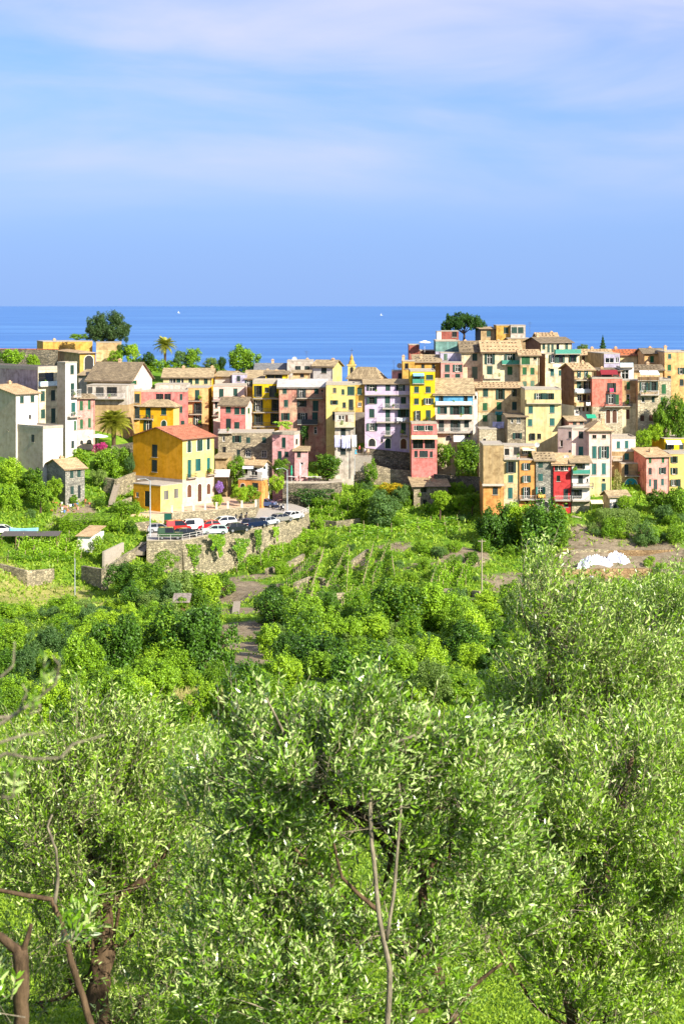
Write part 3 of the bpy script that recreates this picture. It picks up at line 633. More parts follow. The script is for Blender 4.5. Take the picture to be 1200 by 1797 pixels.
house('B', 'salmon_house', 'salmon pink house with slate roof standing above the stone ruin', (800, 990), 562, 790, 330, 'rose', -10, xs=1042, roof=('gx', 500, 'dark'), win=[(861, 592, 34, 50, 'c'), (926, 605, 34, 46, 'c'), (972, 605, 30, 46, 'c'), (862, 700, 36, 70, 'k'), (925, 713, 34, 46, 'c')], right=[(1014, 603, 14, 36, 'g')], rightc='palepink')
house('B', 'stone_house', 'wide old stone house with white framed windows beside the pink house', (785, 1192), 772, 1000, 322, 'stone', 0, d=8, roof=('flat', .2), win=[(826, 815, 18, 34, 'p'), (926, 816, 62, 48, 'o'), (1010, 825, 28, 40, 'c'), (1130, 825, 28, 42, 'c'), (830, 898, 24, 44, 'r'), (937, 928, 24, 60, 'd'), (1010, 925, 32, 50, 'p'), (1130, 928, 32, 50, 'p')], bal=[(785, 890, 740, 768, .7, 'w')])
house('B', 'yellow_villa', 'large golden yellow house with red tiled roof and white ground floor by car park', (517, 757), 818, 1312, 295, 'paleyellow', 52, xs=145, roof=('gx', 728, 'redroof'), bands=[(1122, 'plinth')], leftc='amber',  # amber gable colour stands for shade, pale yellow front for sunlight
      win=[(567, 870, 22, 86, 'a'), (637, 862, 18, 82, 'a'), (658, 860, 16, 80, 'a'), (710, 850, 20, 84, 'a'), (568, 1040, 22, 124, 't'), (634, 1010, 34, 84, 't'), (712, 1006, 20, 92, 't'), (568, 1205, 24, 88, 'B'), (645, 1218, 24, 124, 'B'), (712, 1190, 22, 74, 'B')],
      left=[(308, 905, 38, 86, 'k'), (307, 1018, 40, 84, 'k')], bal=[(543, 612, 1075, 1108, .7, 'i'), (690, 752, 1055, 1085, .7, 'i')], chim=[])
house('B', 'yellow_annex', 'low golden yellow annex with flat grey roof in front of the large yellow house', (352, 517), 1172, 1345, 288, 'paleyellow', 51, xs=148, roof=('flat', None), leftc='amber', win=[(395, 1236, 28, 62, 'x'), (470, 1223, 26, 62, 'x')], left=[(250, 1266, 36, 110, 'd'), (177, 1235, 22, 32, 'p')])  # left wall shade-toned like the large house, front sun-toned
house('B', 'white_cottage', 'small white upper cottage with tan roof and terrace above the orange house', (975, 1116), 1014, 1125, 311, 'white', -24, xs=1168, roof=('gx', 970, 'tan'), win=[(988, 1058, 24, 34, 'r'), (1055, 1060, 44, 56, 'p')], right=[(1132, 1040, 14, 34, 'k')])
house('B', 'orange_house', 'small orange house with roof terrace railing right of the large yellow house', (935, 1112), 1128, 1215, 306, 'orange', -24, xs=1160, roof=('flat', None), win=[(970, 1165, 30, 30, 'A'), (1063, 1173, 40, 50, 'k')], bal=[])
house('B', 'garden_shed', 'tiny shed with slate roof between the yellow house and the stone ruin', (762, 846), 958, 1000, 315, 'tan', -8, d=5, roof=('shed', 924, 'slate'), win=[])
# ---- centre
house('C', 'yellow_balcony_house', 'bright yellow house with stacked balconies and roof terrace', (203, 415), 432, 830, 336, 'yellow', 0, d=8, roof=('flat', .8), win=[(247, 492, 62, 84, 'n'), (315, 480, 30, 36, 'r'), (366, 492, 58, 84, 'n'), (245, 608, 66, 84, 'n'), (384, 604, 58, 84, 'n'), (245, 720, 66, 84, 'n'), (380, 716, 60, 84, 'n'), (245, 800, 26, 36, 'd')],
      bal=[(205, 412, 520, 548, .9, 'i'), (205, 412, 630, 660, .9, 'i'), (205, 412, 742, 775, .9, 'i')])
house('C', 'roof_kiosk', 'yellow rooftop room with brown roof on the balcony house', (305, 482), 352, 440, 345, 'yellow', 0, d=5, roof=('gx', 328, 'dark'), win=[(345, 374, 60, 36, 'r'), (410, 374, 56, 40, 'r')])
house('C', 'faded_red_house', 'large faded red and pink house with pale grey roof in the centre', (415, 793), 457, 860, 332, 'oldpink', 0, d=8, roof=('gx', 394, 'pale'), bands=[], win=[(460, 487, 32, 46, 'c'), (597, 492, 60, 76, 'n'), (716, 488, 32, 48, 'c'), (763, 488, 14, 16, 'r'), (470, 590, 32, 52, 'c'), (598, 592, 66, 46, 'n'), (709, 610, 42, 76, 'c'), (467, 697, 64, 52, 'o'), (605, 700, 66, 60, 'n'), (705, 700, 40, 70, 'c'), (603, 800, 34, 52, 'p'), (709, 808, 22, 52, 'p')],
      bal=[(555, 770, 510, 546, .9, 'i'), (562, 725, 718, 756, .9, 'D')])
house('C', 'pale_yellow_house', 'pale yellow house with flat roof terrace left of the lilac house', (795, 1028), 442, 900, 326, 'paleyellow', 0, d=8, roof=('flat', .4), win=[(863, 484, 26, 36, 'r'), (931, 497, 22, 38, 'c'), (998, 488, 52, 66, 'c'), (860, 582, 54, 34, 'o'), (941, 603, 24, 40, 'k'), (996, 600, 36, 80, 'k'), (860, 690, 24, 60, 'k')], bal=[(885, 1024, 622, 658, 1.1, 'i')])
house('C', 'yellow_bridge_house', 'narrow yellow house spanning the dark alley beside the lilac house', (1026, 1103), 440, 662, 326.5, 'ochre', 0, d=7, ext=.0, roof=('flat', .3), win=[(1066, 492, 36, 52, 'c'), (1066, 600, 28, 32, 'p')])
house('C', 'cream_balcony_tower', 'slim grey-white tower with cream balcony above and washing below', (866, 1022), 680, 1080, 321, 'greywhite', 0, d=5, roof=('flat', None), bands=[], win=[(905, 705, 20, 36, 'p'), (930, 705, 18, 34, 'p'), (961, 718, 18, 62, 'e'), (932, 822, 36, 56, 'k'), (932, 968, 38, 72, 'k')], bal=[(866, 1024, 738, 778, .9, 'c')])
house('C', 'white_house', 'white flat-roofed house on the skyline right of the round tree', (480, 690), 248, 400, 362, 'greywhite', 0, d=8, roof=('flat', .1), win=[(566, 305, 42, 34, 'k'), (640, 305, 36, 34, 'k')], chim=[(640, .2)])
house('C', 'white_gable_house', 'white house with tan roof on the skyline left of the bell tower', (690, 850), 290, 400, 359, 'white', -22, xs=922, roof=('gx', 238, 'slate'), win=[(777, 320, 38, 46, 'k')], rightc='paleyellow')
house('C', 'slate_house', 'house with blue-grey slate roof right of the round tree', (225, 482), 318, 400, 364, 'beige', 0, d=9, roof=('gx', 266, 'grey'), chim=[(356, .7)], win=[])
house('C', 'tan_roof_house', 'low house with broad tan roof behind the yellow balcony house', (150, 440), 388, 470, 350, 'ochre', 0, d=10, roof=('gx', 322, 'slate'), win=[(165, 430, 50, 46, 'o')])
house('C', 'low_house', 'little house with brown shutters between skyline houses in the centre', (525, 660), 342, 400, 352, 'beige', 0, d=5, roof=('shed', 330, 'slate'), win=[(600, 365, 30, 26, 'r')])
house('D', 'church', 'church with dark pyramid slate roof beside the bell tower', (300, 346), 394, 460, 343, 'greywhite', 64, xs=52, roof=('hip', 296, 'slate'), win=[], cat='church')
house('C', 'pink_house', 'small pink house with flat roof terrace below the faded red house', (360, 536), 845, 1110, 317, 'hotpink', -14, xs=582, roof=('flat', .5), win=[(452, 908, 28, 76, 'c'), (420, 1012, 28, 66, 'c'), (474, 1002, 28, 42, 'c')], right=[(556, 900, 12, 40, 'k')], rightc='palepink')
house('C', 'pink_annex', 'low pink annex with slate roof beside the restaurant terrace', (540, 646), 972, 1120, 315, 'hotpink', 0, d=5, roof=('shed', 945, 'slate'), win=[(575, 1005, 30, 42, 'k'), (598, 1078, 22, 22, 'p')])
# ---- centre right
house('D', 'lilac_house', 'tall lilac house with balconies and dark green shutters', (185, 552), 432, 960, 326, 'lilac', 0, d=8, roof=('gx', 394, 'slate'),
      win=[(243, 470, 76, 58, 'n'), (371, 470, 34, 60, 'c'), (473, 470, 66, 60, 'n'), (241, 566, 78, 52, 'o'), (368, 580, 40, 86, 'c'), (496, 566, 38, 52, 'c'), (241, 670, 38, 64, 'c'), (370, 686, 36, 86, 'c'), (495, 668, 76, 62, 'o'), (243, 781, 78, 58, 'o'), (371, 796, 34, 90, 'c'), (497, 796, 36, 90, 'c'), (243, 905, 50, 56, 'A'), (322, 892, 14, 26, 'r'), (371, 912, 38, 74, 'a'), (497, 916, 42, 76, 'B')],
      bal=[(185, 550, 488, 518, .8, 's'), (326, 550, 592, 630, .9, 'w'), (276, 550, 704, 740, 1.0, 'w'), (340, 402, 812, 848, .7, 'w'), (470, 526, 812, 845, .7, 'w')])
house('D', 'bright_yellow_house', 'bright lemon yellow tower house with blue awning at the top', (552, 752), 332, 755, 323, 'yellow', 0, d=9, roof=('flat', .3), win=[(617, 398, 90, 62, 'r'), (708, 378, 52, 36, 'c'), (602, 478, 36, 48, 'c'), (697, 478, 38, 46, 'c'), (602, 573, 36, 44, 'c'), (697, 573, 76, 46, 'o'), (610, 688, 52, 72, 'o'), (697, 686, 36, 76, 'c')],
      bal=[(570, 664, 392, 426, .5, 'G'), (556, 750, 705, 738, .8, 'i')])
house('D', 'red_veranda_house', 'rose red house with glazed verandas below the lemon yellow tower', (563, 768), 756, 1090, 317, 'rose', 0, d=6, roof=('flat', .2), win=[(597, 790, 34, 40, 'p'), (629, 790, 26, 38, 'c'), (655, 790, 20, 38, 'c'), (690, 790, 36, 40, 'p'), (722, 790, 24, 38, 'c'), (614, 920, 78, 66, 'r'), (710, 920, 78, 66, 'r'), (598, 1000, 26, 48, 'k'), (660, 1000, 60, 48, 'k'), (722, 1003, 22, 46, 'k')])
house('D', 'yellow_back_house', 'ochre yellow house with tan roof behind the lemon yellow tower', (590, 797), 258, 400, 341, 'ochre', 0, d=8, roof=('shed', 200, 'slate', 1), win=[(654, 290, 22, 30, 'k'), (739, 288, 22, 30, 'k')])
house('D', 'yellow_turret', 'narrow ochre house with chimney left of the lemon yellow tower', (488, 588), 250, 410, 338, 'ochre', 0, d=5, roof=('flat', None), win=[(522, 288, 26, 40, 'r')], chim=[(500, .9)])
house('D', 'pink_roof_room', 'small pink rooftop room with railing at the edge of the sea view', (408, 490), 330, 410, 340, 'pink', 0, d=5, roof=('flat', None), win=[(468, 370, 26, 46, 'd')])
house('D', 'brick_tower', 'brown brick block on the skyline left of the sun umbrella', (543, 626), 118, 260, 352, 'brick', 0, d=6, roof=('flat', None), win=[])
house('D', 'roof_terrace_house', 'dark roof terrace house with white sun umbrella on the skyline', (625, 757), 165, 260, 353, 'brown', 0, d=6, roof=('flat', None), win=[(690, 190, 40, 24, 'r')])
house('D', 'teal_house', 'pale teal walled house below the skyline terrace', (757, 950), 88, 260, 350, 'teal', 0, d=7, roof=('flat', .3), win=[], bands=[(170, 'lavender')])
house('D', 'lavender_terrace_room', 'lavender terrace room with one green shutter above the pink house', (795, 972), 182, 262, 345, 'lavender', 0, d=4, roof=('flat', None), win=[(837, 215, 26, 46, 'l')])
house('D', 'pink_house', 'pink house with blue-green shutters above the blue house roof', (800, 978), 262, 430, 339, 'pink', 0, d=5, roof=('flat', None), win=[(851, 305, 36, 56, 'c'), (935, 305, 66, 56, 'o'), (851, 366, 36, 28, 'c'), (935, 366, 36, 28, 'c')])
house('D', 'blue_house', 'sky blue topped house with tan roof and two long balconies', (752, 1058), 512, 920, 323, 'skyblue', 0, d=9, roof=('gx', 388, 'slate'), bands=[(602, 'greywhite'), (830, 'cream')],
      win=[(803, 552, 30, 58, 'n'), (1000, 552, 30, 60, 'n'), (812, 645, 72, 56, 'm'), (921, 655, 86, 88, 'o'), (1008, 645, 76, 60, 'm'), (803, 768, 38, 88, 'k'), (917, 765, 74, 86, 'n'), (1007, 752, 36, 60, 'k'), (860, 872, 38, 36, 'A'), (1020, 852, 26, 24, 'r')],
      bal=[(756, 1050, 572, 600, .5, 'V'), (755, 1052, 680, 714, 1.0, 'p'), (765, 1048, 786, 824, 1.0, 'w')], rightc='white')
house('D', 'white_sliver_house', 'thin white house wedged between blue house and beige house', (1060, 1100), 500, 740, 327, 'white', 0, d=6, roof=('flat', None), win=[(1079, 540, 16, 24, 'r')])
house('D', 'stone_shed', 'low stone shed with wide slate roof in the gully', (580, 858), 1262, 1420, 311, 'stone', 4, d=6, roof=('shed', 1192, 'slate'), win=[(660, 1290, 46, 40, 'r'), (670, 1390, 30, 36, 'r')])
# ---- upper right
house('E', 'tan_villa', 'tan flat-roofed house crowning the hilltop with green shutters', (510, 628), 145, 300, 366, 'ochre', 0, d=7, roof=('flat', None), win=[(588, 182, 36, 44, 'c'), (551, 280, 36, 28, 'c')])
house('E', 'grey_bay_house', 'pale grey bay with two green shutters on the crowning hilltop house', (626, 746), 145, 250, 365, 'greywhite', 0, d=7, roof=('flat', None), win=[(655, 182, 42, 44, 'c'), (706, 182, 40, 44, 'c')])
house('E', 'tan_plinth_house', 'tan lower storey with two green shutters under the grey bay', (600, 780), 250, 330, 362, 'tan', 0, d=6, roof=('flat', None), win=[(647, 277, 36, 32, 'c')])
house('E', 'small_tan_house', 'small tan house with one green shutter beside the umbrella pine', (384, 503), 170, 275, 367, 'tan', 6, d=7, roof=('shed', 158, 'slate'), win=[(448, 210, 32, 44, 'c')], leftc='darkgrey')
house('E', 'brown_terrace_room', 'brown terrace room with red awning under the umbrella pine', (64, 205), 192, 270, 358, 'brick', 0, d=5, roof=('flat', None), win=[(170, 215, 34, 40, 'r')])
house('E', 'white_terrace_wall', 'white rooftop stair head left of the umbrella pine', (30, 64), 196, 270, 357, 'white', 0, d=4, roof=('flat', None), win=[])
house('E', 'old_cream_house', 'weathered cream house with brown tiled roof left of the long cream house', (228, 402), 357, 610, 343, 'cream', 0, d=9, roof=('gx', 270, 'dark', 1), win=[(335, 400, 36, 54, 'c'), (335, 527, 40, 92, 'l')], chim=[])
house('E', 'cream_house', 'long cream house with stone-weighted tan roof and dark green balcony', (400, 706), 357, 620, 340, 'cream', 0, d=9, roof=('gx', 268, 'tan', 1), win=[(456, 413, 74, 82, 'o'), (619, 398, 76, 52, 'o'), (456, 523, 40, 92, 'c'), (619, 510, 36, 62, 'g')], bal=[(553, 692, 424, 456, 1.0, 'G'), (410, 545, 540, 572, .4, 'c')])
house('E', 'cream_veranda_house', 'cream house with green blind veranda at the right end of the cream row', (704, 857), 385, 680, 337, 'cream', 0, d=8, roof=('gx', 340, 'tan', 1), bands=[(466, 'beige')], win=[(747, 425, 62, 62, 'g'), (822, 410, 24, 20, 'r'), (738, 512, 32, 56, 'g'), (801, 513, 32, 52, 'g'), (738, 620, 30, 46, 'l'), (801, 615, 32, 46, 'l')])
house('E', 'beige_house', 'beige house with stone-weighted roof and washing below its windows', (358, 716), 647, 990, 327, 'beige', 0, d=8, roof=('gx', 603, 'tan', 1), bands=[(850, 'cream')], win=[(422, 688, 38, 60, 'c'), (542, 698, 60, 82, 'o'), (655, 687, 38, 58, 'n'), (418, 802, 36, 56, 'g'), (531, 795, 36, 56, 'g'), (655, 795, 36, 60, 'c'), (418, 896, 34, 50, 'g'), (531, 890, 36, 60, 'g')])
house('E', 'cream_tower_house', 'tall plain cream house with blue-grey shutters and top floor terrace', (742, 1034), 665, 1110, 318, 'creamy', 0, d=8, roof=('flat', .3), win=[(850, 730, 56, 70, 'o'), (896, 725, 36, 64, 'c'), (945, 730, 56, 70, 'o'), (787, 825, 34, 56, 't'), (961, 820, 36, 58, 't'), (783, 930, 34, 52, 't'), (961, 925, 36, 54, 't'), (800, 1045, 44, 50, 'n'), (855, 1042, 30, 40, 'r')], bal=[(750, 1034, 742, 772, .7, 's')])
house('E', 'stone_cottage', 'rough stone cottage with two white windows left of the tall cream house', (600, 750), 882, 1105, 317, 'stone', 0, d=5, roof=('shed', 870, 'dark'), win=[(690, 912, 30, 46, 'p'), (636, 918, 18, 30, 'p'), (680, 1038, 62, 46, 'o')])
house('E', 'ruined_outhouse', 'ruined stone outhouse with patch of red render under the washing', (372, 512), 985, 1110, 317, 'paleStone', 0, d=5, roof=('flat', None), win=[(412, 1080, 24, 36, 'p')], bands=[])
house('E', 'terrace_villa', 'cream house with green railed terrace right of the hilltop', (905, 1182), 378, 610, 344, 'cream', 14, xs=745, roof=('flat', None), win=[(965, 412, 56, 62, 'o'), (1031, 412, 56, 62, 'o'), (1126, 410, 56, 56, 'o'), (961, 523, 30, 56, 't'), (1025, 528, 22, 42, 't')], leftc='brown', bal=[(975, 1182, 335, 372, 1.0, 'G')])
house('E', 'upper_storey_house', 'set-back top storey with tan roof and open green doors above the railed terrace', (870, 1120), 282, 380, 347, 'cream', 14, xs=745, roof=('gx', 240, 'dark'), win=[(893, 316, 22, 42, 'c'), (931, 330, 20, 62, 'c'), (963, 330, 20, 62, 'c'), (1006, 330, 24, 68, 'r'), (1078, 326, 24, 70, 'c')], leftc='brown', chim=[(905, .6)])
house('E', 'low_roof_house', 'little house with stone-weighted tan roof on the skyline behind the railed terrace', (845, 1000), 234, 300, 362, 'tan', 0, d=6, roof=('gx', 203, 'tan', 1), win=[])
# ---- right
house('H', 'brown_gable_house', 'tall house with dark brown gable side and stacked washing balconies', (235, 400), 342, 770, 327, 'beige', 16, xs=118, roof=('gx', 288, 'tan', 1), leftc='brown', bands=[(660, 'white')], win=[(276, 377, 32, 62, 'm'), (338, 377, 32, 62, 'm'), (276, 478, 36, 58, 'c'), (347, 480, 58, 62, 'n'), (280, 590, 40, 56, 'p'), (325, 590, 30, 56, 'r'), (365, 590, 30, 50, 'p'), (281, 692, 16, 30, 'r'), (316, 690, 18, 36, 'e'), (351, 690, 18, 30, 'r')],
      bal=[(235, 400, 404, 434, 1.0, 'i'), (235, 408, 510, 545, 1.1, 'V'), (235, 404, 630, 660, 1.0, 's')])
house('H', 'salmon_house', 'salmon house with blank left wall and blocked brick arches at its foot', (392, 656), 424, 850, 325, 'salmon', 0, d=7, roof=('flat', .3), bands=[(668, 'paleStone')], win=[(563, 500, 68, 76, 'n'), (556, 600, 76, 82, 'n'), (612, 605, 28, 84, 'g'), (455, 752, 14, 40, 'e'), (532, 752, 36, 108, 'B'), (588, 752, 36, 104, 'B')], bal=[(498, 662, 628, 662, 1.1, 'i')])
house('H', 'beige_narrow_house', 'narrow beige house with one bright green shutter beside the brown pipes', (655, 782), 440, 800, 327, 'tan', 0, d=6, roof=('flat', None), bands=[(640, 'cream')], win=[(708, 485, 28, 62, 'g'), (708, 605, 28, 86, 'p'), (703, 735, 28, 76, 'e')], bal=[(664, 740, 630, 662, .7, 'i')])
house('H', 'white_roof_room', 'white rooftop room with latticed window and glass railing', (640, 757), 324, 445, 331, 'white', 0, d=5, roof=('flat', None), win=[(680, 385, 58, 76, 'p')], bal=[(612, 745, 282, 318, .9, 'V')])
house('H', 'red_terrace_room', 'terrace room with dark red awnings and planters above the salmon house', (462, 640), 352, 440, 331, 'brick', 0, d=5, roof=('shed', 330, 'dark'), win=[(520, 395, 80, 50, 'r'), (600, 395, 50, 44, 'r')], bal=[(498, 640, 405, 430, .9, 'T')])
house('H', 'awning_terrace_house', 'brown and beige house with white awnings over its roof terrace', (792, 975), 442, 905, 325, 'tan', 0, d=7, roof=('flat', None), bands=[(570, 'paleStone')], win=[(845, 495, 66, 74, 'o'), (930, 492, 66, 74, 'o'), (838, 606, 26, 48, 'p'), (927, 604, 24, 46, 'c'), (830, 770, 30, 46, 'e'), (910, 768, 36, 48, 'e'), (913, 866, 18, 40, 'r')], bal=[(808, 972, 526, 562, 1.1, 'w'), (790, 975, 408, 436, .3, 'T')])
house('H', 'green_shutter_house', 'cream corner house with arched bright green shutters above the ivy trees', (972, 1082), 440, 700, 326, 'paleStone', 0, d=7, roof=('flat', .4), win=[(1019, 514, 34, 78, 'g'), (1010, 612, 32, 52, 'g')])
house('H', 'stone_roof_house', 'low house with mossy stone-weighted roof behind the white awnings', (760, 1010), 345, 450, 335, 'beige', 0, d=7, roof=('gx', 300, 'dark', 1), win=[])
house('H', 'modern_grey_house', 'grey-roofed house with glazed loggia below the terracotta roof', (495, 634), 205, 330, 340, 'lavender', 10, xs=352, roof=('flat', None), win=[(545, 262, 74, 40, 'p'), (612, 258, 30, 44, 'p')], leftc='tan')
house('H', 'tan_roof_house', 'cream house with long stone-weighted roof left of the terracotta roof', (282, 566), 216, 330, 352, 'creamy', 0, d=8, roof=('gx', 165, 'tan', 1), win=[(315, 248, 20, 40, 'e')], chim=[(415, .3)])
house('H', 'terracotta_roof_house', 'cream house with terracotta tiled roof on the right skyline', (570, 852), 216, 350, 353, 'creamy', 0, d=9, roof=('gx', 166, 'terracotta', 1), win=[(822, 256, 62, 56, 'o')])
house('H', 'amber_house', 'amber yellow house with slate roof and two green shutters on right skyline', (850, 1022), 200, 380, 345, 'peach', 0, d=9, roof=('gx', 157, 'dark'), win=[(916, 252, 30, 52, 'g'), (988, 250, 30, 52, 'g')])
house('H', 'orange_house', 'tall pale orange house at the right edge of the skyline', (1026, 1260), 192, 600, 338, 'peach', 0, d=9, roof=('flat', .3), win=[(1071, 226, 26, 38, 't'), (1068, 325, 30, 50, 'g'), (1172, 354, 48, 52, 'o'), (1176, 456, 32, 52, 'k'), (1066, 420, 30, 40, 'k')], chim=[(1070, 1.0)])
house('H', 'pink_corner_house', 'pale pink corner house with roof terrace above the crimson house', (212, 366), 872, 1420, 309, 'palepink', -4, d=9, roof=('flat', .4), win=[(293, 915, 38, 56, 'k'), (293, 1060, 38, 80, 't'), (290, 1200, 36, 80, 't')], left=[])
house('H', 'pink_shaded_wing', 'shaded pink wing with narrow windows left of the pale pink corner house', (90, 216), 860, 1200, 309, 'palepink', -34, d=8, roof=('flat', .2), win=[(122, 990, 22, 52, 'p'), (198, 915, 16, 52, 'k'), (197, 1075, 14, 44, 'k')])
house('H', 'pink_house', 'tall pale pink and yellow house with green shutters above the garden shed', (364, 562), 882, 1420, 307, 'palepink', 0, d=9, roof=('hip', 790, 'tan'), bands=[(1285, 'creamy')], win=[(411, 931, 32, 30, 'r'), (495, 931, 32, 30, 'r'), (411, 1068, 36, 100, 't'), (495, 1068, 80, 100, 'm'), (409, 1215, 36, 90, 't'), (494, 1213, 34, 92, 't'), (492, 1311, 26, 20, 'r'), (492, 1376, 36, 66, 't')])
house('H', 'roof_stair_room', 'small brown roofed stair room on the pale pink roof terrace', (188, 318), 790, 870, 316, 'oldpink', 14, d=5, roof=('gx', 752, 'slate'), win=[(238, 812, 30, 44, 'k'), (298, 808, 30, 64, 'd')])
house('H', 'white_house', 'white house with two teal shutters and terrace beside the tall pink house', (566, 772), 948, 1180, 314, 'white', 0, d=7, roof=('flat', .4), win=[(621, 1003, 28, 56, 't'), (694, 1000, 28, 60, 't'), (694, 1106, 34, 52, 't')], bands=[(1062, 'tan')], bal=[(566, 652, 1100, 1135, 1.0, 'w')])
house('H', 'teal_door_house', 'stone and render house base with arched teal door', (648, 790), 1170, 1420, 311, 'tan', 0, d=5, roof=('flat', None), win=[(692, 1220, 34, 80, 'k'), (733, 1345, 96, 92, 'q')], bal=[(672, 820, 1235, 1272, .8, 'i')])
house('H', 'salmon_cottage', 'salmon pink house with tan roof and red shaded side wall', (866, 1066), 1108, 1450, 307, 'pink', 12, xs=757, roof=('shed', 1036, 'tan'), leftc='salmon', win=[(899, 1141, 22, 42, 'g'), (1012, 1138, 24, 40, 'g'), (899, 1235, 26, 54, 'k'), (1007, 1230, 54, 52, 'o'), (899, 1336, 20, 56, 't'), (946, 1352, 30, 82, 'd'), (1008, 1329, 24, 54, 't')])  # left wall coloured redder to stand for its shade
house('H', 'yellow_house', 'lemon yellow house with green shutters at the right edge', (1068, 1260), 1085, 1400, 310, 'paleyellow', 0, d=7, roof=('flat', .2), win=[(1110, 1132, 58, 54, 'o'), (1110, 1233, 58, 52, 'o'), (1108, 1335, 62, 52, 'o'), (1154, 1347, 26, 78, 'd')])
house('H', 'yellow_upper_house', 'golden yellow upper storey with white awning at the right edge', (1025, 1260), 952, 1100, 318, 'yellow', 10, xs=900, roof=('flat', None), win=[(1070, 1020, 70, 40, 'o'), (1175, 1015, 40, 50, 'k')], leftc='gold')
house('H', 'garden_hut', 'small cream hut with slate roof and dark door below the tall pink house', (546, 706), 1452, 1585, 297, 'white', 14, xs=486, roof=('gx', 1405, 'slate'), leftc='beige', win=[(592, 1540, 34, 64, 'd')])
# ---- lower right row
house('G', 'tan_house', 'tan house with blank wall and white coping at the left of the lower row', (150, 347), 335, 1010, 300, 'tan', 0, d=8, roof=('flat', .2), bands=[(712, 'orange')], win=[(264, 772, 46, 66, 'k')], left=[(148, 520, 4, 80, 'k'), (148, 650, 4, 80, 'k')])
house('G', 'cream_yellow_house', 'cream yellow house with three green shutters next to the blank tan house', (347, 495), 470, 1040, 300.3, 'creamy', 0, d=8, roof=('flat', None), bands=[(700, 'beige'), (850, 'cream')], win=[(412, 545, 92, 98, 'n'), (412, 655, 46, 66, 't'), (408, 792, 42, 98, 't'), (433, 945, 38, 84, 't')], bal=[(345, 497, 428, 466, .5, 'w')])
house('G', 'terrace_room', 'white terrace room with open front on the cream yellow house', (345, 500), 342, 470, 303, 'greywhite', 0, d=5, roof=('flat', None), win=[(376, 400, 40, 60, 'r'), (470, 390, 50, 70, 'r')])
house('G', 'orange_row_house', 'orange house with open green shutters beside the grey stone house', (495, 655), 478, 1040, 300, 'orange', 0, d=8, roof=('flat', None), win=[(560, 538, 76, 62, 'o'), (560, 657, 78, 60, 'o'), (562, 790, 72, 102, 'o'), (564, 880, 24, 26, 'e')], bal=[(497, 652, 812, 850, .9, 'w')])
house('G', 'awning_terrace_room', 'cream terrace room with pale awning on the orange house', (503, 657), 345, 478, 303.5, 'beige', 0, d=5, roof=('flat', None), win=[(555, 395, 70, 40, 'o'), (605, 410, 18, 50, 'd')], bal=[(503, 655, 440, 470, .3, 'T')])
house('G', 'grey_stone_house', 'grey stone house with slate roof left of the crimson house', (655, 822), 478, 1000, 299.7, 'greystone', 0, d=7, roof=('gx', 402, 'slate', 1), win=[(698, 517, 42, 66, 'c'), (697, 643, 42, 64, 't'), (695, 768, 88, 64, 'm'), (742, 902, 56, 60, 'A')], bal=[(640, 745, 805, 842, .8, 'T')])
house('G', 'crimson_house', 'crimson red house with white-barred balcony in the lower row', (822, 998), 512, 1000, 299.2, 'red', 0, d=7, roof=('gx', 410, 'tan'), win=[(848, 550, 26, 50, 'k'), (868, 550, 36, 50, 'p'), (905, 550, 26, 50, 'k'), (942, 550, 38, 50, 'p'), (868, 652, 34, 50, 'r'), (938, 802, 40, 92, 'k'), (940, 905, 36, 36, 'k')], bal=[(832, 985, 815, 858, .8, 'w')])
house('G', 'white_row_house', 'white house with three balconies at the right end of the lower row', (998, 1166), 498, 1010, 299, 'white', 0, d=7, roof=('gx', 438, 'slate'), bands=[(868, 'paleStone')], win=[(1072, 535, 94, 48, 'n'), (1080, 660, 42, 68, 'k'), (1145, 670, 12, 30, 'r'), (1042, 800, 92, 78, 'n')], bal=[(1000, 1166, 566, 603, 1.0, 'G'), (996, 1200, 692, 728, 1.1, 'i'), (996, 1166, 815, 860, 1.1, 'w')])
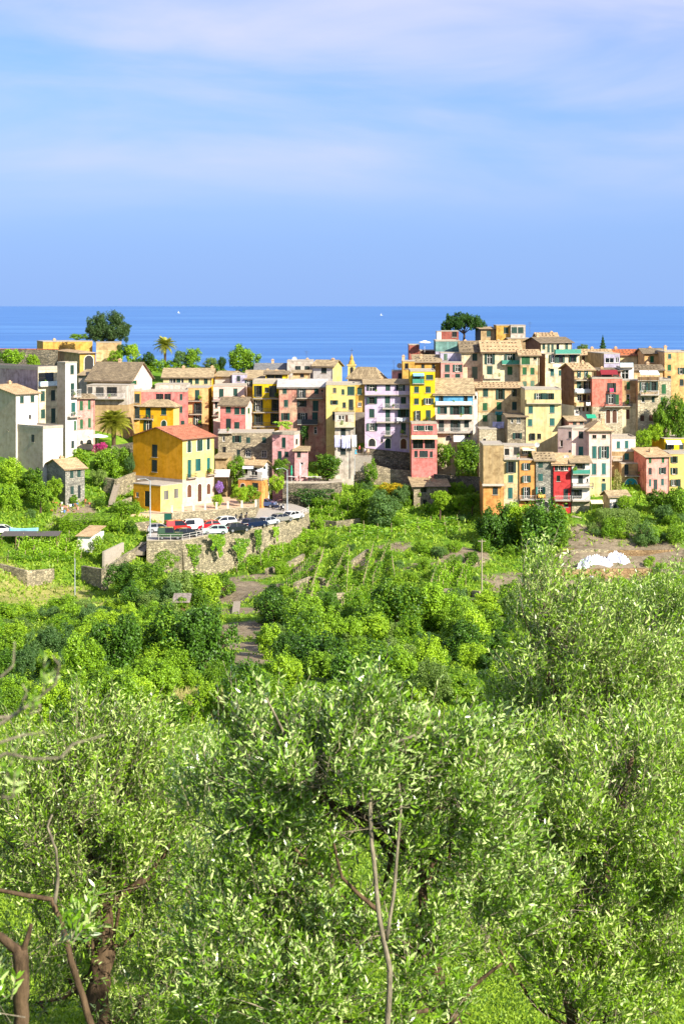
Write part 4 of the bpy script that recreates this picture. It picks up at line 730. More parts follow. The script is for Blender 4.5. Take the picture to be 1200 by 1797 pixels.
# ------------------------------------------------------------------ car park on its retaining wall
ZP = -40.0; POTS = []
def onz(px, py, z): Y = z * F / -(py - HY); return Vector(((px - CX) / F * Y, Y, z))
front_px = [(258, 950), (320, 950), (345, 945), (367, 940), (401, 935), (452, 927), (492, 918), (526, 908), (542, 900)]
back_px = [(540, 893), (520, 886), (495, 880), (462, 875), (430, 878), (449, 907), (302, 918), (262, 930)]
FR = [onz(x, y, ZP) for x, y in front_px]; BK = [onz(x, y, ZP) for x, y in back_px]
asph = P_('asphalt', (168, 160, 150), rough=.95)
o = MB().prism([p for p in FR + BK], (0, 0, -.35)).build('car_park_road', asph); tag(o, kind='structure')
wall_stone = stone('retaining_stone', rgb(128, 120, 102), rgb(186, 174, 144), rgb(96, 92, 74), 2.2, (1, 1, 1.6))
def strip_wall(name, label, pts, h, t, mat, top_over=.0, cat='wall', batter=.0, coping=None):
    """pts: 3D points along the top edge; h drop in metres (list or number)"""
    c = sum(pts, Vector()) / len(pts); e = empty(name, c); m = MB(); hs = h if isinstance(h, (list, tuple)) else [h] * len(pts)
    for (p, q, h0, h1) in zip(pts, pts[1:], hs, hs[1:]):
        dx = Vector((q.x - p.x, q.y - p.y, 0)); n = Vector((dx.y, -dx.x, 0)).normalized(); L = max(1, int(dx.length / 2.5))
        a, b = p - c, q - c; v = [a, b, b + n * batter * h1 - Vector((0, 0, h1)), a + n * batter * h0 - Vector((0, 0, h0))]
        m.face(v); m.face([a - n * t, b - n * t, b, a]); w_ = [b - n * t, a - n * t, a - n * t - Vector((0, 0, h0)), b - n * t - Vector((0, 0, h1))]; m.face(w_)
        m.face([a - n * t, a, v[3], w_[2]]); m.face([b, b - n * t, w_[3], v[2]])
    w = m.build('masonry', mat, e); w['label'] = label
    if coping:
        k = MB()
        for p, q in zip(pts, pts[1:]):
            dx = Vector((q.x - p.x, q.y - p.y, 0)); n = Vector((dx.y, -dx.x, 0)).normalized(); a, b = p - c, q - c
            k.prism([a + n * .08 + Vector((0, 0, .12)), b + n * .08 + Vector((0, 0, .12)), b - n * (t + .08) + Vector((0, 0, .12)), a - n * (t + .08) + Vector((0, 0, .12))], (0, 0, -.118))
        k.build('coping', coping, e)
    return tag(e, label, cat)
def railing(name, label, pts, h, gap, mat, cat='railing', bars=2, pr=.045):
    c = pts[0].copy(); e = empty(name, c)
    for k in range(bars):
        z = h * (1 - k / (bars + .3)); m = MB(); m.tube([p - c + Vector((0, 0, z)) for p in pts], pr * .7, 5); m.build('rail', mat, e)
    pm = None
    for p, q in zip(pts, pts[1:]):
        L = (q - p).length; n = max(1, int(round(L / gap)))
        for k in range(n):
            if pm is None: pm = MB().tube([(0, 0, -.05), (0, 0, h + .02)], pr, 5).mesh('post', mat)
            obj('post', pm, e, p + (q - p) * (k / n) - c)
    obj('post', pm, e, pts[-1] - c)
    return tag(e, label, cat)
off = Vector((0, 0, .02))
strip_wall('retaining_wall', 'tall stone retaining wall holding up the car park', [p + off for p in FR], [7.6, 7.8, 7.8, 8, 8, 7.5, 6.5, 5, 4], .6, wall_stone, batter=.10, coping=P_('concrete_coping', (170, 158, 132), rough=.95))
railing('car_park_railing', 'pale metal railing along the car park edge', [p + Vector((0, .3, .15)) for p in FR], .95, 2.0, P_('pale_metal', (206, 200, 190), rough=.5))
# terrace of the yellow house, with its posts
ZT = -38.2
tf = [onz(302, 918, ZP), onz(340, 914.5, ZP), onz(400, 910.5, ZP), onz(449, 907, ZP)]
strip_wall('terrace_wall', 'stone wall with terrace of the large yellow house above the parked cars', [Vector((p.x, p.y, ZT)) for p in tf] , 2.4, .4, wall_stone, coping=P_('concrete_coping', (170, 158, 132)))
tp = [Vector((p.x, p.y + .2, ZT - .1)) for p in tf] + [Vector((tf[-1].x, tf[-1].y + 18, ZT - .1)), Vector((tf[0].x - 9, tf[0].y + 22, ZT - .1)), Vector((tf[0].x - 9, tf[0].y - 1, ZT - .1))]
o = MB().prism(tp, (0, 0, -2.5)).build('terrace_paving', P_('terrace_tiles', (206, 170, 140), rough=.9)); tag(o, kind='structure')
strip_wall('terrace_wall', 'shaded side wall of the yellow house terrace facing the road', [Vector((tf[-1].x + .02, tf[-1].y, ZT)), Vector((tf[-1].x + .02, tf[-1].y + 18, ZT))], 2.4, .4, wall_stone)
pe = empty('terrace_fence', tf[0] + Vector((0, 0, 1.8))); pmesh = MB().box((-.17, -.17, 0), (.17, .17, 1.15)).box((-.22, -.22, 1.15), (.22, .22, 1.25)).mesh('pillar', P_('pillar_render', (222, 208, 186), rough=.9))
for i, (p, q) in enumerate(zip(tf, tf[1:])):
    n = max(2, int((q - p).length / 2.0))
    for k in range(n + (1 if i == 2 else 0)): obj('pillar', pmesh, pe, p + (q - p) * k / n - tf[0] + Vector((0, .2, .12)))
MB().tube([Vector((p.x, p.y + .2, ZT + .9)) - pe.location for p in tf], .03, 5).build('rail', iron(), pe)
tag(pe, 'row of short pale pillars with rail round the yellow house terrace', 'fence')
strip_wall('garden_gate_wall', 'dark green sheet fence left of the terrace wall', [onz(232, 921, ZP) + Vector((0, 4, 1.8)), onz(268, 921, ZP) + Vector((0, 3, 1.8)), onz(300, 919, ZP) + Vector((0, .2, 1.8))], 2.2, .06, P_('green_sheeting', (30, 100, 86), rough=.7), cat='fence')
# left garden walls
strip_wall('garden_wall', 'sunlit dry stone wall corner below the left vine garden', [P(-60, 975, 252), P(48, 1002, 246), P(96, 998, 250)], [1.6, 2.8, 2.6], .5, wall_stone)
strip_wall('garden_wall', 'long stepped stone wall running from the meadow up to the car park steps', [P(143, 993, 252), P(185, 1000, 246), P(225, 972, 262), P(262, 950, 268)], [2.6, 3.2, 3.6, 3.4], .6, wall_stone)
strip_wall('garden_wall', 'tall concrete grey wall panel at the end of the left vine garden', [P(184, 968, 258), P(218, 952, 266)], [4.2, 4.2], .4, conc())
strip_wall('garden_wall', 'stone wall below the car park lamp at the left end', [P(238, 918, 276), P(263, 915, 277)], [3.6, 3.4], .5, wall_stone)
strip_wall('garden_wall', 'stone wall carrying the garden steps left of the yellow house', [P(182, 838, 297), P(205, 842, 295), P(240, 828, 303)], [3, 3.6, 4], .5, wall_stone)
strip_wall('garden_wall', 'lower stone wall beside the garden steps', [P(190, 888, 288), P(232, 872, 292)], [2.2, 3], .4, wall_stone)
strip_wall('alley_wall', 'grey stone wall under the alley and its ramp below the lilac house', [P(585, 818, 321), P(617, 802, 322), P(652, 815, 321.5), P(690, 824, 321), P(722, 826, 321)], [5, 6, 4.5, 4, 4], .5, wallmat('stone'))
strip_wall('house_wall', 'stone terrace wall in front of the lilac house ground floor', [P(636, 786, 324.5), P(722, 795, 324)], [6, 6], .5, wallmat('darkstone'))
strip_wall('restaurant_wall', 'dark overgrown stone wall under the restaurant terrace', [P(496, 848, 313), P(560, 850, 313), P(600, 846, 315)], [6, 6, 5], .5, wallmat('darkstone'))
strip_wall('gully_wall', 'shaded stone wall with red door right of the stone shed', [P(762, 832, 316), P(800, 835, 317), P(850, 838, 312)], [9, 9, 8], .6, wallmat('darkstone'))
strip_wall('vineyard_wall', 'low dry stone wall under the long vine terrace', [P(640, 950, 289), P(700, 948, 290), P(770, 953, 289), P(830, 950, 290)], [1.3, 1.4, 1.4, 1.3], .5, wall_stone)
strip_wall('vineyard_wall', 'dry stone edge below the brown soil plot', [P(760, 986, 270), P(800, 989, 269), P(850, 985, 271)], [1.5, 1.5, 1.5], .5, wall_stone)
strip_wall('slope_wall', 'brown earth and stone bank below the white sheets', [P(960, 1000, 263), P(1010, 1000, 264), P(1060, 998, 265), P(1130, 998, 266), P(1200, 1003, 266)], [2.6, 2.8, 2.8, 2.5, 2.4], .7, stone('earth_bank', rgb(140, 112, 80), rgb(176, 150, 112), rgb(104, 80, 54), 1.6), batter=.25)
strip_wall('slope_wall', 'upper earth bank above the white sheets', [P(985, 962, 278), P(1060, 966, 277), P(1130, 966, 278), P(1190, 965, 280)], [1.6, 1.6, 1.5, 1.5], .6, stone('earth_bank_upper', rgb(120, 98, 70), rgb(158, 134, 98), rgb(92, 72, 48), 1.6), batter=.25)
strip_wall('hut_wall', 'stone terrace wall left of the clipped hedge under the white row house', [P(1003, 905, 296), P(1040, 915, 294), P(1056, 912, 296)], [3.4, 3.2, 3], .6, wallmat('paleStone'))
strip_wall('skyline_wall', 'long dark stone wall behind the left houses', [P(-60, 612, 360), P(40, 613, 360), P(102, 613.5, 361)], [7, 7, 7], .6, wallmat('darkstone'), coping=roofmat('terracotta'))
railing('alley_railing', 'thin iron railing along the ramp below the lilac house', [P(652, 806, 321.8), P(690, 816, 321.3), P(722, 819, 321.2)], .95, 1.5, iron(), bars=3, pr=.03)
def steps(name, label, p0, p1, n, w, mat):
    c = p0.copy(); e = empty(name, c); d = (p1 - p0) / n; hd = Vector((d.x, d.y, 0)); s = Vector((hd.y, -hd.x, 0)).normalized() * w / 2
    for k in range(n):
        a = d * k; m = MB(); m.prism([a + s, a - s, a - s + hd * 1.15, a + s + hd * 1.15], (0, 0, -abs(d.z) - .5)); m.build('step', mat, e)
    return tag(e, label, 'steps')
steps('stone_steps', 'steep stone steps climbing beside the wall left of the yellow house', P(196, 879, 288), P(207, 842, 297), 14, 1.0, P_('step_stone', (150, 138, 120), rough=.95))
steps('stone_steps', 'short stone stairs at the left end of the car park wall', P(246, 968, 264), P(256, 950, 268), 9, 1.6, P_('step_stone', (150, 138, 120)))
steps('stone_steps', 'narrow stone steps on the dirt path below the car park', P(412, 1085, 214), P(416, 1056, 228), 12, 1.0, P_('step_stone', (150, 138, 120)))

# ------------------------------------------------------------------ cars
def paint(name, c, metal=.2):
    if name in MATS: return MATS[name]
    m, nt, nd, lk, b = newmat(name); b.inputs['Base Color'].default_value = rgb(*c); b.inputs['Roughness'].default_value = .25; b.inputs['Metallic'].default_value = metal; b.inputs['Coat Weight'].default_value = .5
    MATS[name] = m; return m
tyre = P_('tyre_rubber', (28, 28, 28), rough=.9); rimm = P_('wheel_rim', (170, 172, 176), rough=.35, metal=.6); lampm = P_('headlamp', (226, 228, 230), rough=.15); tailm = P_('tail_lamp', (170, 20, 20), rough=.3); plastic = P_('dark_trim', (34, 35, 36))
def carglass():
    if 'carglass' not in MATS:
        m, nt, nd, lk, b = newmat('car_glass'); b.inputs['Base Color'].default_value = (.012, .015, .018, 1); b.inputs['Roughness'].default_value = .06; MATS['carglass'] = m
    return MATS['carglass']
CAR = dict(hatch=(4.0, 1.70, 1.46, [(-2, .5), (-2, .78), (-1.92, .95), (1.05, .98), (1.85, .78), (2, .6), (2, .4), (1.9, .28), (-1.9, .28)], [(-1.85, .95), (-1.5, 1.40), (-.9, 1.46), (.1, 1.45), (.45, 1.38), (1.12, .97)]),
           suv=(4.4, 1.82, 1.66, [(-2.2, .5), (-2.2, .95), (-2.1, 1.08), (1.15, 1.08), (2.05, .96), (2.2, .75), (2.2, .45), (2.05, .34), (-2.1, .34)], [(-2.08, 1.08), (-1.75, 1.56), (-1.0, 1.66), (.1, 1.64), (.45, 1.56), (1.25, 1.07)]),
           sedan=(4.5, 1.76, 1.44, [(-2.25, .5), (-2.25, .86), (-2.15, .95), (1.1, .95), (2.05, .76), (2.25, .6), (2.25, .4), (2.1, .28), (-2.1, .28)], [(-1.9, .95), (-1.15, 1.38), (-.6, 1.44), (.15, 1.43), (.5, 1.36), (1.25, .94)]),
           van=(4.2, 1.80, 1.80, [(-2.1, .5), (-2.1, 1.0), (-2.08, 1.02), (1.2, 1.02), (1.95, .85), (2.1, .65), (2.1, .4), (2.0, .3), (-2.0, .3)], [(-2.08, 1.02), (-2.0, 1.72), (-1.8, 1.80), (.5, 1.80), (.75, 1.7), (1.35, 1.0)]),
           jeep=(3.9, 1.68, 1.90, [(-1.95, .6), (-1.95, 1.08), (-1.93, 1.12), (1.95, 1.12), (1.95, 1.05), (1.95, .6), (1.9, .48), (-1.9, .48)], [(-1.93, 1.12), (-1.9, 1.82), (-1.8, 1.90), (.3, 1.90), (.42, 1.84), (.66, 1.12)]))
def make_car(kind, pm):
    L, W, H, body, cab = CAR[kind]; m = MB(); hw = W / 2
    # body: section lofted across the width, tucked in at sill and shoulder
    ys = [(-hw, .93), (-hw + .04, 1.0), (hw - .04, 1.0), (hw, .93)]; n = len(body); base = len(m.v)
    cxm, czm = 0.0, .62
    for y, s in ys: m.v += [(cxm + (x - cxm) * (.985 if s < 1 else 1), y, czm + (z - czm) * s) for x, z in body]
    for i in range(3):
        for k in range(n):
            a, b = base + i * n + k, base + i * n + (k + 1) % n; m.f.append((a, b, b + n, a + n)); m.m.append(0)
    m.f.append(tuple(base + k for k in range(n))); m.m.append(0); m.f.append(tuple(base + 3 * n + k for k in reversed(range(n)))); m.m.append(0)
    parts = [('body', m.mesh('body', pm))]
    g = MB(); inset = .17; nn = len(cab); lo, hi = cab[0][1], H
    def yy(z): return hw - .05 - inset * (z - lo) / (hi - lo)
    A = [(x, -yy(z), z) for x, z in cab]; B_ = [(x, yy(z), z) for x, z in cab]
    g.face(A); g.face(list(reversed(B_)))
    for k in range(nn - 1): g.face([A[k], A[k + 1], B_[k + 1], B_[k]])
    glass = g.mesh('cabin_glass', carglass())
    r = MB(); t = .03
    for k in range(1, nn - 2): r.prism([Vector(A[k]) + Vector((0, -.01, .012)), Vector(A[k + 1]) + Vector((0, -.01, .012)), Vector(B_[k + 1]) + Vector((0, .01, .012)), Vector(B_[k]) + Vector((0, .01, .012))], (0, 0, -.05))
    for S in (A, B_):
        sg = -1 if S is A else 1
        for k0 in (0, nn - 2):
            p, q = Vector(S[k0]), Vector(S[k0 + 1]); r.tube([p + Vector((0, sg * .005, 0)), q + Vector((0, sg * .005, 0))], .045, 4)
        xm = (cab[2][0] + cab[3][0]) / 2 - .05; r.tube([(xm, sg * (yy(lo) + .005), lo), (xm, sg * (yy(hi) + .005), hi)], .05, 4)
        if kind in ('van', 'jeep'):
            xa = cab[1][0] + .1; r.face([(xa, sg * (yy(lo) + .012), lo), (xm, sg * (yy(lo) + .012), lo), (xm, sg * (yy(hi) + .012), hi), (xa, sg * (yy(hi) + .012), hi)])
    parts += [('cabin_glass', glass), ('roof', r.mesh('roof', pm))]
    wm = MB().tube([(0, -.1, 0), (0, .1, 0)], .32, 14).mesh('wheel', tyre); rm_ = MB().tube([(0, -.112, 0), (0, .112, 0)], .20, 10).mesh('rim', rimm)
    bm_ = MB(); X = L / 2
    bm_.box((X - .06, -hw + .12, .32), (X + .04, hw - .12, .48)); bm_.box((-X - .04, -hw + .12, .32), (-X + .06, hw - .12, .5)); parts.append(('bumper', bm_.mesh('bumper', plastic)))
    hz = body[4][1] - .1 if kind != 'jeep' else .92
    hl = MB().box((-.06, -.16, -.07), (.05, .16, .07)).mesh('headlight', lampm); tl = MB().box((-.05, -.1, -.12), (.05, .1, .12)).mesh('tail_light', tailm)
    return parts, wm, rm_, hl, tl, X, hw, hz, body
def car(kind, pm, label, pos, head, group='cars parked in the car park'):
    parts, wm, rm_, hl, tl, X, hw, hz, body = cached(('car', kind, pm.name), lambda: make_car(kind, pm))
    e = empty('parked_car', pos, head); e.scale = (1.08, 1.08, 1.08)
    for n_, me in parts: obj(n_, me, e)
    wx = X * .63
    for sx in (-1, 1):
        for sy in (-1, 1):
            w_ = obj('wheel', wm, e, (sx * wx, sy * (hw - .09), .32)); obj('rim', rm_, w_)
    for sy in (-1, 1):
        obj('headlight', hl, e, (X - .12, sy * (hw - .3), hz)); obj('tail_light', tl, e, (-X + .03, sy * (hw - .16), .82))
    return tag(e, label, 'car', group)
def jp(x, y): return vx('J', x), vy('J', y)
def carpos(x, y): px, py = jp(x, y); return onz(px, py, ZP) + Vector((0, 0, .004))
def edge_dir(i, j): d = FR[j] - FR[i]; return math.atan2(d.y, d.x)
h1, h2, h3 = edge_dir(3, 4), edge_dir(4, 6), edge_dir(6, 8)
PC = dict(silver=(190, 194, 198), redv=(178, 40, 36), white=(236, 236, 234), red=(206, 28, 40), green=(58, 84, 56), dark=(30, 36, 44), mint=(196, 222, 214), grey=(92, 98, 108), navy=(26, 40, 74), pale=(206, 212, 220), stone=(160, 156, 150), blue=(70, 92, 140))
def pc(k): return paint('paint_' + k, PC[k], .35 if k in ('silver', 'grey', 'pale', 'stone', 'blue', 'navy') else .05)
car('hatch', pc('silver'), 'silver hatchback by the green fence at the left end of the car park', carpos(215, 402), R(8))
car('van', pc('redv'), 'red small van parked beside the white van', carpos(325, 396), R(20))
car('van', pc('white'), 'white small van with rounded cab between the red van and red car', carpos(400, 390), R(200))
car('hatch', pc('red'), 'bright red hatchback in the row under the terrace wall', carpos(512, 384), R(205))
car('suv', pc('white'), 'white sport utility car under the terrace wall', carpos(605, 366), R(-152))
car('jeep', pc('green'), 'dark green boxy off-road car at the car park corner', carpos(280, 446), R(2))
car('hatch', pc('dark'), 'black hatchback behind the railing next to the green off-road car', carpos(382, 432), h1 - R(15))
car('hatch', pc('mint'), 'pale mint small hatchback at the car park railing', carpos(556, 414), R(188))
car('hatch', pc('dark'), 'dark charcoal hatchback at the railing left of the navy car', carpos(695, 398), h2 - R(25))
car('suv', pc('navy'), 'dark navy estate car at the railing in the middle of the row', carpos(800, 374), h2 - R(8))
car('hatch', pc('pale'), 'pale silver hatchback at the railing right of the navy car', carpos(888, 358), h2)
car('hatch', pc('stone'), 'brownish grey hatchback at the railing near the end', carpos(968, 338), h2 - R(10))
car('sedan', pc('white'), 'white saloon at the far right end of the car park railing', carpos(1036, 322), h3 - R(15))
car('suv', pc('blue'), 'blue people carrier on the road behind the terrace wall corner', onz(*jp(860, 247), ZP) + Vector((0, 0, .004)), R(-12))
_p = G(4, 938)
car('sedan', pc('white'), 'white car at the left edge behind the blue garden screen', Vector((_p.x, _p.y, _p.z + .1)), R(0))
def motorbike(label, pos, head, c):
    e = empty('motorbike', pos, head); wmx = MB()
    ring = [(math.cos(a) * .27, 0, math.sin(a) * .27) for a in [2 * math.pi * k / 14 for k in range(15)]]
    wmesh = cached('bikewheel', lambda: MB().tube(ring, .065, 5).box((-.25, -.015, -.02), (.25, .015, .02)).box((-.02, -.015, -.25), (.02, .015, .25)).mesh('wheel', tyre))
    for x in (-.68, .68): obj('wheel', wmesh, e, (x, 0, .33))
    b = MB(); b.prism([(-.85, -.13, .78), (-.3, -.15, .72), (.25, -.17, .95), (.5, -.13, .92), (.45, -.1, .5), (.1, -.12, .3), (-.35, -.12, .32)], (0, .27, 0)); b.build('body', c, e)
    MB().prism([(-.85, -.12, .86), (-.1, -.13, .84), (-.05, -.13, .76), (-.8, -.12, .78)], (0, .24, 0)).build('seat', plastic, e)
    MB().tube([(.68, 0, .33), (.42, 0, 1.02)], .05, 5).tube([(.36, -.36, 1.08), (.44, 0, 1.02), (.36, .36, 1.08)], .025, 5).build('fork', rimm, e)
    MB().prism([(.5, -.17, .95), (.62, -.12, 1.0), (.48, -.14, 1.34), (.42, -.15, 1.3)], (0, .3, 0)).build('windscreen', carglass(), e)
    return tag(e, label, 'motorbike', 'motorbikes in the car park')
motorbike('dark motorbike beside the white sport utility car under the terrace wall', carpos(680, 338), R(70), plastic)
motorbike('black motorbike in the middle of the pair below the terrace wall', carpos(715, 330), R(75), paint('paint_black', (18, 18, 20)))
motorbike('dark motorbike at the right of the group below the terrace wall', carpos(748, 324), R(80), paint('paint_darkred', (60, 16, 18)))
motorbike('blue motorbike behind the blue people carrier', onz(*jp(938, 262), ZP), R(-20), pc('navy'))
motorbike('dark blue motorbike nearest the lamp post at the far end', onz(*jp(972, 268), ZP), R(-70), pc('navy'))

# ------------------------------------------------------------------ lamp posts and poles
def lamp_post(label, base, h, arm, mat):
    e = empty('street_lamp', base); m = MB(); m.tube([(0, 0, -.1), (0, 0, h * .5), (0, 0, h)], [.13, .11, .08], 8); m.build('pole', mat, e)
    MB().tube([(0, 0, h - .1), (arm * .5, 0, h + .35), (arm, 0, h + .25)], .045, 6).build('arm', mat, e)
    MB().prism([(arm - .1, -.12, h + .3), (arm + .5 * (1 if arm > 0 else -1), -.1, h + .24), (arm + .5 * (1 if arm > 0 else -1), .1, h + .24), (arm - .1, .12, h + .3)], (0, 0, -.12)).build('lamp_head', P_('lamp_head', (214, 216, 218)), e)
    return tag(e, label, 'street lamp')
galv = P_('galvanised_steel', (176, 184, 190), rough=.45, metal=.3)
lamp_post('grey street lamp in front of the yellow annex', onz(264, 941, ZP) + Vector((0, 0, 0)), 9.6, -1.7, galv)
lamp_post('grey street lamp at the far end of the car park', onz(504, 895, ZP), 7.8, -1.6, galv)
def pole(name, label, base, h, r, mat, cat='pole', cross=0):
    e = empty(name, base); MB().tube([(0, 0, -.4), (0, 0, h)], [r, r * .75], 7).build('shaft', mat, e)
    if cross: MB().box((-cross, -.04, h - .35), (cross, .04, h - .25)).build('crossarm', mat, e)
    else: MB().box((-r, -r, h), (r, r, h + .08)).build('cap', mat, e)
    return tag(e, label, cat)
pole('utility_pole', 'slim pale pole standing in the meadow at left', G(132, 1048), 5.8, .09, galv)
pole('utility_pole', 'leaning grey wooden pole beside the brown soil plot', G(845, 1040), 8.2, .12, P_('grey_pole_wood', (160, 146, 128), rough=.9), cross=.6)
pole('alley_lamp_pole', 'slim grey pole under the washing at the alley', P(622, 830, 320), 9.3, .08, galv)
def wire(label, pts, sag=.8, r=.018):
    L = []
    for p, q in zip(pts, pts[1:]):
        for k in range(13): t = k / 12; L.append(p.lerp(q, t) - Vector((0, 0, sag * 4 * t * (1 - t))))
    o = MB().tube(L, r, 4).build('overhead_wire', P_('cable', (60, 60, 60))); tag(o, label, 'wire')
wire('thin overhead wire across the alley front from the pink annex', [P(508, 800, 318), P(590, 778, 319), P(622, 772, 320)], .3)
wire('overhead wire from the stone house to the car park lamp', [P(382, 796, 318), P(480, 800, 316), P(540, 806, 315)], .2)
wire('overhead wire running from the leaning pole to the trees', [P(846, 965, 252), P(900, 1000, 262)], .5)
# ------------------------------------------------------------------ bell tower
def bell_tower():
    Y = 373; p = P(vx('C', 970), vy('C', 350), Y); s = F / Y; w = (1033 - 970) / 4.615 / s
    e = empty('bell_tower', (p.x, p.y, p.z - 8)); h = (350 - 285) / 4.615 / s + 8
    MB().box((0, 0, 0), (w, w, h)).box((-.2, -.2, h), (w + .2, w + .2, h + .25)).box((-.12, -.12, h - 2.5), (w + .12, w + .12, h - 2.3)).build('shaft', wallmat('paleyellow'), e)
    put('belfry_opening', arch_mesh(.8, 1.9, P_('dark_opening', (26, 26, 26)), .05, -.03), e, (w / 2, 0, h - 1.25))
    m = MB(); prof = [(w * .42, .25), (w * .40, .7), (w * .30, 1.1), (w * .22, 1.3), (w * .22, 1.9), (w * .12, 2.3), (.06, 2.7), (.05, 3.0)]
    m.tube([(w / 2, w / 2, h + z) for _, z in prof], [r for r, _ in prof], 10); m.build('lantern', wallmat('ochre'), e)
    MB().box((w / 2 - .04, w / 2 - .04, h + 2.9), (w / 2 + .04, w / 2 + .04, h + 4.1)).box((w / 2 - .4, w / 2 - .035, h + 3.55), (w / 2 + .4, w / 2 + .035, h + 3.63)).build('cross', iron(), e)
    tag(e, 'small pale yellow bell tower with cross against the sea', 'bell tower')
bell_tower()
# ------------------------------------------------------------------ washing, awnings, umbrellas, terrace furniture
def cloth(name, label, px0, py0, px1, py1, Y, mat, cat='laundry', amp=.12, group=None):
    a = P(px0, py0, Y); b = P(px1, py1, Y); n, k = 14, 8; m = MB(); e_v = []
    ph = random.random() * 6
    for j in range(k + 1):
        for i in range(n + 1):
            t, s = i / n, j / k; m.v.append(((b.x - a.x) * t, amp * s * math.sin(t * 17 + ph) + .05 * math.sin(s * 5 + t * 9), (b.z - a.z) * s * (1 + .03 * math.sin(t * 23 + ph)) - .10 * math.sin(math.pi * t) * (1 - s)))
    for j in range(k):
        for i in range(n): q = j * (n + 1) + i; m.f.append((q, q + 1, q + n + 2, q + n + 1)); m.m.append(0)
    o = m.build(name, mat, smooth=True); o.location = (a.x, Y, a.z); md = o.modifiers.new('thick', 'SOLIDIFY'); md.thickness = .01
    return tag(o, label, cat, group)
white_c = P_('white_cloth', (236, 236, 240), rough=.9, var=.05); lav_c = P_('lavender_cloth', (196, 196, 232), rough=.9, var=.05); blue_c = P_('blue_cloth', (120, 140, 190), rough=.9)
D_, C_, E_, H_ = (lambda v: (lambda x, y: (vx(v, x), vy(v, y))))('D'), None, None, None
def vp(v, x, y): return vx(v, x), vy(v, y)
cloth('hanging_sheet', 'pale lavender sheet on the line left of the alley', *vp('C', 862, 850), *vp('C', 906, 948), 320.2, lav_c)
cloth('hanging_sheet', 'wide striped blue and white sheet on the line over the tower wall', *vp('C', 918, 850), *vp('C', 990, 955), 320.2, lav_c)
cloth('hanging_sheet', 'white towel on the line at the right of the washing by the alley', *vp('C', 1005, 845), *vp('C', 1040, 945), 320.0, white_c)
cloth('hanging_sheet', 'large pale lavender sheet hanging under the beige house windows', *vp('E', 478, 922), *vp('E', 572, 978), 325.6, lav_c)
cloth('hanging_sheet', 'teal towel drying under a window of the beige house', *vp('E', 500, 838), *vp('E', 560, 868), 325.9, P_('teal_cloth', (60, 130, 130), rough=.9))
cloth('hanging_sheet', 'white cloth on the lowest balcony of the brown gabled house', *vp('H', 338, 628), *vp('H', 376, 660), 325.2, white_c)
cloth('hanging_sheet', 'pale washing on the middle balcony of the brown gabled house', *vp('H', 245, 508), *vp('H', 310, 540), 325.0, white_c)
cloth('hanging_sheet', 'pink cloth on the salmon house balcony', *vp('H', 545, 505), *vp('H', 578, 540), 324.3, P_('pink_cloth', (226, 70, 120), rough=.9))
cloth('hanging_sheet', 'white washing below the terrace of the cream house right of the hilltop', *vp('E', 970, 455), *vp('E', 1030, 480), 343.2, white_c)
cloth('hanging_sheet', 'white towels hung on the lilac house balcony', *vp('D', 440, 705), *vp('D', 520, 735), 324.6, white_c)
cloth('hanging_sheet', 'yellow and orange cloths on the grey stone house balcony', *vp('G', 675, 805), *vp('G', 740, 838), 298.6, P_('orange_cloth', (236, 180, 90), rough=.9))
def awning(label, v, x0, x1, y0, y1, Y, dep, mat):
    a = P(*vp(v, x0, y0), Y); b = P(*vp(v, x1, y1), Y - dep); e = empty('awning', (a.x, Y, a.z)); w = P(*vp(v, x1, y0), Y).x - a.x; dz = b.z - a.z
    MB().prism([(0, 0, 0), (w, 0, 0), (w, -dep, dz), (0, -dep, dz)], (0, 0, -.05)).build('canopy', mat, e)
    for xx in (.05, w - .05): MB().tube([(xx, -dep + .05, dz - .04), (xx, -dep + .05, dz - 2.0)], .03, 5).build('post', iron(), e)
    return tag(e, label, 'awning')
awning('blue awning over the top balcony of the lemon yellow tower', 'D', 575, 662, 345, 368, 322.8, .9, P_('blue_awning', (120, 180, 214), rough=.8))
awning('left white awning over the roof terrace at right', 'H', 803, 880, 352, 388, 326.5, 2.2, white_c)
awning('right white awning over the roof terrace at right', 'H', 884, 966, 352, 388, 326.5, 2.2, white_c)
awning('white awning on the golden yellow upper storey at the right edge', 'H', 1035, 1165, 962, 1000, 317.5, 1.8, white_c)
awning('cream awning on the orange row house terrace', 'G', 520, 640, 358, 385, 303.2, 1.3, P_('cream_awning', (244, 220, 170), rough=.8))
awning('tan canopy over the glazed veranda of the rose red house', 'D', 560, 772, 848, 880, 316.8, .8, P_('tan_canopy', (216, 190, 150), rough=.8))
awning('grey slab canopy on the blank tan house', 'G', 140, 347, 704, 724, 299.9, .5, conc())
awning('white lean-to lattice at the foot of the blue house', 'D', 900, 990, 838, 900, 322.8, 1.2, P_('pale_lattice', (224, 222, 214)))
awning('cream canopy right of the white row house terrace', 'L', 678, 745, 117, 138, 297.5, 1.5, P_('cream_awning', (244, 220, 170)))
awning('white awning of the small white cottage', 'B', 970, 1050, 1020, 1038, 309.5, 1.5, white_c)
awning('pale pink porch roof at the right of the large yellow house', 'B', 758, 876, 1045, 1100, 305.0, 3.0, P_('porch_roof', (226, 204, 196), rough=.8))
awning('dark red canopy on the red terrace at right', 'H', 460, 610, 345, 385, 330.5, 1.5, P_('dark_red_cloth', (130, 30, 40), rough=.9))
awning('green parasol sheet over the pale pink roof terrace', 'H', 335, 418, 735, 768, 319.0, 2.0, P_('green_cloth', (30, 160, 120), rough=.8))
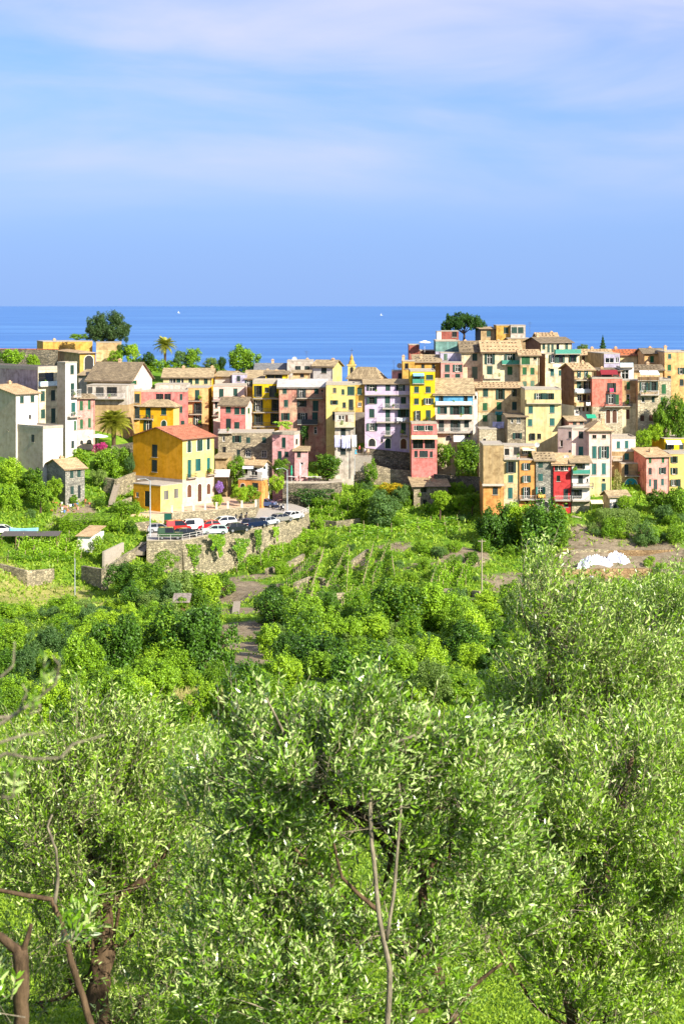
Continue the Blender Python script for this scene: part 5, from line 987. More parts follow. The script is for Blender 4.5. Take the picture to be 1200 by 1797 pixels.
def umbrella(label, base, h, r, mat, closed=False):
    e = empty('sun_umbrella', base); MB().tube([(0, 0, -.3), (0, 0, h)], .035, 6).build('pole', whitepaint(), e); m = MB(); n = 8
    if closed: m.tube([(0, 0, h * .35), (0, 0, h * .5), (0, 0, h * .95), (0, 0, h + .1)], [.12, .2, .12, .02], 8)
    else:
        for k in range(n):
            a0, a1 = 2 * math.pi * k / n, 2 * math.pi * (k + 1) / n; A0 = (r * math.cos(a0), r * math.sin(a0), h - .45); A1 = (r * math.cos(a1), r * math.sin(a1), h - .45)
            m.face([(0, 0, h), A0, A1]); m.face([A0, (A0[0], A0[1], h - .6), (A1[0], A1[1], h - .6), A1])
    m.build('canopy', mat, e); return tag(e, label, 'umbrella')
umbrella('white sun umbrella on the skyline terrace', P(*vp('D', 668, 165), 350.5), 2.4, 1.35, white_c)
umbrella('open white sun umbrella on the pink house terrace by the date palm', P(*vp('A', 815, 1262), 311), 2.9, 2.0, white_c)
umbrella('closed white umbrella on the restaurant terrace', P(*vp('C', 585, 1215), 312), 3.4, .3, white_c, True)
umbrella('closed green umbrella on the restaurant terrace', P(*vp('C', 515, 1215), 312), 3.0, .3, P_('green_cloth', (30, 160, 120)), True)
umbrella('white umbrella on the roof terrace of the orange house', P(*vp('B', 1110, 1120), 306), 2.2, 1.2, white_c)
# restaurant terrace slab, tables
o = MB().prism([P(496, 845, 313), P(600, 845, 315), P(600, 838, 324), P(496, 838, 324)], (0, 0, -.4)).build('restaurant_terrace', conc()); tag(o, kind='structure')
for i, x in enumerate((505, 540, 620, 660, 700, 735)):
    p = P(*vp('C', x, 1228), 315 - (i % 2)); p.z = P(500, 845, 313).z + .1; e = empty('restaurant_table', p)
    MB().box((-.5, -.5, .70), (.5, .5, .74)).build('table_top', P_('table_white', (226, 222, 216)), e); MB().tube([(0, 0, 0), (0, 0, .7)], .04, 6).build('leg', iron(), e)
    for s in (-1, 1): MB().box((s * .9 - .2, -.2, .42), (s * .9 + .2, .2, .46)).box((s * 1.08 - .02, -.2, .46), (s * 1.08 + .02, .2, .9)).box((s * .9 - .18, -.18, 0), (s * .9 - .15, -.15, .42)).box((s * .9 + .15, .15, 0), (s * .9 + .18, .18, .42)).build('chair', P_('chair_wood', (92, 62, 44)), e)
    tag(e, 'dark table with two chairs on the restaurant terrace below the pink annex', 'table', 'tables on the restaurant terrace')
# white plastic sheets on the brown slope
def heap(label, px, py, w, hgt, seed, mat):
    p = G(px, py); r = np.random.default_rng(seed); m = MB(); n, k = 44, 22
    for j in range(k + 1):
        for i in range(n + 1):
            t, s = i / n - .5, j / k - .5; ed = max(0, 1 - (2 * abs(t)) ** 3) * max(0, 1 - (2 * abs(s)) ** 2)
            x = t * w * (1 + .12 * math.sin(s * 9 + seed)); y = s * w * .32 + .3 * math.sin(t * 11 + seed)
            z = ed * hgt * (.55 + .5 * abs(math.sin(t * 13 + s * 7 + seed)) * abs(math.cos(t * 29 - s * 11))) + r.normal() * .035 * ed
            m.v.append((x, y, z + float(gz(p.x + x, p.y + y)) - p.z - .03))
    for j in range(k):
        for i in range(n): q = j * (n + 1) + i; m.f.append((q, q + 1, q + n + 2, q + n + 1)); m.m.append(0)
    o = m.build('plastic_sheet', mat); o.location = p; return tag(o, label, 'sheet', None)
sheetm = P_('white_plastic', (228, 230, 240), rough=.5, var=.06)
heap('crumpled white plastic sheets spread over the brown slope', 1046, 990, 5.2, 1.5, 1, sheetm)
heap('right end heap of crumpled white plastic on the brown slope', 1082, 989, 4.2, 1.8, 2, sheetm)
heap('small torn white sheet hanging at the left of the plastic heap', 1022, 1000, 2.2, 1.3, 3, sheetm)
heap('small white bag lying below the plastic heap', 1037, 1016, 1.0, .45, 4, sheetm)
# garden sheds and screens on the left
def shed(name, label, px0, px1, pyt, pyb, Y, dep, wm, rm, slope=.35, a=0):
    p = P(px0, pyb, Y); q = P(px1, pyt, Y); w, h = q.x - p.x, q.z - p.z; e = empty(name, p, R(a))
    n = max(2, int(w / .35))
    for k in range(n): MB().box((w * k / n + .008, 0, -.5), (w * (k + 1) / n - .008, .05, h)).build('plank', wm, e)
    MB().box((0, .06, -.5), (.06, dep, h)).box((w - .06, .06, -.5), (w, dep, h)).box((.06, dep - .06, -.5), (w - .06, dep, h)).build('wall', wm, e)
    MB().prism([(-.3, -.4, h + .02), (w + .3, -.4, h + .02), (w + .3, dep + .3, h + slope), (-.3, dep + .3, h + slope)], (0, 0, -.08)).build('roof', rm, e)
    return tag(e, label, 'shed')
shed('garden_shed', 'small white plank shed with pale roof in the left garden', 137, 162, 940, 964, 264, 6, whitepaint(), roofmat('tan'), .9, -12)
shed('garden_shed', 'rusty tin roofed hut among the bushes below the car park', 306, 330, 1056, 1066, 218, 2.5, wood(), P_('rusty_tin', (140, 128, 116), rough=.8, var=.4), .7)
def pergola(label, px0, px1, pyt, pyb, Y, dep):
    p = P(px0, pyb, Y); q = P(px1, pyt, Y); w, h = q.x - p.x, q.z - p.z; e = empty('pergola', p); n = max(2, int(w / 2.2))
    for k in range(n + 1):
        for yy in (0, dep): MB().tube([(w * k / n, yy, -.8), (w * k / n, yy, h)], .06, 5).build('post', wood(), e)
    MB().prism([(-.3, -.3, h + .02), (w + .3, -.3, h + .02), (w + .3, dep + .3, h + .3), (-.3, dep + .3, h + .3)], (0, 0, -.07)).build('roof', P_('dark_sheet_roof', (86, 80, 76), rough=.9), e)
    return tag(e, label, 'pergola')
pergola('long low dark pergola roof over the left vine garden', 4, 100, 940, 958, 262, 3)
cloth('garden_screen', 'pale blue tarpaulin screen in the left garden', 16, 926, 68, 940, 266, P_('pale_blue_tarp', (130, 186, 204), rough=.7), cat='screen')
heap('teal tarpaulin draped over plants at the left edge', 8, 862, 3.0, .8, 6, P_('teal_tarp', (120, 200, 196), rough=.6))
# garden clutter around the stone cottage: crates, pots, planks
cl_m = [P_('clutter_blue', (90, 130, 180)), P_('clutter_terracotta', (196, 108, 70)), P_('clutter_wood', (150, 110, 76)), P_('clutter_white', (226, 224, 220)), P_('clutter_pink', (216, 150, 140))]
for i in range(26):
    px, py = 88 + random.random() * 75, 880 + random.random() * 22; p = G(px, py); s = random.uniform(.18, .42); mt = random.choice(cl_m)
    if i % 2:
        e = empty('flower_pot', p, random.random() * 3); MB().tube([(0, 0, -.05), (0, 0, s * 1.5)], [s * .55, s * .8], 8).tube([(0, 0, s * 1.5), (0, 0, s * 1.7)], s * .9, 8).build('pot', mt, e); tag(e, 'small pot in the cluttered yard below the stone cottage', 'pot', 'pots in the cluttered yard')
    else:
        e = empty('crate', p, random.random() * 3)
        for sx in (-1, 1): MB().box((sx * s - .02, -s * .7, -.05), (sx * s + .02, s * .7, s)).build('side', mt, e)
        for z in (.05, s * .55): MB().box((-s + .021, -s * .7, z), (s - .021, -s * .7 + .03, z + s * .35)).box((-s + .021, s * .7 - .03, z), (s - .021, s * .7, z + s * .35)).build('slat', mt, e)
        tag(e, 'small crate in the cluttered yard below the stone cottage', 'crate', 'crates in the cluttered yard')
# satellite dishes and rooftop aerials
def dish(label, v, x, y, Y, r=.45):
    p = P(*vp(v, x, y), Y); e = empty('satellite_dish', p); m = MB(); n = 10
    for k in range(n):
        a0, a1 = 2 * math.pi * k / n, 2 * math.pi * (k + 1) / n; m.face([(0, .12, 0), (r * math.cos(a0), 0, r * math.sin(a0)), (r * math.cos(a1), 0, r * math.sin(a1))])
    m.build('reflector', P_('dish_metal', (190, 190, 188)), e); MB().tube([(0, .12, 0), (0, .15, -1.6)], .03, 5).build('mast', iron(), e); MB().tube([(0, .1, -.1), (0, -.35, 0)], .015, 4).build('feed_arm', iron(), e); tag(e, label, 'satellite dish')
dish('satellite dish on the pink rooftop room', 'D', 465, 285, 342, .6); dish('white satellite dish on the skyline white house', 'C', 540, 232, 364, .6)
dish('satellite dish on the crimson house roof', 'G', 945, 450, 301, .5); dish('satellite dish beside the orange row house terrace', 'G', 665, 330, 302, .5)
def aerial(label, v, x, y, Y, h):
    p = P(*vp(v, x, y), Y); e = empty('roof_aerial', p); MB().tube([(0, 0, -.6), (0, 0, h)], .03, 5).build('mast', iron(), e); m = MB()
    for z in (.75, .85, .95): m.tube([(-.5, 0, h * z), (.5, 0, h * z)], .015, 4)
    m.build('antenna', iron(), e); tag(e, label, 'aerial')
aerial('thin roof aerial on the skyline white house in the centre', 'C', 636, 240, 364, 2.2); aerial('roof aerial on the terrace of the mauve house', 'A', 402, 560, 311, 2.0); aerial('roof aerial above the cream long house', 'B', 682, 290, 356, 1.6); aerial('aerial on the crowning hilltop house', 'E', 780, 190, 366, 2.2); aerial('aerial at the left of the lemon yellow tower', 'D', 418, 330, 341, 2.4)

# ------------------------------------------------------------------ people in the alley
def person(label, pos, head, shirt, legs, skinc, hairc, skirt=False, stride=.18, armb=.3):
    e = empty('person', pos, head)
    J = [(0, 0, .95), (0, 0, 1.2), (0, 0, 1.42), (0, .01, 1.52), (0, .02, 1.62), (0, .015, 1.72)]
    E = [(0, 1), (1, 2), (2, 3), (3, 4), (4, 5)]; rad = [.14, .13, .13, .055, .085, .07]
    for s in (-1, 1):
        b = len(J); st = s * stride; J += [(s * .09, 0, .9), (s * .1, st * .5, .5), (s * .1, st - .04, .09), (s * .1, st + .1, .04)]; rad += [.095, .06, .042, .038]; E += [(0, b), (b, b + 1), (b + 1, b + 2), (b + 2, b + 3)]
        b = len(J); J += [(s * .19, 0, 1.4), (s * .24, -st * armb, 1.13), (s * .23, -st * armb + .1, .9), (s * .225, -st * armb + .14, .8)]; rad += [.055, .042, .034, .034]; E += [(2, b), (b, b + 1), (b + 1, b + 2), (b + 2, b + 3)]
    me = bpy.data.meshes.new('body'); me.from_pydata(J, E, []); o = bpy.data.objects.new('body', me); col.objects.link(o)
    sk = o.modifiers.new('skin', 'SKIN'); ss = o.modifiers.new('sub', 'SUBSURF'); ss.levels = 1
    for i, r_ in enumerate(rad): me.skin_vertices[0].data[i].radius = (r_, r_)
    me.skin_vertices[0].data[0].use_root = True
    dg = bpy.context.evaluated_depsgraph_get(); bm = bpy.data.meshes.new_from_object(o.evaluated_get(dg)); bpy.data.objects.remove(o)
    bm.materials.clear()
    for m_ in (skinc, shirt, legs, plastic): bm.materials.append(m_)
    for f in bm.polygons:
        z = f.center.z; x = abs(f.center.x); f.use_smooth = True
        f.material_index = 3 if z < .07 else 2 if (z < .93 and x < .18 and (not skirt or z > .45)) else 1 if (.93 <= z < 1.46 and (x < .17 or z > 1.2)) else 0
    obj('body', bm, e)
    hm = MB(); 
    for i in range(6):
        for j in range(10):
            def q(a, b): t, f_ = math.pi * .62 * a / 6, 2 * math.pi * b / 10; return (.098 * math.sin(t) * math.cos(f_), .105 * math.sin(t) * math.sin(f_) - .01, 1.68 + .115 * math.cos(t))
            hm.face([q(i, j), q(i + 1, j), q(i + 1, j + 1), q(i, j + 1)])
    hm.build('hair', hairc, e, smooth=True)
    if skirt: MB().tube([(0, 0, 1.0), (0, 0, .5)], [.17, .27], 12, cap=False).build('skirt', legs, e)
    return tag(e, label, 'person')
skin = P_('skin', (214, 164, 136), var=.04); hair = P_('brown_hair', (60, 42, 30)); hair2 = P_('grey_hair', (150, 140, 130))
zal = P(617, 802, 322).z + .02
o = MB().prism([Vector((P(590, 800, 322).x, 321.7, zal)), Vector((P(652, 800, 322).x, 321.7, zal)), Vector((P(652, 800, 322).x, 332, zal + .5)), Vector((P(590, 800, 322).x, 332, zal + .5))], (0, 0, -3)).build('alley_paving', P_('paving', (150, 142, 130), rough=.95)); tag(o, kind='structure')
def al(px, y): return Vector(((px - CX) / F * y, y, zal + (y - 321.7) * .0486))
person('person in turquoise dress standing at the alley entrance', al(624, 322.6), R(170), P_('turquoise_cloth', (40, 150, 180)), P_('turquoise_cloth', (40, 150, 180)), skin, hair, True)
person('person in pale shirt and dark trousers at the top of the ramp', al(640, 323.2), R(150), P_('pale_shirt', (214, 206, 220)), P_('dark_trousers', (60, 58, 72)), skin, hair)
person('person in beige clothes at the right of the ramp top', al(646, 322.4), R(190), P_('beige_cloth', (206, 186, 150)), P_('brown_trousers', (120, 98, 76)), skin, hair2)
person('person in red top in the shade of the alley', al(631, 327), R(20), P_('red_top', (180, 60, 60)), P_('dark_trousers', (60, 58, 72)), skin, hair)

strip_wall('garden_wall', 'added dark wall standing for the shadow behind the date palm trunk', [P(196, 782, 313), P(236, 776, 313)], [6, 6], .4, wallmat('darkstone'))  # dark stone added here in place of a deep shadow
# pots on the balconies
pot_m = P_('clutter_terracotta', (196, 108, 70)); rb = random.Random(5)
for (hs, bx0, bx1, bz, bd) in rb.sample(BALC, 34):
    mw = hs.matrix_basis; q = mw @ Vector((rb.uniform(bx0 + .3, bx1 - .3), -bd + .3, bz + .02)); e = empty('potted_plant', q, rb.random() * 6)
    MB().tube([(0, 0, 0), (0, 0, .3)], [.12, .17], 8).build('pot', pot_m, e); POTS.append((e, rb.uniform(.3, .55)))
    tag(e, 'small potted plant standing on a house balcony', 'plant', 'potted plants on the balconies')

# dry stone terrace walls stepping down the valley
def gwall(label, pxs, up=.8):
    pts = [G(*q) + Vector((0, 0, up)) for q in pxs]; strip_wall('terrace_wall', label, pts, up + 1.0, .5, wall_stone)
gwall('dry stone wall running diagonally above the steep vine rows', [(600, 1012), (622, 992), (648, 974)], .9)
gwall('low dry stone wall at the lower edge of the steep vine rows', [(520, 1050), (580, 1054), (640, 1048)], .9)
gwall('broken dry stone wall on the lush slope below the car park', [(520, 1034), (548, 1022), (566, 1026)], .9)
gwall('stone wall below the vine rows right of the walnut trees', [(735, 1052), (790, 1046), (840, 1052)], 1.0)
gwall('mossy stone wall under the terrace left of the fig bush', [(548, 926), (590, 927), (632, 923)], 1.1)
gwall('dark stone wall in the vines below the end of the car park', [(470, 1010), (505, 1000), (535, 985)], 1.0)
gwall('stone bank crossing the brown slope above the plastic sheets', [(1000, 975), (1040, 972), (1090, 974)], .6)
gwall('short stone bank at the right of the brown slope', [(1110, 1012), (1150, 1008), (1200, 1012)], .8)

wire('dark cable strung between the lilac house and the lemon yellow tower', [P(642, 742, 324.5), P(722, 752, 322)], .5)
wire('cable crossing the front of the beige house to the tall cream house', [P(838, 722, 326), P(922, 730, 317)], .5)
wire('washing line cable under the faded red house windows', [P(492, 738, 331), P(572, 744, 331)], .3)
wire('cable sagging between the salmon cottage and the white house', [P(1092, 818, 313), P(1136, 820, 306.5)], .4)
wire('cable across the pink and yellow house front', [P(1036, 752, 306.5), P(1072, 756, 306.5)], .2)
# ------------------------------------------------------------------ foliage
def barkmat(name, c0, c1):
    m, nt, nd, lk, b = newmat(name); v = local_vec(nd, lk, (1, 1, .35)); n1 = noise(nd, lk, v, 22.0, 6, .7)
    lk.new(ramp(nd, lk, n1, [(.32, c0), (.68, c1)]), b.inputs['Base Color']); b.inputs['Roughness'].default_value = .95; b.inputs['Specular IOR Level'].default_value = .1; bump(nd, lk, b, n1, .8, .02); return m
bark = barkmat('bark', rgb(52, 42, 32), rgb(112, 92, 70))
twigm = barkmat('olive_twig_bark', rgb(84, 78, 66), rgb(164, 152, 128))
darkbark = P_('dark_bark', (84, 66, 50), rough=.95, var=.3)
FOL = dict(
    mid=foliage('leaf_mid', (.024, .085, .004, 1), (.27, .47, .018, 1), .18), bright=foliage('leaf_bright', (.055, .17, .005, 1), (.38, .58, .022, 1), .22),
    dark=foliage('leaf_dark', (.008, .036, .004, 1), (.095, .22, .013, 1), .12), blue=foliage('leaf_bluegreen', (.05, .12, .03, 1), (.17, .30, .08, 1)),
    olivefar=foliage('leaf_olive_far', (.07, .14, .02, 1), (.26, .37, .08, 1), .3), yellow=foliage('flower_yellow', (.40, .30, .01, 1), (.70, .50, .02, 1), .2), magenta=foliage('flower_magenta', (.45, .02, .16, 1), (.75, .06, .32, 1), .2),
    purple=foliage('flower_wisteria', (.22, .10, .42, 1), (.42, .22, .66, 1), .2), dry=foliage('leaf_dry', (.26, .24, .07, 1), (.52, .46, .18, 1), .2), pine=foliage('leaf_pine', (.02, .07, .012, 1), (.07, .19, .02, 1), .2),
    oak=foliage('leaf_oak', (.018, .05, .014, 1), (.07, .13, .035, 1), .2), palm=foliage('leaf_palm', (.14, .17, .012, 1), (.42, .40, .05, 1), .25), vine=foliage('leaf_vine', (.07, .19, .006, 1), (.32, .54, .025, 1), .36),
    grass=foliage('grass_blade', (.045, .14, .006, 1), (.32, .46, .03, 1), .3, nscale=.12),
    olive=foliage('leaf_olive', (.009, .048, .003, 1), (.25, .47, .018, 1), .12, .32, .6, silver=(.52, .64, .24, 1), nscale=.9, ow=.06),
    olive2=foliage('leaf_olive_yellowish', (.013, .065, .003, 1), (.30, .52, .018, 1), .15, .34, .5, silver=(.52, .64, .20, 1), nscale=.9, ow=.06))
def unitv(n, r): v = r.normal(size=(n, 3)); return v / np.linalg.norm(v, axis=1, keepdims=True)
def quads(C, N, size, r, aspect=.62):
    """rhombic leaf faces centred at C with normals about N"""
    n = len(C); t = unitv(n, r); t -= N * (t * N).sum(1, keepdims=True); t /= np.linalg.norm(t, axis=1, keepdims=True) + 1e-9; b = np.cross(N, t); s = size * r.uniform(.6, 1.3, (n, 1))
    return np.stack([C - t * s, C + b * s * aspect, C + t * s, C - b * s * aspect], 1)
def crown(n, seed, leaf=.055, nl=60, spread=.55, low=-.3, small=1.0):
    """leaf faces on many small clumps that sit on a few big boughs"""
    r = np.random.default_rng(seed); nb = 7
    d = unitv(nb, r); d[:, 2] = np.where(d[:, 2] < low, -d[:, 2], d[:, 2]); cb = np.vstack([[0, 0, -.1], d * r.uniform(spread * .8, spread * 1.25, (nb, 1))]); rb = np.concatenate([[.44], r.uniform(.22, .40, nb)])
    k = r.choice(nb + 1, nl, p=rb ** 2 / (rb ** 2).sum()); ds = unitv(nl, r); cs = cb[k] + ds * (rb[k] * r.uniform(.8, 1.4, nl))[:, None]; rs = r.uniform(.07, .20, nl) * small
    c = np.vstack([cb, cs]); rad = np.concatenate([rb * .9, rs]); w = rad ** 2; w[:nb + 1] *= .55; w[nb + 1:] *= 1.7 / small ** 2
    m = n * 3; idx = r.choice(len(c), m, p=w / w.sum()); dv = unitv(m, r); pts = c[idx] + dv * (rad[idx] * r.uniform(.78, 1.1, m))[:, None]
    dist = np.linalg.norm(pts[:, None] - c[None], axis=2) / rad[None]; dist[np.arange(m), idx] = 9
    keep = dist.min(1) > .82; pts, dv = pts[keep][:n], dv[keep][:n]
    nr = dv * .8 + unitv(len(dv), r) * .75 + np.array([0, 0, .25]); nr /= np.linalg.norm(nr, axis=1, keepdims=True)
    pts = pts + dv * r.exponential(.032, len(dv))[:, None]
    z0, z1 = np.percentile(pts[:, 2], 1), np.percentile(pts[:, 2], 99.5); pts[:, 2] = (pts[:, 2] - z0) / (z1 - z0) * 2
    return quads(pts, nr, leaf, r)
NV = 6
CROWNS = {}
def crown_obj(name, var, fol, kind, parent, loc):
    """one shared mesh per crown shape; the leaf material sits on the object"""
    key = (var, kind)
    if True:
        if key not in _cache:
            if kind == 'round': _cache[key] = crown(6500, 100 + var, .050, 80 + var * 8, small=.85)
            elif kind == 'fine': _cache[key] = crown(12000, 200 + var, .043, 150 + var * 15, small=.7)
            elif kind == 'loose': _cache[key] = crown(3600, 300 + var, .055, 70, .62)
            elif kind == 'hedge':
                r = np.random.default_rng(var); n = 9000; p = r.uniform(-1, 1, (n, 3)); ax = r.integers(0, 3, n); sg = r.choice([-1, 1], n); p[np.arange(n), ax] = sg * r.uniform(.9, 1.03, n); nn = np.zeros((n, 3)); nn[np.arange(n), ax] = sg
                nn = nn + unitv(n, r) * .8; nn /= np.linalg.norm(nn, axis=1, keepdims=True); p[:, 2] += 1; _cache[key] = quads(p, nn, .05, r)
            elif kind == 'cone':
                r = np.random.default_rng(var); n = 7000; z = r.uniform(0, 1, n) ** 1.4; a = r.uniform(0, 6.28, n); rr = (1 - z) * (.8 + .25 * np.sin(z * 40) + .15 * np.sin(a * 5)) * r.uniform(.75, 1.05, n)
                p = np.stack([rr * np.cos(a), rr * np.sin(a), z * 2], 1); _cache[key] = quads(p, unitv(n, r), .05, r)
            _cache[key] = npmesh('crown', _cache[key], 4, FOL['mid'])
    o = obj(name, _cache[key], parent, loc); o.material_slots[0].link = 'OBJECT'; o.material_slots[0].material = FOL[fol]; return o
def trunk_mesh(var, tall):
    def mk():
        r = random.Random(var * 7 + tall); m = MB(); top = .95
        m.tube([(0, 0, -.4), (r.uniform(-.05, .05), 0, .3), (r.uniform(-.08, .08), r.uniform(-.08, .08), top)], [.085, .07, .045], 7)
        for k in range(5):
            a = 6.28 * k / 5 + r.random(); z = r.uniform(.45, .9); m.tube([(0, 0, z - .15), (.25 * math.cos(a), .25 * math.sin(a), z + .2), (.5 * math.cos(a), .5 * math.sin(a), z + .5)], [.04, .028, .012], 5)
        return m.mesh('trunk', darkbark)
    return cached(('trunk', var, tall), mk)
cnt = [0]
def tree_at(name, label, pos, Rx, Hh, fol, kind='round', cat='tree', group=None, lift=0.0, var=None, trunk=True, Ry=None):
    """root > trunk, crown; crown spans lift..Hh above pos"""
    cnt[0] += 1; var = cnt[0] % NV if var is None else var
    e = empty(name, pos, random.random() * 6.28 if kind != 'hedge' else 0); s = (Hh - lift) / 2
    c = crown_obj('crown', var, fol, kind, e, (0, 0, lift)); c.scale = (Rx, Ry or Rx, s); tag(c, kind='stuff')
    if trunk and lift > 0:
        t = obj('trunk', trunk_mesh(var, 0), e); t.scale = (min(Rx, 3), min(Rx, 3), max(.5, lift + s * 1.0))
    return tag(e, label, cat, group)
def T(label, px, pyb, wpx, hpx, fol='mid', kind='round', name='shrub', cat='shrub', Y=None, lift=0.0, group=None, trunk=True, sink=.25, var=None):
    if Y is None: p = G(px, pyb)
    else: p = P(px, pyb, Y)
    s = p.y / F; return tree_at(name, label, p - Vector((0, 0, sink)), wpx / 2 * s, hpx * s + sink, fol, kind, cat, group, lift * hpx * s, var, trunk)
# -- trees on the skyline
def oak(px, pyb, wpx, hpx, Y):
    p = P(px, pyb, Y); s = Y / F; e = empty('oak_tree', p - Vector((0, 0, 1.5))); W_, H_ = wpx * s, hpx * s + 1.5
    parts = []
    for i, (ox, oz, rr) in enumerate([(-.22, .55, .26), (.02, .70, .28), (.24, .58, .26), (-.3, .4, .2), (.36, .40, .2), (.08, .42, .28), (-.1, .48, .26), (.2, .78, .16), (-.16, .82, .15), (.42, .52, .12)]):
        q = crown(4200, 500 + i, .055, 40); q = q - np.array([0, 0, 1.0]); parts.append(q * np.array([rr * W_, rr * W_, rr * W_ * .85]) + np.array([ox * W_, 0, oz * H_]))
    c = obj('crown', npmesh('crown', np.concatenate(parts), 4, FOL['oak']), e); tag(c, kind='stuff')
    m = MB(); m.tube([(0.15 * W_, 0, -1), (.1 * W_, 0, .2 * H_), (0, 0, .5 * H_)], [.6, .5, .25], 8)
    for ex, ez in ((-.3, .6), (.3, .65), (.1, .8), (.42, .45), (-.15, .7)): m.tube([(.1 * W_, 0, .2 * H_), (ex * W_ * .6, 0, ez * H_ * .75), (ex * W_, 0, ez * H_)], [.3, .18, .06], 6)
    m.build('trunk', darkbark, e); tag(e, 'broad dark oak tree standing against the sea at left', 'tree')
oak(188, 601, 82, 56, 376)
def umbrella_pine(px, pyb, wpx, hpx, Y):
    p = P(px, pyb, Y); s = Y / F; e = empty('umbrella_pine', p); W_, H_ = wpx * s, hpx * s; parts = []; r = random.Random(4)
    for i in range(13):
        ox = -.42 + .84 * i / 12; hz = .56 + .27 * (1 - (2 * ox) ** 2) + r.uniform(-.06, .06); q = crown(2300, 700 + i, .08, 40) - np.array([0, 0, 1.0]); rr = r.uniform(.11, .16)
        parts.append(q * np.array([rr * W_, rr * W_ * 1.2, rr * W_ * 1.25]) + np.array([ox * W_, r.uniform(-.2, .2) * W_, hz * H_]))
    c = obj('crown', npmesh('crown', np.concatenate(parts), 4, FOL['pine']), e); tag(c, kind='stuff')
    m = MB(); m.tube([(0, 0, -2), (.03 * W_, 0, .3 * H_), (0, 0, .5 * H_)], [.32, .26, .2], 7)
    for ex in (-.4, -.25, -.1, .08, .22, .4): m.tube([(0.02 * W_, 0, .35 * H_), (ex * W_ * .5, r.uniform(-.5, .5), .6 * H_), (ex * W_, r.uniform(-1, 1), .82 * H_)], [.14, .1, .05], 5)
    m.build('trunk', darkbark, e); tag(e, 'flat-topped umbrella pine on the hilltop beside the tan house', 'tree')
umbrella_pine(812, 602, 76, 46, 372)
T('round dense green tree on the skyline left of centre', 428, 662, 62, 56, 'mid', 'fine', 'round_tree', 'tree', Y=371, lift=.05, var=4)
T('small dark conifer on the right skyline', 1057, 618, 16, 30, 'pine', 'cone', 'conifer', 'tree', Y=372, lift=.05, trunk=True)
T('olive green shrub right of the railed terrace on the skyline', 1022, 618, 26, 14, 'olivefar', Y=372, name='skyline_shrub')
for i, (px, pyb, w, h, f, lb) in enumerate([(262, 640, 30, 22, 'dark', 'dark clipped shrub left of the skyline palm'), (318, 648, 36, 32, 'blue', 'grey-green bush right of the skyline palm'), (340, 645, 34, 34, 'mid', 'rounded green tree between the skyline palm and round tree'), (368, 650, 34, 22, 'olivefar', 'pale olive bush above the cream long house'), (390, 648, 20, 22, 'dark', 'small dark bush left of the round skyline tree'), (258, 655, 34, 20, 'bright', 'light green vine arbour above the rose house'), (300, 655, 46, 22, 'mid', 'green climber bank below the skyline palm'), (232, 634, 34, 30, 'bright', 'bright green shrub right of the skyline beige wing'), (205, 636, 30, 22, 'mid', 'green shrub at the foot of the skyline beige wing'), (215, 622, 24, 18, 'dark', 'dark shrub under the oak at the villa corner'),
                                            (22, 645, 52, 32, 'mid', 'large green tree in front of the dark skyline wall'), (58, 642, 34, 20, 'bright', 'lighter green bush at the end of the dark skyline wall'), (-8, 648, 40, 36, 'dark', 'dark tree at the left edge in front of the skyline wall'), (350, 660, 60, 16, 'bright', 'light green hedge line above the cream long house roof'), (136, 594, 40, 8, 'mid', 'low greenery on the yellow villa roof'), (246, 652, 30, 24, 'dark', 'dark bush behind the brown slate roof gable'), (276, 650, 34, 20, 'mid', 'green bush at the foot of the skyline palm'), (332, 655, 50, 18, 'mid', 'broad bush behind the cream long house ridge'), (380, 655, 34, 16, 'bright', 'bright bush at the right end of the cream long house')]):
    T(lb, px, pyb, w, h, f, Y=345 if px < 80 else 366, name='skyline_shrub')
# -- palms
def palm(label, px, pyb, pyc, wpx, Y, tr, nf=44):
    b = P(px, pyb, Y); c = P(px, pyc, Y); e = empty('palm_tree', b); h = c.z - b.z; L = wpx / 2 * Y / F * 1.12
    m = MB(); m.tube([(0, 0, -.6), (0, 0, h * .5), (0, 0, h - .3), (0, 0, h + .1)], [tr * 1.1, tr, tr * 1.3, tr * .9], 9); m.build('trunk', bark, e); r = random.Random(px)
    V = []
    for k in range(20):
        t = k / 19.0; x = t * L * (1 - .12 * t); z = L * (.42 * t - .62 * t * t)
        for s in (-1, 1):
            l = L * .26 * (math.sin(math.pi * min(1, t * .9 + .12)) + .15); w_ = L * .022; V.append([(x - w_, 0, z), (x + w_, 0, z), (x + l * .55 + w_ * .3, s * l * .8, z - l * .35), (x + l * .5, s * l * .8, z - l * .35)])
        V.append([(x - L * .04, -.03, z), (x - L * .04, .03, z), (x + L * .05, .02, z + .02), (x + L * .05, -.02, z + .02)])
    fm = npmesh('frond', np.array(V), 4, FOL['palm'])
    for k in range(nf):
        o = obj('frond', fm, e, (0, 0, h)); el = -.75 + 1.9 * (k / nf) ** .8 + r.uniform(-.1, .1); o.rotation_euler = (0, -el, k * 2.399 + r.uniform(-.2, .2)); q = r.uniform(.82, 1.08) * (1 - .15 * abs(el)); o.scale = (q, q, q)
    tag(e, label, 'palm')
palm('large golden green date palm between the pink house and yellow house', 200, 805, 742, 72, 317, .42, 60)
palm('tall thin palm against the sea behind the cream long house', 290, 645, 606, 46, 367, .28, 44)
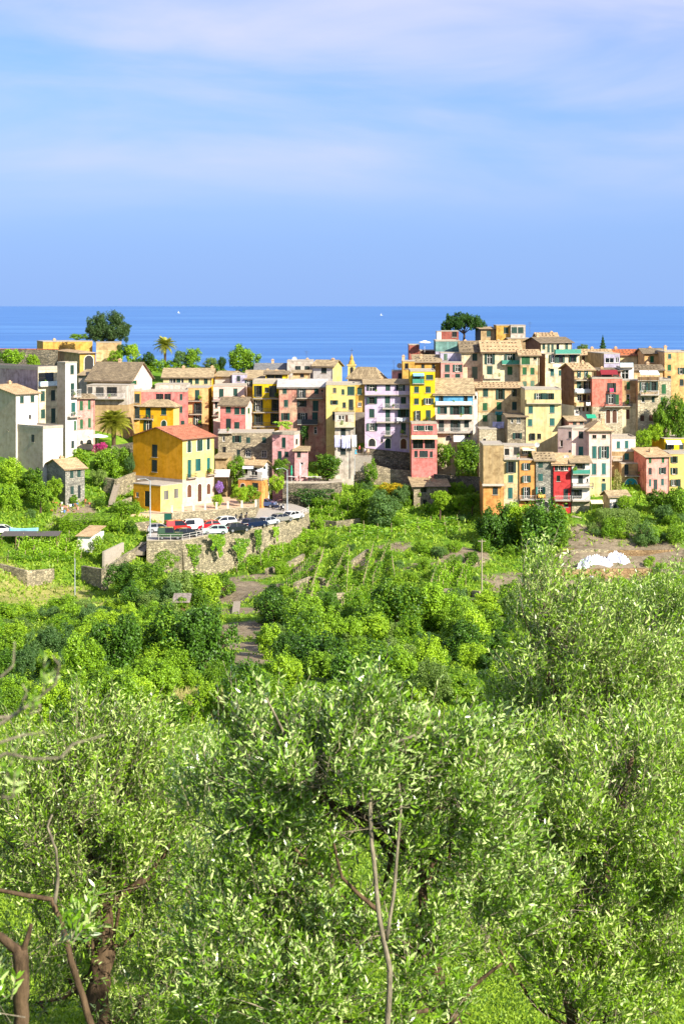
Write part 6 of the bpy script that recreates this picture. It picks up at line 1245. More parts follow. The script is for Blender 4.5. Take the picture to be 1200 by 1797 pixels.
# -- gardens and terraces: individually placed trees and bushes
PL = [
 ('leafy fig tree beside the restaurant terrace', 575, 850, 64, 52, 'mid', 'round', .25, 316), ('dark green bush at the left of the restaurant terrace', 492, 835, 36, 30, 'mid', 'round', 0, 313), ('small round bush below the orange house terrace', 488, 860, 30, 26, 'bright', 'round', 0, 309),
 ('bright shrub beside the orange house', 468, 868, 26, 24, 'olivefar', 'round', 0, 309), ('dense shrub between yellow house porch and orange house', 415, 845, 44, 44, 'mid', 'round', 0, 311), ('leafy bush left of the orange house wall', 440, 880, 40, 28, 'bright', 'round', 0, 300),
 ('bright green tub bush on the yellow house terrace', 382, 886, 26, 18, 'bright', 'round', 0, 292.5), ('low shrub at the end of the yellow house terrace', 422, 878, 34, 24, 'bright', 'round', 0, 296), ('tall thin shrub on the ramp below the lilac house', 653, 850, 26, 44, 'bright', 'loose', 0, 319),
 ('grey-green olive bush right of the yellow broom', 705, 885, 34, 34, 'blue', 'fine', 0, 312), ('large rounded fig bush under the yellow broom', 672, 922, 80, 60, 'blue', 'round', 0, 300), ('big dark bush at the foot of the fig bush', 640, 905, 56, 44, 'mid', 'round', 0, 306),
 ('bright green lime tree in front of the stone shed', 772, 905, 44, 44, 'bright', 'round', .35, 305), ('left bright lime tree beside the tan house', 806, 902, 30, 34, 'bright', 'round', .35, 306), ('right bright lime tree beside the tan house', 828, 900, 32, 36, 'bright', 'round', .35, 306),
 ('vivid green shrub under the blue house', 780, 815, 44, 36, 'bright', 'round', 0, 318), ('large loose bush at the foot of the blue house', 822, 832, 50, 58, 'mid', 'loose', 0, 316), ('dark dense bush between the blue house and tan house', 812, 820, 44, 44, 'mid', 'round', 0, 317),
 ('large leafy walnut tree in front of the lower row', 945, 1004, 116, 124, 'dark', 'fine', .12, 284), ('leafy tree left of the walnut in front of the orange row house', 870, 1000, 74, 112, 'dark', 'fine', .1, 286), ('bright leafy tree under the grey stone house', 905, 960, 70, 78, 'bright', 'fine', .1, 289), ('reddish leafed shrub under the crimson house', 978, 925, 40, 40, 'mid', 'loose', 0, 292), ('dark bush in the gully shade below the tan house', 850, 1010, 60, 60, 'dark', 'round', 0, 280),
 ('tall leafy tree beside the awning terrace house', 1165, 772, 44, 72, 'mid', 'fine', .05, 321), ('second leafy tree at the right edge below the orange house', 1190, 770, 44, 76, 'mid', 'fine', .05, 320), ('light green bush behind the salmon cottage', 1128, 788, 32, 34, 'bright', 'round', 0, 318), ('small bright bush left of the lemon yellow house', 1146, 770, 30, 26, 'bright', 'round', 0, 320),
 ('round bush beside the garden hut', 1096, 898, 34, 28, 'bright', 'round', 0, 296), ('dense dark shrub below the salmon cottage', 1150, 895, 44, 36, 'mid', 'round', 0, 299), ('large dark shrub at the right edge below the lemon yellow house', 1188, 905, 60, 48, 'mid', 'round', 0, 297), ('green shrub with pale tips under the salmon cottage', 1165, 920, 44, 34, 'blue', 'round', 0, 293),
 ('young fruit tree on the right grassy bank', 1130, 960, 52, 46, 'blue', 'loose', .15, 284), ('olive green tree below the clipped hedge', 1075, 945, 46, 36, 'mid', 'round', 0, 287), ('dark shrub at the right end of the grassy bank', 1185, 965, 40, 44, 'mid', 'round', 0, 283), ('bush on the bank left of the young fruit tree', 1040, 942, 30, 24, 'olivefar', 'round', 0, 288),
 ('tall lemon tree in the garden behind the stone cottage', 185, 835, 60, 46, 'mid', 'round', 0, 302), ('bright bush at the corner of the stone cottage', 142, 832, 46, 44, 'bright', 'round', 0, 300), ('dense shrub left of the large yellow house', 216, 832, 44, 48, 'mid', 'round', 0, 304), ('cactus-like grey shrub by the yellow house gable', 230, 830, 20, 34, 'blue', 'loose', 0, 302), ('olive shrub on the wall above the garden steps', 172, 846, 30, 22, 'olivefar', 'round', 0, 297),
 ('grey green bush left of the stone cottage', 58, 858, 46, 36, 'mid', 'round', 0, 288), ('bright green bush at the left edge below the white house', 22, 850, 56, 46, 'bright', 'round', 0, 290), ('small tree in the yard below the stone cottage', 72, 888, 50, 42, 'mid', 'loose', .1, 284), ('leafy shrub at the left edge beside the tarpaulin', 14, 895, 46, 46, 'mid', 'round', 0, 283), ('bush on the left terrace under the white house', 100, 868, 30, 30, 'bright', 'round', 0, 288),
 ('broad bush in front of the garden steps', 222, 908, 52, 30, 'mid', 'round', 0, 285), ('climbing shrub on the wall left of the car park', 230, 946, 30, 32, 'mid', 'round', 0, 274), ('round bush beside the white plank shed', 172, 975, 34, 34, 'bright', 'round', 0, 260), ('tall conical cypress shrub by the left hedge', 209, 945, 10, 34, 'dark', 'cone', 0, 273),
 ('dark glossy orange tree below the car park stairs', 212, 1034, 58, 46, 'dark', 'round', 0, 240), ('second dark orange tree right of the car park stairs', 254, 1040, 64, 50, 'mid', 'round', 0, 238), ('leafy shrub under the dark corner of the car park wall', 290, 998, 50, 32, 'mid', 'loose', 0, 258), ('green bush below the car park wall ivy', 332, 1048, 72, 46, 'mid', 'round', 0, 238), ('small lemon tree on the dirt below the car park', 392, 1044, 46, 38, 'mid', 'round', .1, 240), ('fig bush right of the dirt path', 478, 1098, 80, 62, 'dark', 'loose', .1, 206), ('dense green tree at the picket gate', 525, 1118, 64, 66, 'mid', 'round', 0, 200), ('low dark bush by the dirt path', 480, 1140, 72, 36, 'dark', 'round', 0, 188),
 ('large walnut tree in the middle of the vine terraces', 700, 1118, 120, 100, 'mid', 'fine', .05, 196), ('second walnut tree right of the vine terraces', 770, 1110, 100, 84, 'mid', 'fine', .05, 200), ('dark hollow bush at the right of the walnut trees', 815, 1160, 90, 70, 'dark', 'round', 0, 170), ('green tree at the left of the walnut trees', 650, 1130, 80, 70, 'mid', 'round', 0, 188), ('small ash shrub below the leaning pole', 820, 1110, 60, 48, 'mid', 'loose', 0, 200),
 ('tall dark tree at the left of the valley grove', 205, 1215, 110, 130, 'dark', 'fine', .08, 150), ('tall grey green tree in the middle of the valley grove', 290, 1210, 120, 140, 'mid', 'fine', .08, 152), ('tall dark tree at the right of the valley grove', 370, 1215, 110, 145, 'dark', 'fine', .08, 150), ('silvery tree behind the valley grove', 330, 1170, 90, 100, 'blue', 'fine', .1, 166), ('bright rounded bush in front of the valley grove', 222, 1275, 120, 95, 'bright', 'fine', 0, 108),
 ('large dark bush at the foot of the picket gate slope', 560, 1205, 110, 90, 'dark', 'round', 0, 142), ('broad green bush behind the central olive tree', 640, 1230, 120, 100, 'mid', 'round', 0, 130),
]
for lb, px, pyb, w, h, f, kd, lift, Y in PL:
    T(lb, px, pyb, w, h, f, kd, 'tree' if h > 60 else 'shrub', 'tree' if h > 60 else 'shrub', Y=Y, lift=lift)
T('yellow flowering broom below the ramp', 688, 868, 50, 20, 'yellow', 'round', 'broom_shrub', 'shrub', Y=316, trunk=False)
T('magenta bougainvillea on the pink house terrace', 178, 790, 24, 14, 'magenta', 'loose', 'bougainvillea', 'shrub', Y=309, trunk=False)
T('small magenta bougainvillea left of the larger one', 168, 792, 12, 12, 'magenta', 'loose', 'bougainvillea', 'shrub', Y=309, trunk=False)
T('purple wisteria under the porch of the large yellow house', 385, 862, 20, 18, 'purple', 'loose', 'wisteria', 'shrub', Y=301.5, trunk=False)
T('dry brown bush left of the salmon cottage', 1083, 868, 18, 44, 'dry', 'loose', 'dry_bush', 'shrub', Y=309)
h_ = T('clipped green hedge on the right terrace below the garden hut', 1083, 926, 66, 30, 'olivefar', 'hedge', 'hedge', 'hedge', Y=292, trunk=False)
T('long clipped hedge across the left garden terrace', 158, 926, 90, 20, 'mid', 'hedge', 'hedge', 'hedge', Y=278, trunk=False)
# -- ivy on walls
def ivy(label, px0, px1, py0, py1, Y0, Y1, n, fol='bright', bulge=.35):
    r = np.random.default_rng(int(px0 * 7 + py0)); t = r.uniform(0, 1, n); s = r.uniform(0, 1, n); e_ = .5 + .5 * np.sin(t * 9 + s * 4); k = (np.abs(t - .5) * 2 < (1 - .75 * s ** 1.5) * (.72 + .28 * np.sin(s * 14 + px0) * np.sin(t * 6 + 1))) & (s < .72 + .28 * np.sin(t * 11 + px0)); t, s = t[k], s[k]
    px = px0 + (px1 - px0) * t; py = py0 + (py1 - py0) * s; Y = Y0 + (Y1 - Y0) * t - r.uniform(0, bulge, len(t)); C = np.stack([(px - CX) / F * Y, Y, -(py - HY) / F * Y], 1); N = unitv(len(t), r) * .8 + np.array([.2, -.9, .5]); N /= np.linalg.norm(N, axis=1, keepdims=True)
    o = P((px0 + px1) / 2, py1, (Y0 + Y1) / 2); ob = obj('climbing_ivy', npmesh('climbing_ivy', quads(C - np.array(o), N, .16, r), 4, FOL[fol]), None, o); tag(ob, label, 'ivy')
ivy('bright green ivy sheet on the car park wall', 365, 401, 938, 984, 266.9, 271.0, 2600)
ivy('ivy column on the right half of the car park wall', 446, 462, 930, 985, 276.3, 278.8, 1600, 'mid'); ivy('small ivy tuft near the end of the car park wall', 478, 492, 925, 955, 281.0, 283.4, 700, 'mid')
ivy('low creeper along the left part of the car park wall', 322, 360, 955, 1000, 264.0, 266.0, 1400, 'mid'); ivy('broad creeper on the middle of the car park wall', 405, 444, 945, 992, 271.5, 276.0, 1800, 'bright')
ivy('tall dark ivy climbing beside the faded red house', 526, 544, 748, 790, 330.8, 330.8, 2000, 'dark', .8); ivy('trailing plants on the roof of the pink house', 478, 520, 740, 755, 316, 316, 900, 'mid', 1.2)
ivy('creeper on the stone wall left of the car park', 212, 236, 915, 945, 275.5, 275.5, 1400, 'mid')
ivy('trailing greenery on the dark restaurant wall', 500, 600, 858, 888, 311.5, 312.5, 3000, 'dark', .8)
# -- vine rows
def vine_mesh(seed, L, fol='vine'):
    r = np.random.default_rng(seed); n = int(L * 110); x = r.uniform(-L / 2, L / 2, n); z = r.beta(2, 1.6, n) * (1.5 + .5 * np.sin(x * 1.3 + seed * 2)) + .2; y = r.normal(0, .28, n); N = unitv(n, r) + np.array([0, 0, .6]); N /= np.linalg.norm(N, axis=1, keepdims=True)
    return npmesh('vine_foliage', quads(np.stack([x, y, z], 1), N, .15, r), 4, FOL[fol])
ORD = ['first', 'second', 'third', 'fourth', 'fifth', 'sixth', 'seventh', 'eighth', 'ninth']
def vine_row(label, pa, pb, seed, group, fol='vine'):
    jr = random.Random(str(pa)); pa = (pa[0] + jr.uniform(-12, 12), pa[1] + jr.uniform(-8, 8)); pb = (pb[0] + jr.uniform(-12, 12), pb[1] + jr.uniform(-6, 6))
    a, b = G(*pa), G(*pb); d = b - a; L = 8.0
    me = cached(('vine', seed % 3, fol), lambda: vine_mesh(seed, L, fol)); e = empty('vine_row', (a + b) / 2, 0); e.rotation_euler = (0, -math.atan2(d.z, math.hypot(d.x, d.y)), math.atan2(d.y, d.x)); k = d.length / L
    o = obj('vine_foliage', me, e); o.scale = (k, 1, 1); tag(o, kind='stuff'); n = max(2, int(d.length / 2.5)); pm = cached('vinepost', lambda: MB().tube([(0, 0, -.4), (0, 0, 2.0)], .045, 5).mesh('stake', P_('stake_wood', (170, 150, 120), rough=.9)))
    for i in range(n + 1): obj('stake', pm, e, (-d.length / 2 + d.length * i / n, .05, 0))
    tag(e, label, 'vine row', group)
for i in range(7): vine_row(ORD[i] + ' vine row climbing the steep terrace in the middle of the valley, counted from left', (512 + i * 30 + (i % 2) * 4, 1046 - i * 1.5), (552 + i * 24, 978 - (i % 3) * 3), i, 'vine rows on the steep middle terraces')
for i in range(6): vine_row(ORD[i] + ' vine row on the lower terrace right of the dirt path, counted from left', (505 + i * 28, 1085 - i * 3), (530 + i * 28, 1048), i + 1, 'vine rows on the lower terrace')
for i in range(3): vine_row(ORD[i] + ' long vine row along the terrace below the fig bush, counted from the camera', (600 + i * 6, 944 - i * 9), (810 - i * 8, 946 - i * 10), i + 2, 'long vine rows below the fig bush')
for i in range(4): vine_row(ORD[i] + ' vine row on the terrace left of the fig bush, counted from the camera', (545 + i * 3, 918 - i * 9), (640 - i * 4, 916 - i * 9), i, 'vine rows left of the fig bush')
for i in range(6): vine_row(ORD[i] + ' vine row in the walled left garden, counted from the camera', (20 + i * 3, 985 - i * 6), (130 + i * 3, 992 - i * 7), i, 'vine rows in the walled left garden')
for i in range(6): vine_row(ORD[i] + ' vine row on the lush slope below the car park wall, counted from left', (412 + i * 14, 1012 - i * 6), (470 + i * 18, 985 - i * 9), i + 1, 'vine rows below the car park wall')
for i in range(5): vine_row(ORD[i] + ' vine row on the stakes right of the walnut trees, counted from left', (745 + i * 18, 1045 - i * 2), (760 + i * 18, 1005), i, 'vine rows right of the walnut trees')
# -- scrub filling the valley slope
def scrub_ok(px, py):
    if px < 190 and 1025 < py < 1072: return False
    if 372 < px < 462 and py < 1180: return False
    if 340 < px < 480 and 1180 <= py < 1215: return random.random() < .4
    if 480 < px < 850 and py < 1075: return False
    if px > 880 and py < 1062: return False
    if 245 < px < 480 and py < 1030: return False
    if 270 < px < 400 and 1225 < py < 1260: return False
    return True
LOOK = dict(mid='green', bright='bright yellow-green', dark='dark green', blue='blue-green', olivefar='pale olive green', vine='vivid green')
def scrub_label(f, x, y):
    zx = 'at the left edge' if x < 120 else 'left of the valley grove' if x < 260 else 'below the car park hut' if x < 420 else 'beside the dirt path' if x < 560 else 'below the vine rows' if x < 700 else 'below the walnut trees' if x < 860 else 'behind the tall right olive' if x < 1040 else 'towards the right edge'
    zy = 'upper' if y < 1110 else 'middle' if y < 1200 else 'lower' if y < 1330 else 'nearest'
    return f'{LOOK[f]} scrub bush on the {zy} valley slope {zx}'
ns = 0; py = 1052.0
while py < 1640 and ns < 285:
    step = 30 + (py - 1052) * .12; px = -40 + random.random() * step
    while px < 1250 and ns < 285:
        qx, qy = px + random.uniform(-.3, .3) * step, py + random.uniform(-.4, .4) * 18
        if scrub_ok(qx, qy):
            w = step * random.uniform(1.1, 1.9); hh = w * random.uniform(.4, 1.05)
            if qx < 200 and qy < 1130: hh *= .6
            f = random.choices(['mid', 'bright', 'dark', 'blue', 'olivefar'], [.34, .36, .10, .07, .13])[0]
            if qy > 1350: f = random.choice(['dark', 'dark', 'mid'])  # nearest scrub coloured mostly dark to stand for shade in the olive gaps
            kd = 'fine' if qy > 1180 else random.choice(['round', 'round', 'fine', 'loose'])
            T(scrub_label(f, qx, qy), qx, qy, w, hh, f, kd, 'scrub_bush', 'shrub', group='scrub bushes covering the valley slope', trunk=False, sink=.3); ns += 1
        px += step * random.uniform(.8, 1.25)
    py += 15 + (py - 1052) * .05
# low bushes on village terraces as ground cover
for (x0, x1, y0, y1, n, where) in ((545, 850, 850, 930, 46, 'on the terraces under the ramp'), (420, 560, 925, 1010, 26, 'below the end of the car park wall'), (0, 240, 840, 960, 26, 'in the left gardens below the white house'), (1040, 1200, 880, 960, 16, 'on the right bank below the salmon cottage'), (960, 1200, 985, 1050, 22, 'on the brown slope around the plastic sheets'), (500, 840, 960, 1060, 48, 'scattered between the vine rows'), (840, 1000, 905, 1000, 14, 'at the foot of the lower house row')):
    for k in range(n):
        px, py_ = random.uniform(x0, x1), random.uniform(y0, y1); w = random.uniform(14, 34)
        f = random.choice(['mid', 'bright', 'mid', 'vine', 'blue'])
        if 1000 < px < 1118 and 968 < py_ < 1040: continue
        T(f'{"tall" if w > 27 else "low" if w > 20 else "small"} {LOOK[f]} leafy bush {where}', px, py_, w, w * random.uniform(.5, .8), f, random.choice(['round', 'loose']), 'garden_bush', 'shrub', group='low bushes in the terraced gardens', trunk=False)
# -- undergrowth and grass: nobody could count it
def ground_cover():
    r = np.random.default_rng(3); n = 120000; px = r.uniform(-60, 1260, n); py = 832 + r.uniform(0, 1, n) ** .85 * 968
    x, y, z = hit(px, py); st = np.where(y > 60, 1.0, .5); y2 = y - st * r.uniform(0, 1, n); x = x * y2 / y; y = y2; z = gz(np.nan_to_num(x), np.nan_to_num(y)); k = ~np.isnan(y) & (y < 335); x, y, z = x[k], y[k], z[k]
    fx = ((x - GX0) / GS).astype(int).clip(0, len(gx) - 1); fy = ((y - GY0) / GS).astype(int).clip(0, len(gy) - 1); so = soil_v[fy, fx]; k = r.uniform(size=len(x)) > np.maximum(so * 1.25, dry_v[fy, fx] * .75)
    x, y, z, so = x[k], y[k], z[k], so[k]; dr = dry_v[fy, fx][k] if False else None
    V = []
    for rep in range(3):
        m = len(x); s = np.clip(y / F * r.uniform(1.5, 4.2, m), .025, .45); jx, jy = r.normal(0, 1, (2, m)) * s; gx_, gy_ = x + jx, y + jy; C = np.stack([gx_, gy_, gz(gx_, gy_) + s * r.uniform(.3, 1.6, m)], 1)
        N = unitv(m, r); N[:, 2] = N[:, 2] * .6 + .25; N /= np.linalg.norm(N, axis=1, keepdims=True); V.append(quads(C, N, 1.0, r, .5) if False else None)
        t = unitv(m, r); t[:, 2] = np.abs(t[:, 2]) + .35; t /= np.linalg.norm(t, axis=1, keepdims=True); b = np.cross(t, unitv(m, r)); b /= np.linalg.norm(b, axis=1, keepdims=True); S = s[:, None]
        V[-1] = np.stack([C - t * S, C + b * S * .38, C + t * S, C - b * S * .38], 1)
    o = obj('undergrowth', npmesh('undergrowth', np.concatenate(V), 4, FOL['grass'])); tag(o, 'short grass and weeds covering the valley ground', 'grass', kind='stuff')
ground_cover()
def dry_grass():
    r = np.random.default_rng(9); n = 2600; px = np.concatenate([r.normal(315, 30, n // 2), r.normal(365, 22, n - n // 2)]); py = r.normal(1246, 8, n); x, y, z = hit(px, py); y = np.nan_to_num(y, nan=120); S = y / F
    h = r.uniform(10, 26, n) * S; dx, dy = r.normal(0, .25, (2, n)) * h; b = np.stack([x, y, z], 1); t = b + np.stack([dx, dy, h], 1); w = (S * 1.1)[:, None] * np.array([1, 0, 0]); V = np.stack([b - w, b + w, t + w * .2, t - w * .2], 1); V = V[~np.isnan(V).any((1, 2))]
    o = obj('dry_reeds', npmesh('dry_reeds', V, 4, FOL['dry'])); tag(o, 'pale dry reeds standing in front of the valley grove', 'reeds', kind='stuff')
dry_grass()
# -- picket gate
_g = G(540, 1132); e = empty('picket_fence', _g)
for k in range(16): MB().box((-2.2 + k * .28, 0, -.1), (-2.2 + k * .28 + .2, .03, 1.25 + .03 * math.sin(k * 3))).build('picket', P_('grey_picket', (186, 186, 190), rough=.8), e)
MB().box((-2.25, .031, .3), (2.3, .07, .38)).box((-2.25, .031, .9), (2.3, .07, .98)).build('rail', wood(), e); tag(e, 'small grey picket fence in the scrub below the vines', 'fence'); e.rotation_euler = (0, 0, R(20))

# ------------------------------------------------------------------ olive trees near the camera
def sprays(Pos, Dir, r, leaf=.055, k=14, L=.26):
    """leafy shoots: opposite pairs of narrow leaves along each shoot"""
    n = len(Pos); Ls = L * r.uniform(.6, 1.35, n); ref = unitv(n, r); s1 = np.cross(Dir, ref); s1 /= np.linalg.norm(s1, axis=1, keepdims=True) + 1e-9; s2 = np.cross(Dir, s1); out = []; bend = unitv(n, r) * .25
    stems = []
    for j in range(k):
        t = (j // 2 + 1) / (k / 2.0) ; sg = 1 if j % 2 else -1; ang = (j // 2) * 1.3; side = (s1 * math.cos(ang) + s2 * math.sin(ang)) * sg
        p = Pos + Dir * (Ls * t)[:, None] + bend * (Ls * t * t)[:, None]
        ld = Dir * r.uniform(.5, 1.0, (n, 1)) + side * r.uniform(.45, .95, (n, 1)) + unitv(n, r) * .22; ld /= np.linalg.norm(ld, axis=1, keepdims=True); ln = (leaf * r.uniform(.65, 1.25, n) * (1.0 - .25 * t))[:, None]
        b = np.cross(ld, unitv(n, r)); b /= np.linalg.norm(b, axis=1, keepdims=True) + 1e-9; w = ln * .122
        out.append(np.stack([p, p + ld * ln * .35 + b * w, p + ld * ln * .7 + b * w * .8, p + ld * ln, p + ld * ln * .7 - b * w * .8, p + ld * ln * .35 - b * w], 1))
    return np.concatenate(out), Pos, Pos + Dir * Ls[:, None] + bend * Ls[:, None]
def ribs(A, B, w, r):
    d = B - A; s = np.cross(d, unitv(len(A), r)); s /= np.linalg.norm(s, axis=1, keepdims=True) + 1e-9; return np.stack([A - s * w, A + s * w, B + s * w * .4, B - s * w * .4], 1)
def olive(label, base, limbs, blobs, seed, fol='olive', leaf=.055, L=.26, name='olive_tree', up=1.0, hub=None):
    """base, limbs in (px, py, Y); blobs: (px, py, Y, half width px, half height px, half depth m, shoots)"""
    r = np.random.default_rng(seed); b0 = P(*base); b0.z = float(gz(b0.x, b0.y)); e = empty(name, b0); LV, ST, SE = [], [], []
    for (px, py_, Y, rx, rz, ry, n) in blobs:
        n = int(n * 1.3)
        c = np.array(P(px, py_, Y)); nc = max(1, n // 22); d = unitv(nc, r); q = r.uniform(0, 1, (nc, 1)) ** (1 / 2.4); ci = r.integers(0, nc, n); d = d[ci]; ext = np.array([rx * Y / F, ry, rz * Y / F]); Pp = c + (d * q[ci]) * ext + unitv(n, r) * r.uniform(0, 1, (n, 1)) ** .5 * .13 * Y / 9; D = d * .55 + np.array([0, 0, up]) + unitv(n, r) * .55 + np.array([.1, 0, 0]); D /= np.linalg.norm(D, axis=1, keepdims=True)
        lv, a, bb = sprays(Pp, D, r, leaf, 14, L); LV.append(lv); ST.append(a); SE.append(bb)
        m = max(4, n // 7); T0 = c + unitv(m, r) * r.uniform(.1, .6, (m, 1)) * np.array([rx * Y / F, ry, rz * Y / F]); idx = r.integers(0, n, m); ST.append(T0); SE.append(Pp[idx])
    if len(blobs) > 2:
        rr = random.Random(seed * 3); hp = hub or limbs[0][0]
        for q in blobs:
            c = P(q[0], q[1], q[2] + .12) - b0; m = MB(); k = rr.randrange(len(hp) - 1); t = rr.random(); top = P(*hp[k]).lerp(P(*hp[k + 1]), t) - b0
            mid = top.lerp(c, .5) + Vector((rr.uniform(-.1, .1), rr.uniform(-.1, .1), -.12)); s = q[2] / 9; m.tube([top, top.lerp(mid, .5), mid, mid.lerp(c, .6), c], [.015 * s, .014 * s, .011 * s, .008 * s, .005 * s], 6)
            for k in range(5):
                tip = c + Vector((rr.uniform(-.9, .9) * q[3] * q[2] / F, rr.uniform(-.7, .7) * q[5], rr.uniform(-.3, .9) * q[4] * q[2] / F)); a = mid.lerp(c, rr.uniform(.3, .95)); m.tube([a, a.lerp(tip, .5) + Vector((rr.uniform(-.04, .04), 0, -.03)), tip], [.007 * s, .005 * s, .0025 * s], 5)
            m.build('branch', bark, e, smooth=True)
    off = np.array(b0); LV = np.concatenate(LV) - off; ok = (LV[:, 0, 2] + b0.z) > gz(LV[:, 0, 0] + b0.x, LV[:, 0, 1] + b0.y); LV = LV[ok]
    c = obj('crown', npmesh('crown', LV, 6, FOL[fol]), e); tag(c, kind='stuff')
    A, B = np.concatenate(ST) - off, np.concatenate(SE) - off; tw = obj('twigs', npmesh('twigs', ribs(A, B, .0030, r), 4, twigm), e); tag(tw, kind='stuff')
    for i, (pts, r0, r1, mt) in enumerate(limbs):
        pp = [P(*q) - b0 for q in pts]; n = len(pp); sm = []
        if i == 0 : pp = [Vector((pp[0].x * .9, pp[0].y, -.4))] + pp; n += 1
        for a, b in zip(pp, pp[1:]):
            for k in range(5): sm.append(a.lerp(b, k / 5))
        sm.append(pp[-1]); rr = random.Random(seed + i); sm = [p + Vector((rr.uniform(-1, 1), rr.uniform(-1, 1), 0)) * r0 * .14 for p in sm]
        MB().tube(sm, [r0 + (r1 - r0) * k / (len(sm) - 1) for k in range(len(sm))], 7).build('trunk' if i == 0 else 'branch', twigm if mt == 't' else bark, e, smooth=True)
    return tag(e, label, 'olive tree')
olive('large olive tree in the centre foreground with pale forked bare branches', (682, 1850, 8.4),
      [([(680, 1800, 8.35), (684, 1700, 8.35), (665, 1610, 8.35), (652, 1480, 8.35), (645, 1345, 8.35), (680, 1308, 8.35), (728, 1290, 8.35)], .018, .007, 't'), ([(678, 1650, 8.35), (692, 1560, 8.35), (703, 1420, 8.35), (700, 1375, 8.35)], .011, .006, 't'),
       ([(800, 1800, 9.2), (760, 1690, 9.2), (742, 1590, 9.2), (734, 1520, 9.25), (690, 1465, 9.3), (610, 1415, 9.3)], .042, .014, 'b'), ([(665, 1600, 8.6), (630, 1570, 8.6), (600, 1540, 8.6), (585, 1480, 8.6)], .014, .007, 'b'), ([(780, 1800, 9.4), (830, 1730, 9.4), (880, 1690, 9.4)], .02, .008, 'b'),
       ([(585, 1430, 9.2), (540, 1370, 9.0), (480, 1345, 8.8)], .018, .008, 't'), ([(520, 1330, 8.9), (495, 1280, 8.8), (468, 1225, 8.7)], .012, .005, 't'), ([(640, 1330, 9), (600, 1320, 9.0), (560, 1340, 9.1)], .010, .006, 'b')],
      [(560, 1345, 8.7, 165, 90, .5, 360), (700, 1330, 8.9, 150, 75, .5, 300), (480, 1300, 8.9, 60, 60, .3, 60), (640, 1250, 8.8, 60, 50, .25, 40), (740, 1260, 8.9, 50, 40, .25, 30), (430, 1400, 9.0, 120, 110, .5, 330), (640, 1440, 9.2, 200, 100, .6, 330), (800, 1400, 9.2, 130, 90, .5, 270), (820, 1310, 9.4, 60, 45, .4, 60),
       (480, 1560, 9.1, 160, 130, .6, 430), (640, 1640, 9.0, 180, 120, .5, 300), (820, 1520, 9.4, 150, 120, .6, 380), (460, 1720, 8.8, 150, 110, .5, 360), (720, 1740, 9.0, 120, 70, .4, 130), (560, 1740, 8.6, 120, 70, .4, 200)], 11, 'olive', .057, .22, hub=[(800, 1780, 9.3), (755, 1660, 9.3), (738, 1540, 9.3), (690, 1470, 9.3), (610, 1420, 9.3), (560, 1400, 9.2)])
olive('olive tree at left with stout dark trunk and upright shoots', (178, 1860, 13), [([(178, 1800, 12.6), (172, 1740, 12.6), (184, 1660, 12.7), (176, 1560, 12.7)], .10, .085, 'b'), ([(176, 1570, 12.7), (150, 1480, 12.6), (140, 1400, 12.5)], .04, .015, 'b'), ([(178, 1570, 12.7), (220, 1480, 12.7), (240, 1400, 12.7)], .04, .015, 'b'), ([(180, 1590, 12.7), (260, 1540, 12.7), (300, 1480, 12.8)], .04, .015, 'b')],
      [(140, 1390, 12.6, 130, 110, .7, 520), (240, 1440, 12.8, 100, 130, .6, 430), (60, 1470, 12.6, 110, 130, .6, 430), (160, 1520, 12.5, 150, 90, .5, 380), (280, 1590, 12.9, 90, 120, .5, 330), (90, 1640, 12.8, 110, 110, .5, 330), (260, 1740, 12.9, 120, 70, .5, 260), (60, 1760, 12.7, 100, 60, .5, 180), (190, 1330, 12.9, 110, 60, .5, 220)], 12, 'olive2', .058, .30, up=1.1)
olive('tall olive tree at right reaching up to the brown slope', (1060, 1750, 15.5), [([(1080, 1640, 15.4), (1060, 1540, 15.2), (1050, 1400, 15.0), (1010, 1300, 14.9), (960, 1180, 14.8)], .09, .02, 'b'), ([(1050, 1400, 15), (1060, 1290, 15), (1090, 1200, 15)], .04, .015, 'b'), ([(1055, 1480, 15.1), (1110, 1390, 15.2), (1150, 1340, 15.2)], .04, .015, 'b')],
      [(970, 1130, 14.9, 85, 110, .8, 430), (1060, 1150, 15.0, 100, 100, .8, 520), (1010, 1260, 15, 130, 110, .9, 560), (1110, 1250, 15.2, 90, 110, .8, 420), (930, 1240, 15.2, 60, 90, .6, 240), (1000, 1380, 15, 150, 90, .8, 460), (945, 1050, 14.8, 30, 50, .3, 70), (1140, 1160, 15.2, 40, 60, .5, 120)], 13, 'olive2', .060, .27)
olive('spreading olive tree filling the lower right corner', (1010, 1900, 11), [([(1010, 1830, 11), (990, 1700, 11), (960, 1600, 11), (990, 1500, 11)], .06, .03, 'b'), ([(975, 1640, 10.9), (985, 1608, 10.7), (1000, 1598, 10.6)], .045, .035, 't'), ([(990, 1560, 11), (1060, 1460, 11), (1110, 1330, 11)], .04, .014, 'b'), ([(970, 1600, 11), (900, 1620, 10.8), (840, 1560, 10.8)], .025, .008, 't')],
      [(960, 1440, 10.9, 150, 110, .7, 400), (1100, 1380, 11, 140, 110, .7, 430), (1170, 1480, 11.1, 110, 140, .7, 400), (1020, 1580, 10.8, 160, 110, .6, 400), (1150, 1650, 11, 120, 120, .6, 380), (1000, 1700, 10.7, 110, 70, .5, 180), (1010, 1770, 10.4, 70, 40, .4, 90), (860, 1640, 10.2, 60, 70, .4, 110), (1110, 1760, 10.8, 130, 60, .5, 240), (920, 1560, 10.9, 90, 110, .5, 240)], 14, 'olive2', .057, .23)
olive('slender grey olive tree in the gap left of the central olive', (330, 1640, 24), [([(330, 1560, 24), (325, 1450, 24), (320, 1370, 24)], .06, .02, 'b')], [(320, 1400, 24, 60, 90, 1.0, 420), (370, 1370, 24, 60, 60, .8, 260), (330, 1500, 24, 50, 70, .8, 240)], 15, 'olive', .07, .32)
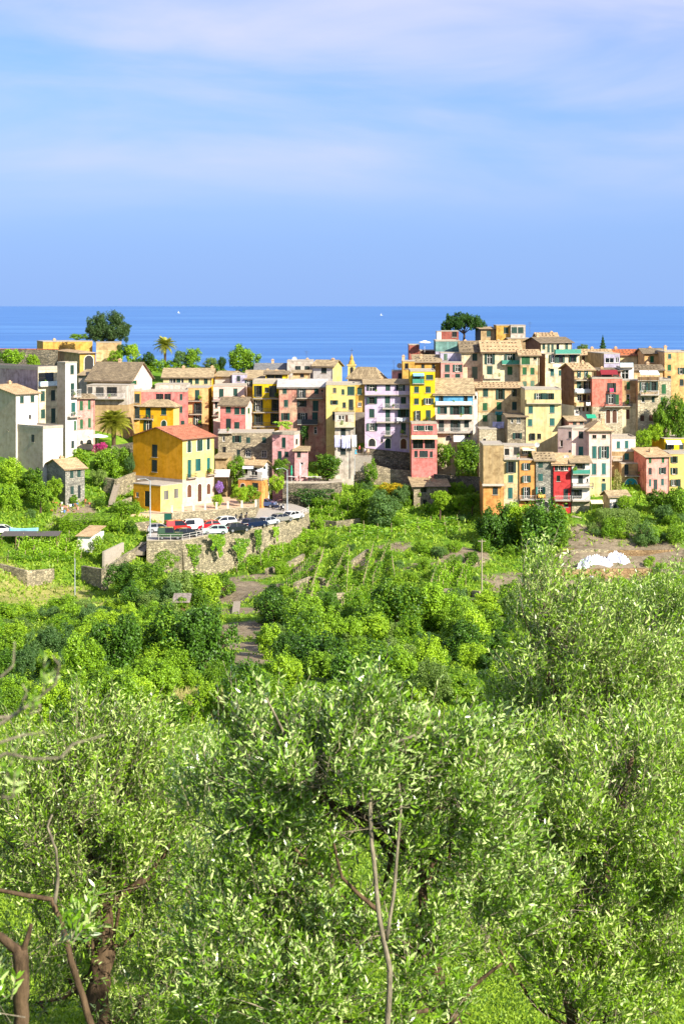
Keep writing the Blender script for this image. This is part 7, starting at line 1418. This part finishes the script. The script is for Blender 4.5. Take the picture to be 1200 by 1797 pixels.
olive('dark leaved tree at the right edge behind the tall olive', (1170, 1420, 27), [([(1170, 1340, 27), (1165, 1240, 27), (1170, 1150, 27)], .09, .03, 'b'), ([(1168, 1260, 27), (1195, 1170, 27), (1200, 1120, 27)], .06, .02, 'b')], [(1150, 1100, 27, 60, 60, 1.2, 420), (1195, 1160, 27, 50, 110, 1.2, 520), (1130, 1180, 27.5, 40, 80, 1.0, 260), (1180, 1060, 27, 40, 40, .8, 180)], 16, 'olive2', .085, .34)
olive('pruned grey olive stump at the lower left corner', (38, 1900, 6.4), [([(38, 1810, 6.4), (38, 1740, 6.4), (37, 1668, 6.4)], .030, .033, 'b'), ([(37, 1672, 6.4), (15, 1655, 6.4), (-20, 1630, 6.4)], .022, .016, 'b'), ([(40, 1670, 6.4), (50, 1645, 6.4), (56, 1622, 6.4)], .014, .008, 'b'), ([(170, 1830, 7.4), (130, 1700, 7.4), (108, 1620, 7.4), (92, 1578, 7.4), (40, 1570, 7.4), (-20, 1558, 7.4)], .018, .009, 'b'), ([(96, 1590, 7.4), (103, 1540, 7.4), (98, 1490, 7.3), (84, 1450, 7.3), (92, 1430, 7.3)], .010, .004, 't')],
      [(112, 1640, 7.0, 26, 30, .15, 12), (40, 1790, 6.2, 60, 25, .2, 14)], 17, 'olive', .06, .16)
olive('bare out of focus olive twigs close to the camera at left', (-120, 1500, 2.7), [([(-60, 1420, 2.7), (-20, 1340, 2.7), (10, 1322, 2.7), (60, 1332, 2.7), (108, 1330, 2.7)], .0042, .0018, 't'), ([(-30, 1290, 2.7), (20, 1258, 2.7), (60, 1232, 2.7), (98, 1200, 2.7), (105, 1168, 2.7), (92, 1150, 2.7)], .0036, .0015, 't'), ([(-20, 1262, 2.7), (30, 1255, 2.7), (48, 1215, 2.7), (40, 1200, 2.7)], .003, .0012, 't'), ([(0, 1190, 2.7), (24, 1168, 2.7), (26, 1125, 2.7)], .0025, .001, 't'), ([(-20, 1310, 2.7), (40, 1290, 2.7), (80, 1285, 2.7)], .003, .0012, 't'), ([(105, 1332, 2.7), (130, 1305, 2.7), (185, 1290, 2.7)], .003, .0015, 't')],
      [(5, 1400, 2.7, 10, 20, .03, 2), (60, 1240, 2.7, 24, 30, .03, 3)], 18, 'olive', .026, .06)

for e, s in POTS:
    c = crown_obj('plant', 1, 'mid', 'loose', e, (0, 0, .25)); c.scale = (s, s, s); tag(c, kind='stuff')
